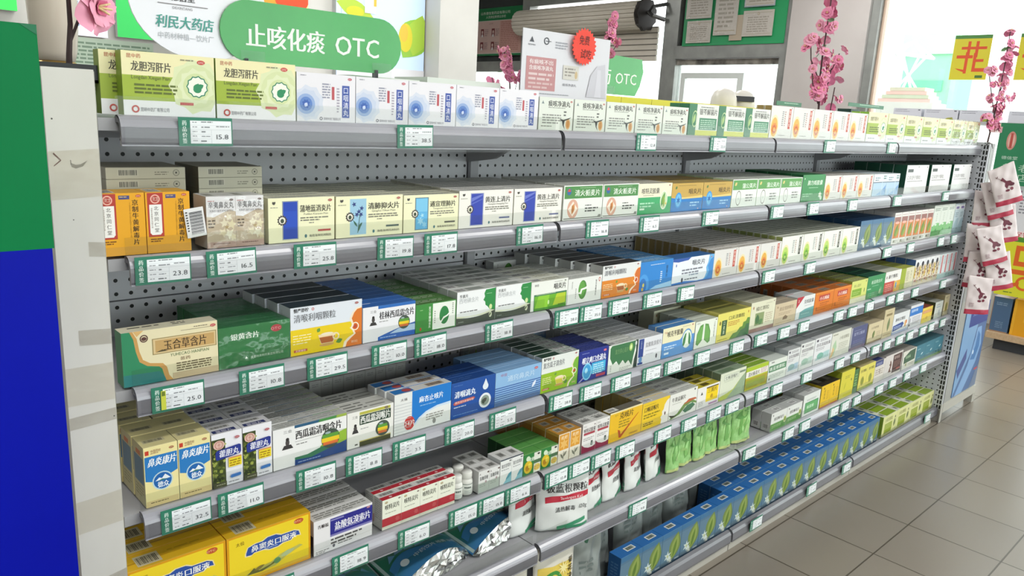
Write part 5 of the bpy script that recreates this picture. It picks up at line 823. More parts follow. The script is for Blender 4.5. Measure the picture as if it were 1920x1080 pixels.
# third shelf
put(2, 'yuhecao', .0131, .1418, .084)
put(2, 'yinhuang', .1557, .1232, .0686, deep=6)
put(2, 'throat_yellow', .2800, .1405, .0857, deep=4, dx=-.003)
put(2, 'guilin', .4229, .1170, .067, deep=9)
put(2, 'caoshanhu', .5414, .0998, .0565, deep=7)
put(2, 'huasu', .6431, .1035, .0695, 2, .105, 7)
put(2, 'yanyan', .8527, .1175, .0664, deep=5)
put(2, 'liuwei', .9715, .1185, .0605, deep=6)
put(2, 'liuwei', .955, .1185, .0605, y=.25, look='lone white carton with green disc against the back panel')
put(2, 'throat_orange', 1.0919, .1465, .0805, deep=6, dx=-.012)
put(2, 'bluecircle', 1.2393, .1383, .0755, deep=7)
put(2, 'bluewave', 1.3789, .1950, .0711)
put(2, 'orangeflower', 1.5748, .1262, .079, 3, .1275, 11)
put(2, 'greenflower', 1.9580, .1415, .0905, 4, .1432, 10)
put(2, 'luffa_big', 2.532, .1, .11, 3, .1015, 4)
put(2, 'aloe', 2.8395, .067, .1255, 6, .0697, 5)
put(2, 'mint', 3.2594, .085, .137, 3, .0865, 5)
put(2, 'paleblue', 3.5225, .062, .135, 2, .0635, 3)
# fourth shelf
put(3, 'biyankang', .0336, .0508, .1005, 2, .0518, 4, dx=-.0005, gap=.004)
put(3, 'huodan', .1381, .0512, .0945, 2, .0526, 3)
put(3, 'xiguashuang', .2440, .1445, .0756, deep=9)
put(3, 'runhou', .3900, .1025, .0718, deep=2)
put(3, 'spinewhite', .418, .0258, .070, 9, .0266, 1, y=.2)
put(3, 'maxing', .4946, .1402, .085, deep=3, dx=-.004)
put(3, 'qingyan', .6362, .1208, .079, deep=3)
put(3, 'tongqiao', .7579, .1403, .078, deep=5, dx=-.002)
put(3, 'throat_lime', .8995, .125, .0864, deep=11)
put(3, 'tongqiao', 1.085, .1403, .055, y=.255, look='pale blue striped carton pushed against the back panel')
put(3, 'yanli', 1.0265, .109, .0785, deep=4)
put(3, 'greenglow', 1.1377, .117, .0746, deep=8)
put(3, 'ansuo_strip', 1.2568, .1033, .073, deep=8)
put(3, 'kekeping', 1.3622, .1505, .0841, deep=2)
put(3, 'lungs', 1.5163, .112, .080, deep=4)
put(3, 'kouyanqing', 1.6300, .1825, .087, deep=2)
put(3, 'juhong', 1.505, .135, .083, y=.145, look='dull cream carton standing behind the lungs carton')
put(3, 'juhong', 1.665, .145, .095, y=.2, look='dull cream carton standing behind the yellow leaf carton')
put(3, 'juhong', 1.8140, .1495, .097, deep=3)
put(3, 'tanbark', 1.9660, .143, .0725, deep=2)
put(3, 'redcorner', 2.1115, .1275, .077, deep=2)
put(3, 'orange', 2.2419, .142, .077, 2, .1438, 5)
put(3, 'limepanel', 2.5305, .1385, .0855, deep=7)
put(3, 'plaingreen', 2.6711, .163, .0895, deep=5)
put(3, 'whitered', 2.8370, .16, .09, deep=4)
put(3, 'limecream', 2.9991, .14, .088, deep=4)
put(3, 'figures', 3.1420, .0562, .113, 5, .0572, 3)
put(3, 'pinkbars', 3.4285, .055, .1115, 4, .0567, 4)
# fifth shelf
put(4, 'yellowliquid', -.0015, .1558, .095, 2, .1574, 3)
put(4, 'ambroxol', .3185, .126, .0702, deep=5)
put(4, 'keteling', .4682, .0456, .0645, 4, .0461, 2)
put(4, 'whitetiny', .7185, .0308, .0515, 2, .0314, 3)
put(4, 'whiteteal', .7825, .035, .061, 2, .0356, 1)
put(4, 'kiwi', .8550, .0568, .0522, 2, .0575, 4)
put(4, 'amberherb', .9712, .0385, .0735, 2, .0405, 5)
put(4, 'maroon', 1.0567, .0512, .0785, 2, .0521, 2)
put(4, 'check', 1.1612, .1345, .0827)
put(4, 'profile', 1.2976, .122, .078, deep=6)
put(4, 'spinewhite', 1.257, .0255, .066, 6, .0266, 1, y=.2, look='grey carton stored spine outwards behind the tick carton')
put(4, 'swoosh', 1.4216, .135, .0757, deep=9)
put(4, 'sanhuang', 1.5590, .1165, .066, deep=3)
put(4, 'palewave', 1.6774, .1455, .0868, deep=6)
put(4, 'limeolive', 1.8268, .1365, .077, deep=9)
put(4, 'greenband', 1.9668, .122, .0725, deep=4)
put(4, 'lake', 2.0910, .086, .089, deep=4)
put(4, 'mist', 2.1800, .103, .0965, deep=4)
put(4, 'lotus', 2.2865, .129, .098, deep=4)
put(4, 'plume', 2.4190, .16, .097, deep=4)
put(4, 'navybox', 2.5820, .146, .0915, deep=4)
put(4, 'tanleaf', 2.7407, .142, .083, deep=3)
put(4, 'tangourd', 2.8860, .098, .121, deep=3)
put(4, 'bluearrow', 2.9874, .1745, .088, deep=3)
put(4, 'bluetop', 3.1678, .146, .101, deep=3)
put(4, 'yellowred', 3.3165, .123, .07, deep=3)
put(4, 'olive_side', 3.4700, .1, .0775, deep=2)
put(4, 'mango', 3.5850, .068, .098, deep=2)
# sixth shelf
put(5, 'greenball', 2.0234, .1078, .0655, 2, .1095, 2)
put(5, 'greenframe', 2.2494, .127, .0805, deep=2)
put(5, 'amberblack', 2.3850, .0742, .0877, 2, .0752, 2)
put(5, 'citron', 2.5445, .117, .11, deep=2)
put(5, 'darkgreen_slim', 2.6632, .038, .098, deep=2)
put(5, 'yellowround', 2.7090, .074, .1, 2, .0752, 3)
put(5, 'navylid', 2.8606, .1, .0935, deep=3)
put(5, 'brownpanel', 2.9620, .185, .098, deep=3)
put(5, 'leafpanel', 3.1568, .152, .084, deep=3)
put(5, 'teal', 3.3110, .112, .085, 3, .1132, 3)
# bottom deck
put(6, 'luffa', 1.2560, .0962, .1152, 6, .0972, 1)
put(6, 'luffa', 1.8392, .0962, .1152, 12, .0972, 3, first=6)
put(6, 'limeblock', 3.0500, .1500, .1, 4, .1508, 5, gap=.0008)
# over the top, on the rear shelf
RZ = 1.3275
put(0, 'rearyellow', 1.40, .148, .101, 8, .15, 1, y=.37, z=RZ, where='rear shelf')
put(0, 'paleflat', .632, .19, .1, 1, y=.40, z=RZ, where='rear shelf', look='pale mint flat carton under the green sign')
put(0, 'paleflat', .845, .24, .11, 1, y=.40, z=RZ, where='rear shelf', look='pale mint flat carton beside the white poster')
# ------------------------------------------------------------------ price tags
TG = {0: [.139, .514, 1.186, 1.494, 2.141, 2.636],
      1: [.068, .170, .312, .472, .575, .810, 1.025, 1.219, 1.487, 1.845, 2.075, 2.365, 2.755, 3.271],
      2: [.082, .217, .337, .466, .562, .741, .947, 1.030, 1.132, 1.268, 1.415, 1.854, 2.121, 2.750, 2.985, 3.330, 3.494],
      3: [.086, .175, .313, .412, .515, .642, .763, .945, 1.050, 1.166, 1.292, 1.387, 1.528, 1.712, 1.852, 1.997, 2.131, 2.396, 2.509, 2.660, 2.860, 2.955, 3.118, 3.450],
      4: [.228, .382, .529, .657, .737, .818, .945, 1.026, 1.108, 1.204, 1.368, 1.493, 1.621, 1.722, 1.895, 1.993, 2.202, 2.458, 2.597, 2.774, 2.890, 3.022, 3.136, 3.280, 3.386, 3.528],
      5: [1.276, 1.854, 2.112, 2.231, 2.458, 2.553, 2.660, 2.874, 3.009, 3.169, 3.359],
      6: [1.938, 2.335, 2.627, 3.499]}
PRICE = {(0, 0): '15.8', (0, 1): '38.5', (1, 0): '23.8', (1, 1): '16.5', (1, 2): '25.8', (1, 3): '19.8', (1, 4): '17.8', (1, 5): '16.0', (2, 0): '25.0', (2, 1): '10.8', (2, 2): '29.5', (2, 3): '10.0', (2, 4): '18.0', (2, 5): '18.8',
         (3, 0): '32.5', (3, 1): '11.0', (3, 2): '10.8', (3, 3): '8.8', (3, 4): '3.5', (3, 5): '20.0', (3, 6): '5.0', (3, 7): '28.8', (4, 1): '18.9', (4, 2): '6.0', (4, 3): '15.0', (4, 4): '15.0', (4, 5): '6.6'}
TW, TH = .0785, .0408
mb = MB(); mb.box((0, 0, 0), (TW, .0006, TH), M('2f7a62', .45))
p = Print(mb, TW, TH, lambda x, y, e: (x, -e, y)); p.ink([('V', .105, .9, .19, '药品价签', 'dfece6', 1.08, .9, .04)])
CARD = mb.mesh('backing_card')
def slip(price):
    w_, h_ = TW * .765, TH * .80
    mb = MB(); mb.box((0, -.0005, 0), (w_, -.0002, h_), M('eef2f5', .4))
    p = Print(mb, w_, h_, lambda x, y, e: (x, -.0005 - e, y), seed=hash(price) % 97 if 0 else int(float(price) * 10))
    ops = [('R', 0, y_, 1 if y_ > .55 else .5, y_ + .012, 'ccd2d6') for y_ in (.2, .4, .6, .8)] + [('R', .5, .0, .508, .6, 'ccd2d6')]
    ops += [('L', .05, .2, y_ + .13, 1, .09, 'a4a8ac') for y_ in (.02, .22, .42, .62, .82)] + [('L', .26, .62, .97, 1, .1, '94989c'), ('L', .26, .55, .75, 1, .11, '94989c'), ('L', .62, .96, .78, 1, .09, '8e9296'), ('L', .26, .36, .55, 1, .12, '84888c'), ('L', .26, .48, .34, 1, .08, '9a9ea2'), ('L', .24, .46, .14, 1, .11, '74787c')]
    ops += [('T', .58, .95 if len(price) > 3 else .88, .2, .25, price, '4a4e54')]
    p.ink(ops); return mb.mesh('price_slip')
_slips = {}; _pr = random.Random(3); n_tag = 0
for s, xs in TG.items():
    y, z = ([*YL, YD][s], [*ZT, DECK + .0225][s])
    for i, xc in enumerate(xs):
        price = PRICE.get((s, i)) or _pr.choice(['12.8', '9.8', '16.8', '22.0', '6.5', '35.0', '28.0', '19.5'])
        if price not in _slips: _slips[price] = slip(price)
        o = empty('price_tag', (xc - TW / 2, y - .0170, z - TH + .0005), _pr.uniform(-.012, .012))
        o.rotation_euler.x = math.radians(_pr.uniform(-1.2, .2)); o.rotation_euler.y = math.radians(_pr.uniform(-1.1, .8))
        lab = 'green and white price tag, %s from left on the %s' % (ORD[i] if i < 19 else '%dth' % (i + 1), ('%s shelf rail' % SN[s]) if s < 6 else 'bottom deck rail')
        if (s, i) in PRICE: lab = 'green price tag reading %s, %s from left on the %s shelf rail' % (price, ORD[i], SN[s])
        tag(o, lab, 'price tag', 'price tags on the %s' % (('%s shelf rail' % SN[s]) if s < 6 else 'bottom deck rail'))
        link(bpy.data.objects.new('backing_card', CARD), o)
        c = link(bpy.data.objects.new('price_slip', _slips[price]), o); c.location = (TW * .21, 0, TH * .09)
        if (s, i) == (2, 0):
            mb = MB(); mb.box((0, -.0012, 0), (.007, -.0006, .03), M('d2d84a', .5)); mb.box((.001, -.0013, .022), (.006, -.0012, .029), M('6a7a2a', .5)); st = mb.build('yellow_sticker', o); st.location = (TW * .17, 0, .004)

# ------------------------------------------------------------------ film over some packs
def film(parent_name, label, w, d, h, loc):
    mb = MB(); NX, NZ = 14, 10; r = random.Random(int(w * 1e4))
    vs = [(w * a / NX, -.0016 - r.uniform(0, .0016), h * b / NZ) for b in range(NZ + 1) for a in range(NX + 1)]
    mb.add(vs, [(b * (NX + 1) + a, b * (NX + 1) + a + 1, (b + 1) * (NX + 1) + a + 1, (b + 1) * (NX + 1) + a) for b in range(NZ) for a in range(NX)], FILM)
    vs = [(w * a / NX, d * b / 4 - .001, h + .0012 + r.uniform(0, .0015)) for b in range(5) for a in range(NX + 1)]
    mb.add(vs, [(b * (NX + 1) + a, b * (NX + 1) + a + 1, (b + 1) * (NX + 1) + a + 1, (b + 1) * (NX + 1) + a) for b in range(4) for a in range(NX)], FILM)
    o = mb.build(parent_name, None, True, loc); return tag(o, label, 'film')
film('shrink_film', 'crinkled clear film around the deep green carton row', .1236, .16, .0692, (.1555, .0075, ZT[2]))
film('shrink_film', 'clear film around the white and beige blossom pack', .0925, .048, .0802, (.1418, .0025, ZT[1]))
film('shrink_film', 'clear crinkled film over the far lime cartons', .34, .03, .103, (3.30, .006, ZT[0]))
mb = MB(); mb.box((0, 0, 0), (.030, .0008, .044), M('e2e2e2', .4))
Print(mb, .03, .044, lambda x, y, e: (x, -e, y)).ink([('R', .24, .1 + k * .036, .9, .1 + k * .036 + .012 + (k % 3) * .006, '2e2e30') for k in range(22)] + [('L', .06, .16, .9, 8, .09, '4a4a4c')])
tag(mb.build('barcode_tag', None, False, (.112, -.0012, 1.153), (0, math.radians(-7), math.radians(4))), 'tilted white barcode tag hanging at the blossom pack', 'tag')

# ------------------------------------------------------------------ pill bottles
for i, (bx, by) in enumerate([(.7008, .0235), (.6705, .0215), (.7025, .0555), (.6725, .054)]):
    o = tag(empty('pill_bottle', (bx, by, ZT[4] + .0003)), 'white plastic pill bottle, ' + ['front right of four beside the red stripe cartons', 'front left of four beside the red stripe cartons', 'rear right of the four bottles', 'rear left of the four bottles'][i], 'bottle', 'white pill bottles on the fifth shelf')
    wm = M('dcdcd6', .35)
    mb = MB(); mb.lathe([(0, 0), (.0132, 0), (.0142, .0015), (.0142, .030), (.0134, .0335), (.0112, .036), (.0108, .038), (0, .038)], wm, 24); mb.build('bottle_body', o, True)
    mb = MB(); mb.lathe([(0, .0375), (.0118, .0375), (.0124, .0385), (.0122, .0505), (.0112, .0522), (.0, .0524)], wm, 28); mb.build('cap', o, True)
    mb = MB(); n_ = 24
    def cyl(r, z0, z1, m, a0=0, a1=2 * math.pi):
        mb.add([(r * math.cos(a0 + (a1 - a0) * k / n_), r * math.sin(a0 + (a1 - a0) * k / n_), z) for z in (z0, z1) for k in range(n_ + 1)], [(k, k + 1, n_ + 2 + k, n_ + 1 + k) for k in range(n_)], m)
    cyl(.01435, .004, .0255, M('e2e4de', .4)); cyl(.0145, .0255, .0268, M('4a5c54', .4))
    for k in range(4): a = -2.5 + k * .28; cyl(.01452, .0168, .0205, M('3a4a44', .4), a, a + .2)
    cyl(.0145, .010, .0108, M('8a9a94', .4), -2.5, -1.2); cyl(.0145, .0065, .0073, M('8a9a94', .4), -2.5, -1.3)
    mb.build('label', o, True)

# ------------------------------------------------------------------ pouches
def pouch(name, label, group, w, h, t, loc, rot, face, ops, back=None, lean=0.0, gusset=None, seed=1, crumple=.0022):
    """stand-up pouch: two bulged skins with flat sealed edges; front faces -y"""
    r = random.Random(seed); NX, NZ = 18, 24
    ph = [r.uniform(0, 6) for _ in range(6)]
    def yb(u, v, sgn):
        bul = (max(0.0, math.sin(math.pi * u)) ** .6) * (max(0.0, 1 - v) ** .55) * (1 if v > .05 else .9 + v * 2)
        wr = crumple * (math.sin(u * 9 + ph[0] + v * 4) * math.sin(v * 11 + ph[1]) + .6 * math.sin(u * 17 - v * 13 + ph[2]))
        return sgn * (t * .5 * bul + .0006) + wr * (1 if .03 < u < .97 else .3) + lean * v * v
    def xf(u, v): return w * (u - .5) * (1 - .03 * math.sin(math.pi * min(1, v * 1.1)) + .006 * math.sin(v * 9 + ph[3])) + w * .5
    fm = face if not isinstance(face, str) else M(face, .32)
    mb = MB(); vs = [(xf(a / NX, b / NZ), yb(a / NX, b / NZ, -1), h * b / NZ + .006 * math.sin(3.1 * a / NX + ph[4]) * (b / NZ)) for b in range(NZ + 1) for a in range(NX + 1)]
    q = [(b * (NX + 1) + a, b * (NX + 1) + a + 1, (b + 1) * (NX + 1) + a + 1, (b + 1) * (NX + 1) + a) for b in range(NZ) for a in range(NX)]
    mb.add(vs, q, fm)
    vs2 = [(xf(a / NX, b / NZ), yb(a / NX, b / NZ, 1), h * b / NZ + .006 * math.sin(3.1 * a / NX + ph[4]) * (b / NZ)) for b in range(NZ + 1) for a in range(NX + 1)]
    mb.add(vs2, [tuple(reversed(f)) for f in q], M(back, .32) if isinstance(back, str) else (back or fm))
    rim = [0 + a for a in range(NX + 1)] + [b * (NX + 1) + NX for b in range(1, NZ + 1)] + [NZ * (NX + 1) + a for a in range(NX - 1, -1, -1)] + [b * (NX + 1) for b in range(NZ - 1, 0, -1)]
    n0 = len(vs); k = len(mb.v) - 2 * n0
    for i in range(len(rim)):
        a, b = rim[i], rim[(i + 1) % len(rim)]
        mb.f.append((k + a, k + n0 + a, k + n0 + b, k + b)); mb.mi.append(mb.m(fm))
    def onskin(x, y, e):
        u, v = min(.999, max(.001, x / w)), min(.999, max(.001, y / h))
        fu, fv = u * NX, v * NZ; a, b = int(fu), int(fv); du, dv = fu - a, fv - b
        P = lambda i, j: Vector(vs[j * (NX + 1) + i])
        p = (P(a, b) * (1 - du) + P(min(a + 1, NX), b) * du) * (1 - dv) + (P(a, min(b + 1, NZ)) * (1 - du) + P(min(a + 1, NX), min(b + 1, NZ)) * du) * dv
        return (p.x, p.y - .0004 - e * 6, p.z)
    Pr = Print(mb, w, h, onskin, rough=.32, seed=seed)
    class Fine:      # cut wide shapes into strips so that they follow the skin
        pass
    def R(x0, y0, x1, y1, c):
        nx = max(1, int((x1 - x0) * NX * 1.2)); ny = max(1, int((y1 - y0) * NZ * 1.2))
        for i in range(nx):
            for j in range(ny):
                xa, xb, ya, yb_ = x0 + (x1 - x0) * i / nx, x0 + (x1 - x0) * (i + 1) / nx, y0 + (y1 - y0) * j / ny, y0 + (y1 - y0) * (j + 1) / ny
                Pr._p([(xa * w, ya * h), (xb * w, ya * h), (xb * w, yb_ * h), (xa * w, yb_ * h)], c)
    for op in ops:
        if op[0] == 'R': R(*op[1:])
        elif op[0] == 'Bn':      # slanted band: x0,x1,y0,y1 (centre line), half height, colour
            x0, x1, y0, y1, hh, c = op[1:]
            for i in range(14):
                t0, t1 = i / 14, (i + 1) / 14
                Pr._p([((x0 + (x1 - x0) * t0) * w, (y0 + (y1 - y0) * t0 - hh) * h), ((x0 + (x1 - x0) * t1) * w, (y0 + (y1 - y0) * t1 - hh) * h), ((x0 + (x1 - x0) * t1) * w, (y0 + (y1 - y0) * t1 + hh) * h), ((x0 + (x1 - x0) * t0) * w, (y0 + (y1 - y0) * t0 + hh) * h)], c)
        else: getattr(Pr, op[0])(*op[1:])
        Pr.k += 1
    o = mb.build(name, None, True, loc, rot)
    return tag(o, label, 'pouch', group)
BL = [('T', .16, .97, .63, .13, '板蓝根颗粒', '3a3838', .08, .05), ('Bn', .14, .99, .50, .56, .048, 'b8283c'), ('T', .4, .86, .505, .055, 'Banlangen Keli', 'f0dcdc', .2), ('T', .3, .7, .31, .075, '清热解毒', '4a4a4a', .08, .04), ('T', .76, .95, .32, .08, '120g', '4a4a4a', .15), ('E', .14, .80, .05, .022, '9a9c9c'), ('Bn', .35, .9, .03, .13, .03, '3a8a66'), ('R', .5, .0, .96, .05, '3a8a66')]
SILVER = M('c4c8c6', .22, .85)
wp_ = M('dcdfdd', .3)
for i, (x, yw, y, hh, ww) in enumerate([(.868, 14, .052, .148, .12), (.945, -20, .040, .15, .150), (1.100, 16, .026, .15, .12), (1.190, 18, .030, .15, .12), (1.286, 20, .030, .148, .12), (1.385, 20, .034, .15, .11)]):
    pouch('herb_pouch', 'white herb granule pouch with red stripe, ' + ['leftmost, half behind the next', 'second, turned to face the aisle showing its title', 'third from left', 'fourth from left', 'fifth from left', 'last, beside the green pouches'][i], 'white pouches on the sixth shelf', ww, hh, .042, (x, y, ZT[5] + .001), (math.radians(-3), 0, math.radians(yw)), wp_, BL, SILVER if i != 1 else None, lean=.006, seed=20 + i)
GP = [('P', [(.03, .60), (.97, .70), (.97, .99), (.03, .99)], '3a7d4e'), ('K', .1, .3, .6, .25, '8ab46a', .7), ('K', .3, .15, .7, .22, '68a050', 1.1), ('K', .5, .2, .5, .2, '9cc47c', .4), ('K', .15, .55, .45, .2, '5a9448', .2), ('K', .5, .5, .4, .2, '84b464', 1.3), ('R', .03, .0, .97, .06, 'c4d08a'), ('L', .5, .9, .72, 2, .03, '3f6a40')]
gm = noisy('green_leaf_foil', '7fb566', 'a6d48e', 38, .3)
for i, (x, yw, y) in enumerate([(1.474, 3, .030), (1.543, 2, .038), (1.612, 5, .030), (1.684, 2, .038), (1.752, 0, .030), (1.826, -6, .030)]):
    pouch('herb_pouch', 'leafy green herb pouch on the sixth shelf, %s from the white pouches' % ORD[i], 'green pouches on the sixth shelf', .073 if i < 5 else .1, .15, .026, (x, y, ZT[5] + .001), (math.radians(-2), 0, math.radians(yw)), gm, GP, M('7a8078', .25, .6), lean=.006, seed=40 + i)
YP = [('R', .08, .02, .92, .80, 'dcc25a'), ('R', .4, .02, .86, .34, 'd08030'), ('O', .42, .62, .13, .09, '3f8a3a', 20), ('E', .36, .6, .075, .08, 'e0b82c'), ('R', .2, .44, .6, .5, 'e6e8dc'), ('T', .22, .58, .445, .05, '仁和药业', '2f6a3a', 0, .04), ('V', .88, .84, .08, '菊花决明', '3a3020', 1.15, .9, .04), ('S', .7, .74, .09, .03, 9, 'f0e4a0'), ('T', .45, .8, .2, .07, '清火', 'f0d8a0'), ('L', .45, .8, .14, 2, .03, 'f0d8a0')]
for i, (x, y, hh) in enumerate([(.925, .012, .252), (.765, .020, .25)]):
    pouch('tea_pouch', ['yellow tea pouch under the sixth shelf, with round green logo', 'yellow tea pouch under the sixth shelf, left of the logo pouch'][i], 'yellow pouches on the bottom deck', .135, hh, .045, (x, y, DECK + .001), (math.radians(-2), 0, math.radians(-6)), M('d8d4c8', .3), YP, None, seed=60 + i)
for i, (x, y, yw, hh) in enumerate([(1.085, .035, -4, .235), (1.21, .085, 8, .25), (1.345, .095, -6, .24), (1.48, .1, 5, .235), (1.60, .105, -5, .225), (1.815, .15, 4, .2)]):
    pouch('herb_pouch', 'silver backed pouch with dark green neck on the bottom deck, %s from left' % ORD[i], 'silver pouches on the bottom deck', .125, hh, .045, (x, y, DECK + .001), (math.radians(-4), 0, math.radians(yw)), M('8f9694', .3, .35), [('P', [(.2, .86), (.5, .93), (.82, .98), (.8, .84), (.5, .8)], '2c5a44'), ('L', .25, .7, .6, 3, .06, '6a7472')], None, seed=80 + i, crumple=.004)

# flat pouches with silver gussets lying on the sixth shelf
def flat_pouch(label, x, y, w, d, rz, seed):
    o = tag(empty('herb_pouch', (x, y, ZT[5] + .002), rz), label, 'pouch', 'blue green pouches lying on the sixth shelf')
    NX, NY = 22, 14; tf = .048
    def zt(u, v): return .003 + tf * (max(0, math.sin(math.pi * u)) ** .7) * (1 - v) ** .8 * (1 - .12 * math.sin(5 * u + seed))
    mb = MB(); m = bpy.data.materials.get('alpine_foil') or alpine()
    vs = [(w * a / NX, d * b / NY, zt(a / NX, b / NY)) for b in range(NY + 1) for a in range(NX + 1)]
    q = [(b * (NX + 1) + a, b * (NX + 1) + a + 1, (b + 1) * (NX + 1) + a + 1, (b + 1) * (NX + 1) + a) for b in range(NY) for a in range(NX)]
    mb.add(vs, q, m); vb = [(p[0], p[1], .0005) for p in vs]; mb.add(vb, [tuple(reversed(f)) for f in q], m)
    k = len(mb.v) - 2 * len(vs)
    def skin(xx, yy, e):
        u, v = min(.99, max(.01, xx / w)), min(.99, max(.01, yy / d)); fu, fv = u * NX, v * NY; a, b = int(fu), int(fv); du, dv = fu - a, fv - b
        P = lambda i, j: Vector(vs[j * (NX + 1) + i]); p = (P(a, b) * (1 - du) + P(a + 1, b) * du) * (1 - dv) + (P(a, b + 1) * (1 - du) + P(a + 1, b + 1) * du) * dv
        return (p.x, p.y, p.z + .0006 + e * 6)
    pr = Print(mb, w, d, skin, rough=.3)
    for j in range(10): pr.R(.0, j / 10, .035, (j + 1) / 10, 'a4b8b4'); pr.R(.965, j / 10, 1, (j + 1) / 10, 'a4b8b4')
    pr.k += 1
    r = random.Random(seed)
    for j in range(12): pr.P([(.06 + .07 * j, .12 + .10 * math.sin(j * .5 + .3)), (.06 + .07 * (j + 1), .12 + .10 * math.sin((j + 1) * .5 + .3)), (.06 + .07 * (j + 1), .24 + .10 * math.sin((j + 1) * .5 + .3)), (.06 + .07 * j, .24 + .10 * math.sin(j * .5 + .3))], '3a74a0')
    pr.k += 1
    for j in range(8): pr.P([(.1 + .1 * j, .33 + .05 * math.sin(j * 1.3)), (.15 + .1 * j, .43 + .05 * math.sin(j * 1.7)), (.2 + .1 * j, .33 + .05 * math.sin(j * 1.3 + 1))], '5c88a4')
    pr.k += 1
    pr.T(.3, .92, .16, .055, '中药饮片 岐黄 本草', 'c4d4d8', 0); pr.k += 1; pr.E(.2, .2, .05, .05, 'd0dcdc'); pr.k += 1; pr.E(.25, .62, .05, .04, 'a02c44'); pr.k += 1
    mb.build('printed_skin', o, True); o.rotation_euler.x = .22
    mb = MB(); N2 = 8; vs = []
    for b in range(N2 + 1):
        for a in range(NX + 1):
            u = a / NX; zz = zt(u, 0) * b / N2
            vs.append((w * u, -.018 * math.sin(math.pi * u) ** .5 * math.sin(math.pi * (1 - b / N2) * .55) + (r.uniform(-.003, .003) + .005 * math.sin(a * 1.3 + b * 2.1 + seed) * math.sin(b * 1.1 + a * .6)) * (0 < a < NX) * (0 < b < N2), zz + .0004))
    mb.add(vs, [(b * (NX + 1) + a, b * (NX + 1) + a + 1, (b + 1) * (NX + 1) + a + 1, (b + 1) * (NX + 1) + a) for b in range(N2) for a in range(NX)], M('c8cac8', .16, .95)); mb.build('silver_gusset', o)
def alpine():
    m = bpy.data.materials.new('alpine_foil'); m.use_nodes = True
    n, l = nodes(m); b = n['Principled BSDF']; tc = n.new('ShaderNodeTexCoord'); sp = n.new('ShaderNodeSeparateXYZ'); l.new(tc.outputs['Object'], sp.inputs[0])
    nz = n.new('ShaderNodeTexNoise'); nz.inputs['Scale'].default_value = 12; l.new(tc.outputs['Object'], nz.inputs[0])
    ad = n.new('ShaderNodeMath'); ad.operation = 'MULTIPLY_ADD'; ad.inputs[1].default_value = .09; l.new(nz.outputs['Fac'], ad.inputs[0]); l.new(sp.outputs['Y'], ad.inputs[2])
    mr = n.new('ShaderNodeMapRange'); mr.inputs['From Max'].default_value = .27; l.new(ad.outputs[0], mr.inputs['Value'])
    rp = n.new('ShaderNodeValToRGB'); e = rp.color_ramp.elements; e[0].color = lin('4a9048'); e[0].position = .06; e[1].color = lin('2f6f58'); e[1].position = .6
    for pos, c in ((.15, '3a74a4'), (.28, '2f6a80'), (.40, '2c6c54')): q = e.new(pos); q.color = lin(c)
    l.new(mr.outputs[0], rp.inputs[0]); l.new(rp.outputs[0], b.inputs['Base Color']); b.inputs['Roughness'].default_value = .28
    return m
flat_pouch('blue green pouch lying flat, silver end by the white pouches', .748, .045, .205, .185, math.radians(12), 1)
flat_pouch('blue green pouch lying flat, middle of three silver ended ones', .535, .035, .215, .19, math.radians(7), 2)
flat_pouch('blue green pouch lying flat, leftmost of three silver ended ones', .318, .032, .21, .19, math.radians(4), 3)
# ------------------------------------------------------------------ signs standing on the shelf top
def outline_board(name, pts, t, mat, parent):
    mb = MB(); n = len(pts)
    mb.add([(x, 0, z) for x, z in pts] + [(x, t, z) for x, z in pts], [tuple(range(n)), tuple(range(2 * n - 1, n - 1, -1))] + [(i, n + i, n + (i + 1) % n, (i + 1) % n) for i in range(n)], mat)
    o = mb.build(name, parent); return o
def pill(x0, x1, z0, z1, n=14):
    r = (z1 - z0) / 2; zc = (z0 + z1) / 2; p = []
    for i in range(n + 1): a = -math.pi / 2 + math.pi * i / n; p.append((x1 - r + r * math.cos(a), zc + r * math.sin(a)))
    for i in range(n + 1): a = math.pi / 2 + math.pi * i / n; p.append((x0 + r + r * math.cos(a), zc + r * math.sin(a)))
    return p
def ink_on(parent, name, ops, W, H, y):
    mb = MB(); Print(mb, W, H, lambda x, z, e: (x, y - .0004 - e * 3, z), rough=.25).ink(ops); return mb.build(name, parent)
SGREEN = noisy('glossy_sign_green', '2f9a44', '38a64c', 5, .16, spec=.6)
sg = tag(empty('category_sign', (.155, .36, 1.40)), 'white and green pill shaped OTC cough category sign on the shelf top', 'sign')
pts = [(.13 + .128 * math.cos(a), .135 + .106 * math.sin(a)) for a in [2 * math.pi * i / 40 for i in range(40)]]
outline_board('white_lobe', pts, .004, M('ececf2', .2, spec=.6), sg)
o = outline_board('green_pill', pill(.163, .580, .033, .150), .004, SGREEN, sg); o.location.y = -.006
RD = 'c05058'
ink_on(sg, 'logo_print', [('R', .27, .65, .46, .95, RD), ('R', .285, .67, .445, .95, 'dedee6'), ('O', .385, .86, .05, .036, RD), ('R', .302, .7, .325, .84, RD), ('R', .302, .84, .35, .855, RD), ('O', .395, .745, .052, .036, RD), ('R', .362, .79, .43, .805, RD), ('R', .302, .89, .325, .93, RD), ('R', .39, .68, .402, .8, RD),
    ('T', .285, .46, .55, .06, '德信堂', '4a4648', 0, .05), ('R', .2, .515, .55, .521, '8a8688'), ('T', .30, .44, .485, .022, 'DEXINTANG', '7a7678'), ('T', .175, .585, .35, .085, '利民大药店', '3f9a8c', .12, .04), ('T', .19, .59, .265, .045, '中药材种植—饮片厂', 'b4b8bc')], .26, .24, 0)
ink_on(sg, 'lettering', [('T', .365, .665, .43, .26, '止咳化痰', 'eef4ec', 0, .05), ('T', .705, .90, .42, .30, 'OTC', 'eef4ec', 0, .03)], .58, .155, -.006)
mb = MB()
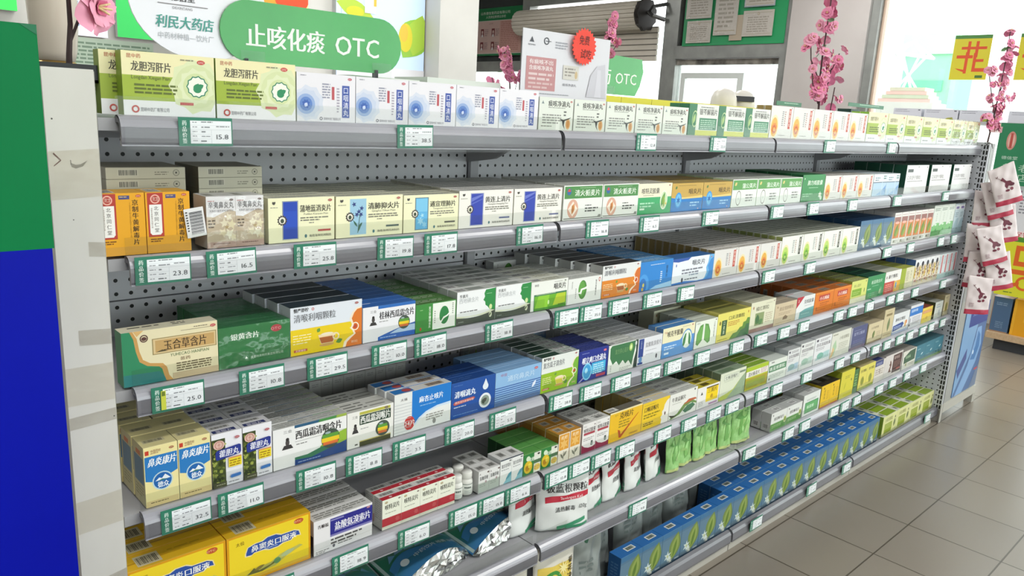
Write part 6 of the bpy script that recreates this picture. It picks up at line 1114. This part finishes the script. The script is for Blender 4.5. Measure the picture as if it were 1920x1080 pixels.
for xx in (.20, .50):
    mb = MB(); mb.box((xx, -.012, -.072), (xx + .05, .012, -.066), CLEAR); mb.box((xx, -.0135, -.066), (xx + .05, -.0115, .055), CLEAR); mb.box((xx + .01, -.0115, -.066), (xx + .016, .004, .04), M('26282a', .4)); mb.build('clear_foot', sg)
s2 = tag(empty('category_sign', (1.38, .42, 1.40)), 'second green OTC sign half hidden by the white poster card', 'sign')
outline_board('green_board', [(0, .035), (.295, .035), (.315, .065), (.328, .11), (.318, .148), (0, .155)], .004, SGREEN, s2)
ink_on(s2, 'lettering', [('T', .34, .52, .42, .27, '药', 'eaf2e6', 0, .05), ('T', .58, .9, .43, .24, 'OTC', 'eaf2e6', 0, .02)], .33, .16, 0)
mb = MB(); mb.box((.14, -.01, -.072), (.19, .012, -.066), CLEAR); mb.box((.14, -.003, -.066), (.19, -.001, .06), CLEAR); mb.build('clear_foot', s2)
# white poster card with red starburst
PW, PH = .325, .168
pc = tag(empty('poster_card', (1.09, .33, 1.408)), 'white product poster card with pink text block on the shelf top', 'poster')
mb = MB(); n = 12; vs = []
for i in range(n + 1): u = i / n; vs += [(PW * u, -.03 * math.sin(math.pi * u * .5) * u * .5, 0), (PW * u, -.03 * math.sin(math.pi * u * .5) * u * .5, PH)]
vs += [(x, y + .002, z) for x, y, z in vs]; k = 2 * (n + 1)
mb.add(vs, [(2 * i, 2 * i + 2, 2 * i + 3, 2 * i + 1) for i in range(n)] + [(k + 2 * i + 1, k + 2 * i + 3, k + 2 * i + 2, k + 2 * i) for i in range(n)] + [(2 * i + 1, 2 * i + 3, k + 2 * i + 3, k + 2 * i + 1) for i in range(n)], M('d9d8de', .22, spec=.6))
curve = lambda x, y, e: (x, -.03 * math.sin(math.pi * (x / PW) * .5) * (x / PW) * .5 - .0005 - e * 3, y)
pr = Print(mb, PW, PH, curve, rough=.25)
for j in range(6): x0 = .05 + .055 * j; pr.R(x0, .1, x0 + .055, .6, 'c08a8c')
pr.k += 1
pr.ink([('T', .08, .35, .5, .065, '有痰咳不出', 'eae0e0', 0, .05), ('T', .08, .35, .41, .065, '含痰咳净滴丸', 'eae0e0', 0, .05), ('L', .08, .36, .36, 2, .07, 'dcc4c4'), ('L', .08, .36, .22, 2, .06, 'd4b4b4'), ('S', .1, .84, .055, .025, 3, '4a4c54', .52), ('T', .06, .14, .76, .03, 'NORMAN', '5a5c64'), ('O', .26, .85, .055, .04, '4a4c54'), ('R', .25, .845, .31, .855, '4a4c54'), ('L', .36, .5, .86, 3, .04, 'a4a6ae'), ('R', .46, .3, .64, .52, 'd0ccc4'), ('L', .48, .6, .48, 3, .05, '9a948c'), ('E', .61, .38, .03, .06, 'c8b088'), ('T', .46, .62, .2, .04, '痰咳净滴丸', '7a7a80'), ('P', [(.74, .05), (.78, .4), (.85, .55), (.95, .6), (.98, .05)], 'c9c7cf'), ('P', [(.84, .05), (.86, .5), (.9, .5), (.92, .05)], 'd4d2da'), ('L', .05, .7, .06, 1, .02, '9a9ca4')])
mb.build('printed_card', pc)
mb = MB(); mb.box((.06, .004, -.0805), (.26, .006, .06), CLEAR); mb.box((.06, .004, -.0805), (.26, .05, -.079), CLEAR); mb.build('clear_easel', pc)
sb = tag(empty('starburst_sticker', (1.305, .3122, 1.548)), 'red starburst sticker with handwritten free tasting note', 'sticker')
mb = MB(); r_ = .0495; N = 25; pts = [((r_ if i % 2 else r_ * .86) * math.cos(math.pi * i / N), (r_ if i % 2 else r_ * .86) * math.sin(math.pi * i / N)) for i in range(2 * N)]
outline_board('red_paper', pts, .0008, M('e8402e', .5), sb)
mb = MB(); Print(mb, .08, .08, lambda x, y, e: (x - .04, -.0008 - e * 3, y - .04)).ink([('T', .22, .74, .58, .28, '免费', '4a1a18', .05), ('T', .3, .86, .14, .28, '试吃', '4a1a18', .1)]); mb.build('handwriting', sb)
# items at the left of the rear shelf
sheet = [('L', .04, .96, .93, 14, .062, '8aa48c'), ('R', .55, .82, .98, .86, '6f9a74')]
o = poster('leaflet', 'pale green printed leaflet standing behind the first carton', 'leaflet', .15, .115, sheet, 'cfe0cc', (.095, .5, 1.345), (math.radians(-4), 0, 0), .002)
for i, (x, y, z, w_, lb) in enumerate([(2.53, .40, 1.448, .2, 'green header strip over the orange flower cartons'), (3.16, .40, 1.472, .38, 'green header strip over the far lime cartons')]):
    hc = poster('header_strip', lb, 'sign', w_, .016, [('L', .3, .9, .75, 1, .4, 'a8c8b0')], '3f7a5a', (x, y, z), (0, 0, 0), .002)
    mb = MB(); mb.box((.02, .0, 1.3275 - z), (.03, .003, 0), CLEAR); mb.box((w_ - .03, 0, 1.3275 - z), (w_ - .02, .003, 0), CLEAR); mb.build('clear_stand', hc)
for i, (x, z) in enumerate([(2.313, 1.3275), (2.443, 1.3275)]):
    o = tag(empty('white_tub', (x, .5, z)), ['plain rounded white tub on the rear shelf, left of two', 'rounded white tub with dark slot on the rear shelf'][i], 'tub')
    mb = MB(); mb.lathe([(0, 0), (.046, 0), (.05, .01), (.05, .11), (.047, .135), (.038, .155), (.02, .167), (0, .171)], M('d9d4ce', .35), 24); mb.build('shell', o, True)
    if i:
        mb = MB(); mb.box((-.045, -.053, .125), (.03, -.036, .145), M('26242a', .3)); s_ = mb.build('slot', o); s_.rotation_euler = (0, 0, -.7)
mb = MB(); mb.box((0, 0, 0), (.085, .06, .13), M('26463f', .4), {4: M('2f5048', .4)}); Print(mb, .085, .13, lambda x, y, e: (x, -e, y)).ink([('L', .1, .9, .9, 2, .08, '7a9a90'), ('R', .1, .3, .9, .6, '3a5f54')]); tag(mb.build('medicine_box', None, False, (3.07, .345, RZ)), 'small dark green carton peeping over the orange flower cartons', 'box')

# ------------------------------------------------------------------ artificial blossom branches
def blossom_mesh(c1, c2, seed):
    r = random.Random(seed); mb = MB()
    for ring, (R_, lift, n) in enumerate([(.016, .25, 5), (.012, .75, 5), (.007, 1.5, 4)]):
        for i in range(n):
            a = 2 * math.pi * (i + .5 * ring) / n + r.uniform(-.2, .2); wv = R_ * .62
            base = Vector((0, 0, .001 * ring)); d = Vector((math.cos(a), math.sin(a), lift)).normalized(); s_ = Vector((-math.sin(a), math.cos(a), 0))
            up = d.cross(s_) * -1
            rows = []
            for t, ww, cu in ((0, .15, 0), (.4, .8, .15), (.75, 1.0, .05), (1.0, .45, -.18)):
                rows.append([base + d * (R_ * t) + s_ * (wv * ww * q) + Vector((0, 0, R_ * (cu + .12 * abs(q)))) for q in (-1, 0, 1)])
            vs = [p for row in rows for p in row]
            mb.add(vs, [(3 * j + q, 3 * j + q + 1, 3 * j + q + 4, 3 * j + q + 3) for j in range(3) for q in range(2)], M(c1 if ring < 2 else c2, .6))
    for i in range(5):
        a = 2 * math.pi * i / 5; mb.tube([(0, 0, .003), (.003 * math.cos(a), .003 * math.sin(a), .011)], .0006, M('e8d0a0', .6), 4)
    return mb.mesh('blossom', True)
BL1 = blossom_mesh('e88cb0', 'd6608c', 1); BL2 = blossom_mesh('f0a6c2', 'dc6e98', 2)
lf = MB(); lf.add([(0, 0, 0), (.008, .006, .003), (.02, .007, .002), (.03, 0, .004), (.02, -.007, .002), (.008, -.006, .003)], [(0, 1, 2, 3, 4, 5)], M('5f8a5c', .5)); LEAF = lf.mesh('leaf')
def branch(label, spine, twigs, n_sp, size, seed, rad=.0028, leaves=4, bark='4a3436', spread=.012):
    """spine and twigs are lists of world points"""
    r = random.Random(seed); b0 = Vector(spine[0]); o = tag(empty('blossom_branch', b0), label, 'flowers', 'artificial pink blossom branches')
    mb = MB(); mb.tube([Vector(p) - b0 for p in spine], [rad * (1.25 - .6 * i / (len(spine) - 1)) for i in range(len(spine))], M(bark, .6))
    for t in twigs: mb.tube([Vector(p) - b0 for p in t], rad * .6, M(bark, .6))
    mb.build('stem', o)
    def along(P, u):
        f = u * (len(P) - 1); i = min(int(f), len(P) - 2); return Vector(P[i]).lerp(Vector(P[i + 1]), f - i)
    spots = [along(spine, r.uniform(n_sp[1], 1)) for _ in range(n_sp[0])]
    for t in twigs: spots += [along(t, u) for u in [1.0] + [r.uniform(.25, 1) for _ in range(n_sp[2])]]
    for p in spots:
        f = bpy.data.objects.new('blossom', BL1 if r.random() < .55 else BL2); link(f, o)
        d = Vector((r.uniform(-1, 1), r.uniform(-1.2, .4), r.uniform(-.3, .9))).normalized()
        f.location = p - b0 + d * spread * r.uniform(.3, 1.2); f.rotation_euler = d.to_track_quat('Z', 'Y').to_euler(); f.scale = (size * r.uniform(.8, 1.2),) * 3
    for _ in range(leaves):
        f = bpy.data.objects.new('leaf', LEAF); link(f, o); f.location = along(spine, r.uniform(.2, .95)) - b0; f.rotation_euler = (r.uniform(-1, 1), r.uniform(-1, 1), r.uniform(0, 6)); f.scale = (size * 1.1,) * 3
    return o
Y = .42
branch('tall pink blossom branch before the white pillar', [(2.935, Y, 1.33), (2.923, Y, 1.458), (2.90, Y, 1.56), (2.895, Y, 1.66), (2.90, Y, 1.76), (2.905, Y, 1.90)],
       [[(2.91, Y, 1.55), (2.80, Y, 1.64), (2.776, Y, 1.715)], [(2.90, Y, 1.56), (3.0, Y, 1.62), (3.045, Y, 1.685)], [(2.91, Y, 1.47), (2.84, Y, 1.55), (2.81, Y, 1.63)], [(3.03, Y, 1.36), (3.035, Y, 1.46), (3.046, Y, 1.545)], [(2.92, Y, 1.5), (2.98, Y, 1.56), (2.99, Y, 1.62)]], (36, .2, 4), 1.45, 4, .004, 5, spread=.03)
branch('pink blossom sprig rising behind the white poster card', [(1.53, Y, 1.33), (1.525, Y, 1.52), (1.530, Y, 1.60), (1.548, Y, 1.67)], [[(1.528, Y, 1.54), (1.558, Y, 1.57), (1.572, Y, 1.590)]], (20, .62, 2), .85, 7, .002, 1, spread=.010)
branch('small pink blossom sprig left of the white poster card', [(1.15, Y, 1.33), (1.135, Y, 1.44), (1.122, Y, 1.476), (1.107, Y, 1.532)], [[(1.15, Y, 1.40), (1.16, Y, 1.44), (1.164, Y, 1.47)], [(1.14, Y, 1.4), (1.085, Y, 1.42), (1.07, Y, 1.452)]], (20, .5, 3), .85, 9, .002, 1, spread=.010)
branch('blossom branch at the right end beside the window', [(3.70, -.02, 1.33), (3.715, -.02, 1.40), (3.73, -.02, 1.50), (3.742, -.02, 1.60), (3.745, -.02, 1.72), (3.735, -.02, 1.84)],
       [[(3.725, -.02, 1.47), (3.62, -.02, 1.57), (3.545, -.02, 1.645)], [(3.72, -.02, 1.44), (3.79, -.02, 1.51), (3.85, -.02, 1.56)], [(3.735, -.02, 1.56), (3.80, -.02, 1.64), (3.83, -.02, 1.75)], [(3.71, -.02, 1.39), (3.65, -.02, 1.43), (3.64, -.02, 1.45)], [(3.71, -.02, 1.38), (3.75, -.02, 1.42), (3.76, -.02, 1.45)]], (26, .35, 6), 1.2, 12, .003, 2, spread=.022)
branch('large pink blossom on dark stem above the left post', [(-.012, .08, 1.378), (-.010, .08, 1.41), (-.006, .08, 1.45), (-.006, .08, 1.50), (-.004, .08, 1.56)], [[(-.010, .08, 1.42), (.004, .08, 1.455), (.018, .08, 1.478)]], (0, .97, 0), 2.3, 2, .0036, 0, spread=.004, bark='3a2c2c')

# ------------------------------------------------------------------ left edge: taped white post, display board, tray and jar
lp = tag(empty('white_post', (-.0385, -.03, 0)), 'white end post with tape patches at the left of the shelves', 'post')
PW_ = noisy('worn_white_board', 'cbc9c2', 'd6d4ce', 6, .5, stretch=(1, 1, .4))
mb = MB(); mb.box((-.0315, 0, 0), (.0285, .021, 1.388), PW_); mb.box((.0275, .001, 0), (.0295, .02, 1.386), M('aaa89f', .5)); mb.build('post_body', lp)
TAPE = clear('yellowed_tape', 'f7f5f0', .02, .3, .6); TAPE2 = clear('grey_tape', 'eceae6', .03, .35, .8)
for i, (z0, z1, m, sk) in enumerate([(1.22, 1.283, TAPE, .004), (1.02, 1.042, TAPE2, -.003), (.90, .918, TAPE2, .004), (.935, .99, TAPE, 0), (.74, .79, TAPE, .004), (.56, .655, TAPE2, .01), (1.143, 1.163, TAPE2, -.002)]):
    mb = MB(); n = 10; x0 = -.0315 if i not in (1, 6) else (-.012 if i == 1 else .008); r = random.Random(i)
    vs = [(x0 + (.0285 - x0) * a / n, -.0006 - .0004 * r.random(), z) for a in range(n + 1) for z in (z0 + sk * a / n, z1 + sk * a / n)]
    mb.add(vs, [(2 * a, 2 * a + 2, 2 * a + 3, 2 * a + 1) for a in range(n)], m); mb.build('tape_patch', lp)
mb = MB(); Print(mb, .06, 1.388, lambda x, y, e: (x - .0315, -.0003 - e, y)).ink([('P', [(.42, .914), (.52, .912), (.62, .9125), (.76, .916), (.66, .9105), (.52, .9085), (.44, .910)], '8f8c84'), ('P', [(.42, .9165), (.425, .912), (.44, .9115), (.435, .9165)], '6f6c66'), ('P', [(.10, .922), (.24, .9155), (.25, .9165), (.11, .9235)], '7a605c'), ('P', [(.24, .9155), (.10, .9105), (.10, .9115), (.23, .9165)], '7a605c'), ('E', .13, .954, .0008, .0008, '4a4844'), ('E', .4, .86, .0006, .0006, '5a5852'), ('E', .95, .655, .0007, .0007, '3a3834')]); mb.build('scuff_mark', lp)
db = tag(empty('display_board', (-.365, -.25, .45)), 'green over blue display stand panel at the left edge', 'display stand')
mb = MB(); mb.box((0, 0, .747), (.2475, .05, .972), noisy('board_green', '04723f', '057843', 4, .4, spec=.12)); mb.build('green_panel', db)
mb = MB(); mb.box((0, 0, -.45), (.2455, .05, .747), noisy('board_blue', '04109a', '0514a4', 4, .4, spec=.12)); mb.build('blue_panel', db)
mb = MB(); mb.add([(.232, -.0004, .972), (.2475, -.0004, .972), (.2475, -.0004, .962)], [(0, 1, 2)], M('0b6a44', .4)); mb.build('folded_corner', db)
mb = MB(); Print(mb, .25, .97, lambda x, y, e: (x, -.0006 - e, y)).ink([('P', [(.69, .852), (.745, .838), (.755, .832), (.74, .830), (.69, .842)], 'e4ece4'), ]); mb.build('lettering', db)
mb = MB(); Print(mb, .25, .97, lambda x, y, e: (x, -.0006 - e, y)).ink([('R', .60, .31, .735, .328, 'dfe2ee')]); mb.build('lettering', db)
ty = tag(empty('black_tray', (-.01, .10, 1.372)), 'black tray edge on top of the white post', 'tray')
mb = MB(); mb.box((-.06, -.06, 0), (.042, .10, .004), M('1c1c1e', .35)); mb.box((-.06, -.06, 0), (-.057, .1, .024), M('1c1c1e', .35)); mb.box((.039, -.06, 0), (.042, .1, .024), M('1c1c1e', .35)); mb.box((-.06, .097, 0), (.042, .1, .024), M('1c1c1e', .35)); mb.box((-.06, -.06, 0), (.042, -.057, .024), M('1c1c1e', .35)); mb.build('tray_body', ty)
sp = MB(); sp.box((-.06, .0, 1.30), (-.003, .30, 1.3715), M('b0aea6', .5)); tag(sp.build('cap_block'), 'grey block between the white post and the black tray', 'block')
jr = tag(empty('jar', (.012, .25, 1.3725)), 'cream jar with gold base ring on the left shelf end', 'jar')
mb = MB(); mb.lathe([(0, .03), (.026, .03), (.030, .045), (.0335, .08), (.035, .125), (.034, .128), (0, .128)], M('cdc3b4', .25), 32); mb.build('glass_body', jr, True)
mb = MB(); mb.lathe([(0, 0), (.030, 0), (.031, .004), (.0295, .02), (.030, .028), (.0265, .032), (0, .032)], M('b8985a', .25, .8), 32); mb.build('gold_ring', jr, True)

# ------------------------------------------------------------------ sachets hanging on the end unit
ss = tag(empty('hanging_strip', (3.60, -.07, 1.30)), 'clear hanging strip at the end upright holding sachets', 'hanging strip')
mb = MB(); mb.box((-.012, 0, -.72), (.012, .001, .03), CLEAR); mb.tube([(.06, .045, .03), (.02, .02, .045), (0, 0, .04), (0, -.006, .02)], .003, M('8a8a8a', .3, .8)); mb.build('strip', ss)
SP = [('R', .0, .0, 1, .13, 'b03a50'), ('P', [(.35, .66), (.45, .72), (.5, .66), (.56, .6), (.7, .58), (.78, .5), (.7, .44), (.6, .47), (.52, .4), (.46, .48), (.5, .56), (.42, .62)], '6a2c3c'), ('E', .52, .36, .05, .03, '6a2c3c'), ('E', .68, .38, .04, .04, '7a3444'), ('E', .74, .48, .05, .04, '5a2434'), ('Bn', .2, .44, .78, .64, .006, '6a3a40'), ('Bn', .22, .3, .74, .78, .008, '6a3a40'), ('L', .12, .3, .3, 4, .03, 'a48a90')]
sm = M('d9cdce', .25, spec=.5)
CAMP = Vector((-.31, -1.16, 1.36))
for i, (cy, cz, lean_, t) in enumerate([(-.110, 1.160, -22, .945), (-.089, 1.095, -20, .953), (-.048, 1.045, -3, .958), (-.132, .985, -14, .965), (-.044, .880, -4, .955), (-.104, .880, -20, .948), (-.068, .755, 3, .953), (-.150, .765, -15, .960), (-.088, .635, -2, .945)]):
    w_, h_ = .108, .17
    o = pouch('sachet', 'pinkish white sachet with dark red hem on the hanging strip, %s from top' % ORD[i], 'sachets on the hanging strip', w_, h_, .022, (0, 0, 0), (0, 0, 0), sm, SP, None, seed=100 + i, crumple=.002)
    c = CAMP.lerp(Vector((3.75, cy, cz)), t)
    o.matrix_world = Matrix.Translation(c) @ Matrix.Rotation(math.radians(-56 + (i % 3) * 5), 4, 'Z') @ Matrix.Rotation(math.radians(lean_), 4, 'Y') @ Matrix.Translation((-w_ / 2, 0, -h_ / 2))

# ------------------------------------------------------------------ display by the shop window at the right
dp = tag(empty('low_display', (5.4, -.9, 0)), 'low wooden display step with cartons by the shop window', 'display')
wd = noisy('pale_wood', 'b89c7c', 'c4aa8a', 8, .5, stretch=(1, 8, 8))
mb = MB(); mb.box((0, -.6, .075), (.45, 1.165, .115), wd); mb.build('wooden_step', dp); mb = MB(); mb.box((.04, -.55, 0), (.42, 1.12, .075), M('3a3c40', .5)); mb.build('dark_plinth', dp)
mb = MB(); mb.box((.40, .86, .115), (.45, 1.165, 1.46), M('a8a8ac', .5)); mb.box((.02, -.6, 1.455), (.75, 2.2, 1.47), M('b4b4b8', .5)); mb.box((.70, 2.1, 0), (.74, 2.15, 1.455), M('a8a8ac', .5)); mb.box((.70, .5, 0), (.74, .55, 1.455), M('a8a8ac', .5)); mb.build('rear_board', dp)
def big_box(label, y0, y1, h, front, side, ops, x=5.44, d=.22):
    W = y1 - y0; mb = MB(); mb.box((0, 0, 0), (W, d, h), M(front, .45), {3: M(side, .45), 4: M(side, .45)})
    Print(mb, W, h, lambda xx, yy, e: (xx, -e, yy), step=.0002).ink(ops); o = mb.build('carton'); o.location = (x, y1, .1155); o.rotation_euler = (0, 0, -math.pi / 2); return tag(o, label, 'box')
big_box('slate blue carton with tan edge on the low display step', .155, .265, .235, '4a6484', '8a6a54', [('R', .0, .0, 1, .03, '9a7a60'), ('R', .0, .0, .04, 1, '9a7a60'), ('L', .3, .7, .3, 4, .05, '6f88a4'), ('L', .2, .8, .85, 2, .05, '7f96b0')])
big_box('golden yellow carton on the low display step', -.02, .142, .24, 'd89a20', 'c08a1c', [('R', .02, .02, .1, .98, 'e0a830'), ('R', .4, .4, .9, .8, 'e2ac34')])
big_box('second golden carton at the right frame edge', -.22, -.04, .24, 'd29424', 'c08a1c', [('R', .2, .3, .8, .7, 'e0aa38')])
ys = [('R', 0, .92, 1, 1, '4f8a34'), ('R', 0, 0, 1, .92, 'd4d235'), ('R', .3, .52, 1, .6, 'd8642a'), ('R', .3, .78, 1, .86, 'd8642a'), ('R', .3, .52, .4, .86, 'd8642a'), ('R', .05, .38, 1, .46, 'd8642a'), ('R', .15, .14, .25, .46, 'd8642a'), ('Bn' if 0 else 'P', [(.1, .16), (.5, .26), (.5, .2), (.16, .1)], 'd8642a'), ('O', .6, .24, .12, .08, 'd8642a'), ('L', .2, .4, .07, 1, .03, '5a7a34')]
poster('yellow_poster', 'yellow poster with orange character under the window display', 'poster', .26, .385, ys, 'd4d235', (5.39, .262, .375), (0, 0, -math.pi / 2), .003)
poster('green_pennant', 'green hanging banner with red seal and white script', 'banner', .24, .38, [('E', .3, .72, .07, .15, 'c88a80'), ('E', .3, .72, .05, .12, 'dcb0a4'), ('R', .27, .6, .33, .84, 'b8524a'), ('T', .14, .6, .42, .05, '德信堂', 'c8dcd0'), ('V', .3, .36, .14, '参茸', 'b4d0bc', 1.1, 1.2), ('V', .7, .36, .14, '老店', 'b4d0bc', 1.1, 1.2)], '2f7f58', (5.30, .375, 1.085), (0, 0, -math.pi / 2), .003)
poster('price_card', 'white price card with red lettering above the yellow poster', 'sign', .2, .33, [('R', .0, .0, 1, .13, 'e8d8da'), ('T', .05, .95, .02, .09, '品促销', 'b83a4a', 0, .05), ('L', .3, .9, .8, 6, .06, '8a8a94'), ('R', .1, .86, .3, .9, '8a4a7a'), ('R', .26, .2, .265, .9, 'b0b0b8')], 'd8d8de', (5.40, .275, .755), (0, 0, -math.pi / 2), .003)
poster('burst_sign', 'yellow burst sign with red edge beside the green banner', 'sign', .14, .12, [('S', .5, .5, .48, .3, 9, 'c84a34'), ('S', .5, .5, .4, .26, 9, 'e2d03a'), ('P', [(.4, .3), (.55, .5), (.45, .5), (.62, .75), (.55, .55), (.65, .55)], 'b83a2a')], 'd8d4cc', (5.395, .262, 1.12), (0, 0, -math.pi / 2), .003)
poster('shelf_talker', 'maroon shelf strip with white discount lettering at the far end', 'sign', .17, .028, [('T', .06, .3, .2, .6, '会员', 'e0d4d0'), ('T', .36, .94, .12, .78, '优惠', 'f0e6e2', 0, .06)], '8a3c40', (3.665, -.034, 1.392), (0, 0, 0), .002)
for i, (y1, W) in enumerate([(1.27, .2), (1.05, .23), (.81, .235), (.50, .3)]):
    mb = MB(); mb.box((0, 0, 0), (W, .1, .085), M('c8c8d0', .45), {4: M('d6d6dc', .45)}); _, _, _, _, _, _, ops, _, _ = D['windowgrey']
    Print(mb, W, .085, lambda xx, yy, e: (xx, -e, yy), step=.0002).ink(ops); o = mb.build('carton'); o.location = (5.9 - .02, y1, 1.4705); o.rotation_euler = (0, 0, -math.pi / 2)
    tag(o, 'lavender grey carton on the window display ledge, %s from left' % ORD[i], 'box', 'lavender cartons on the window ledge')
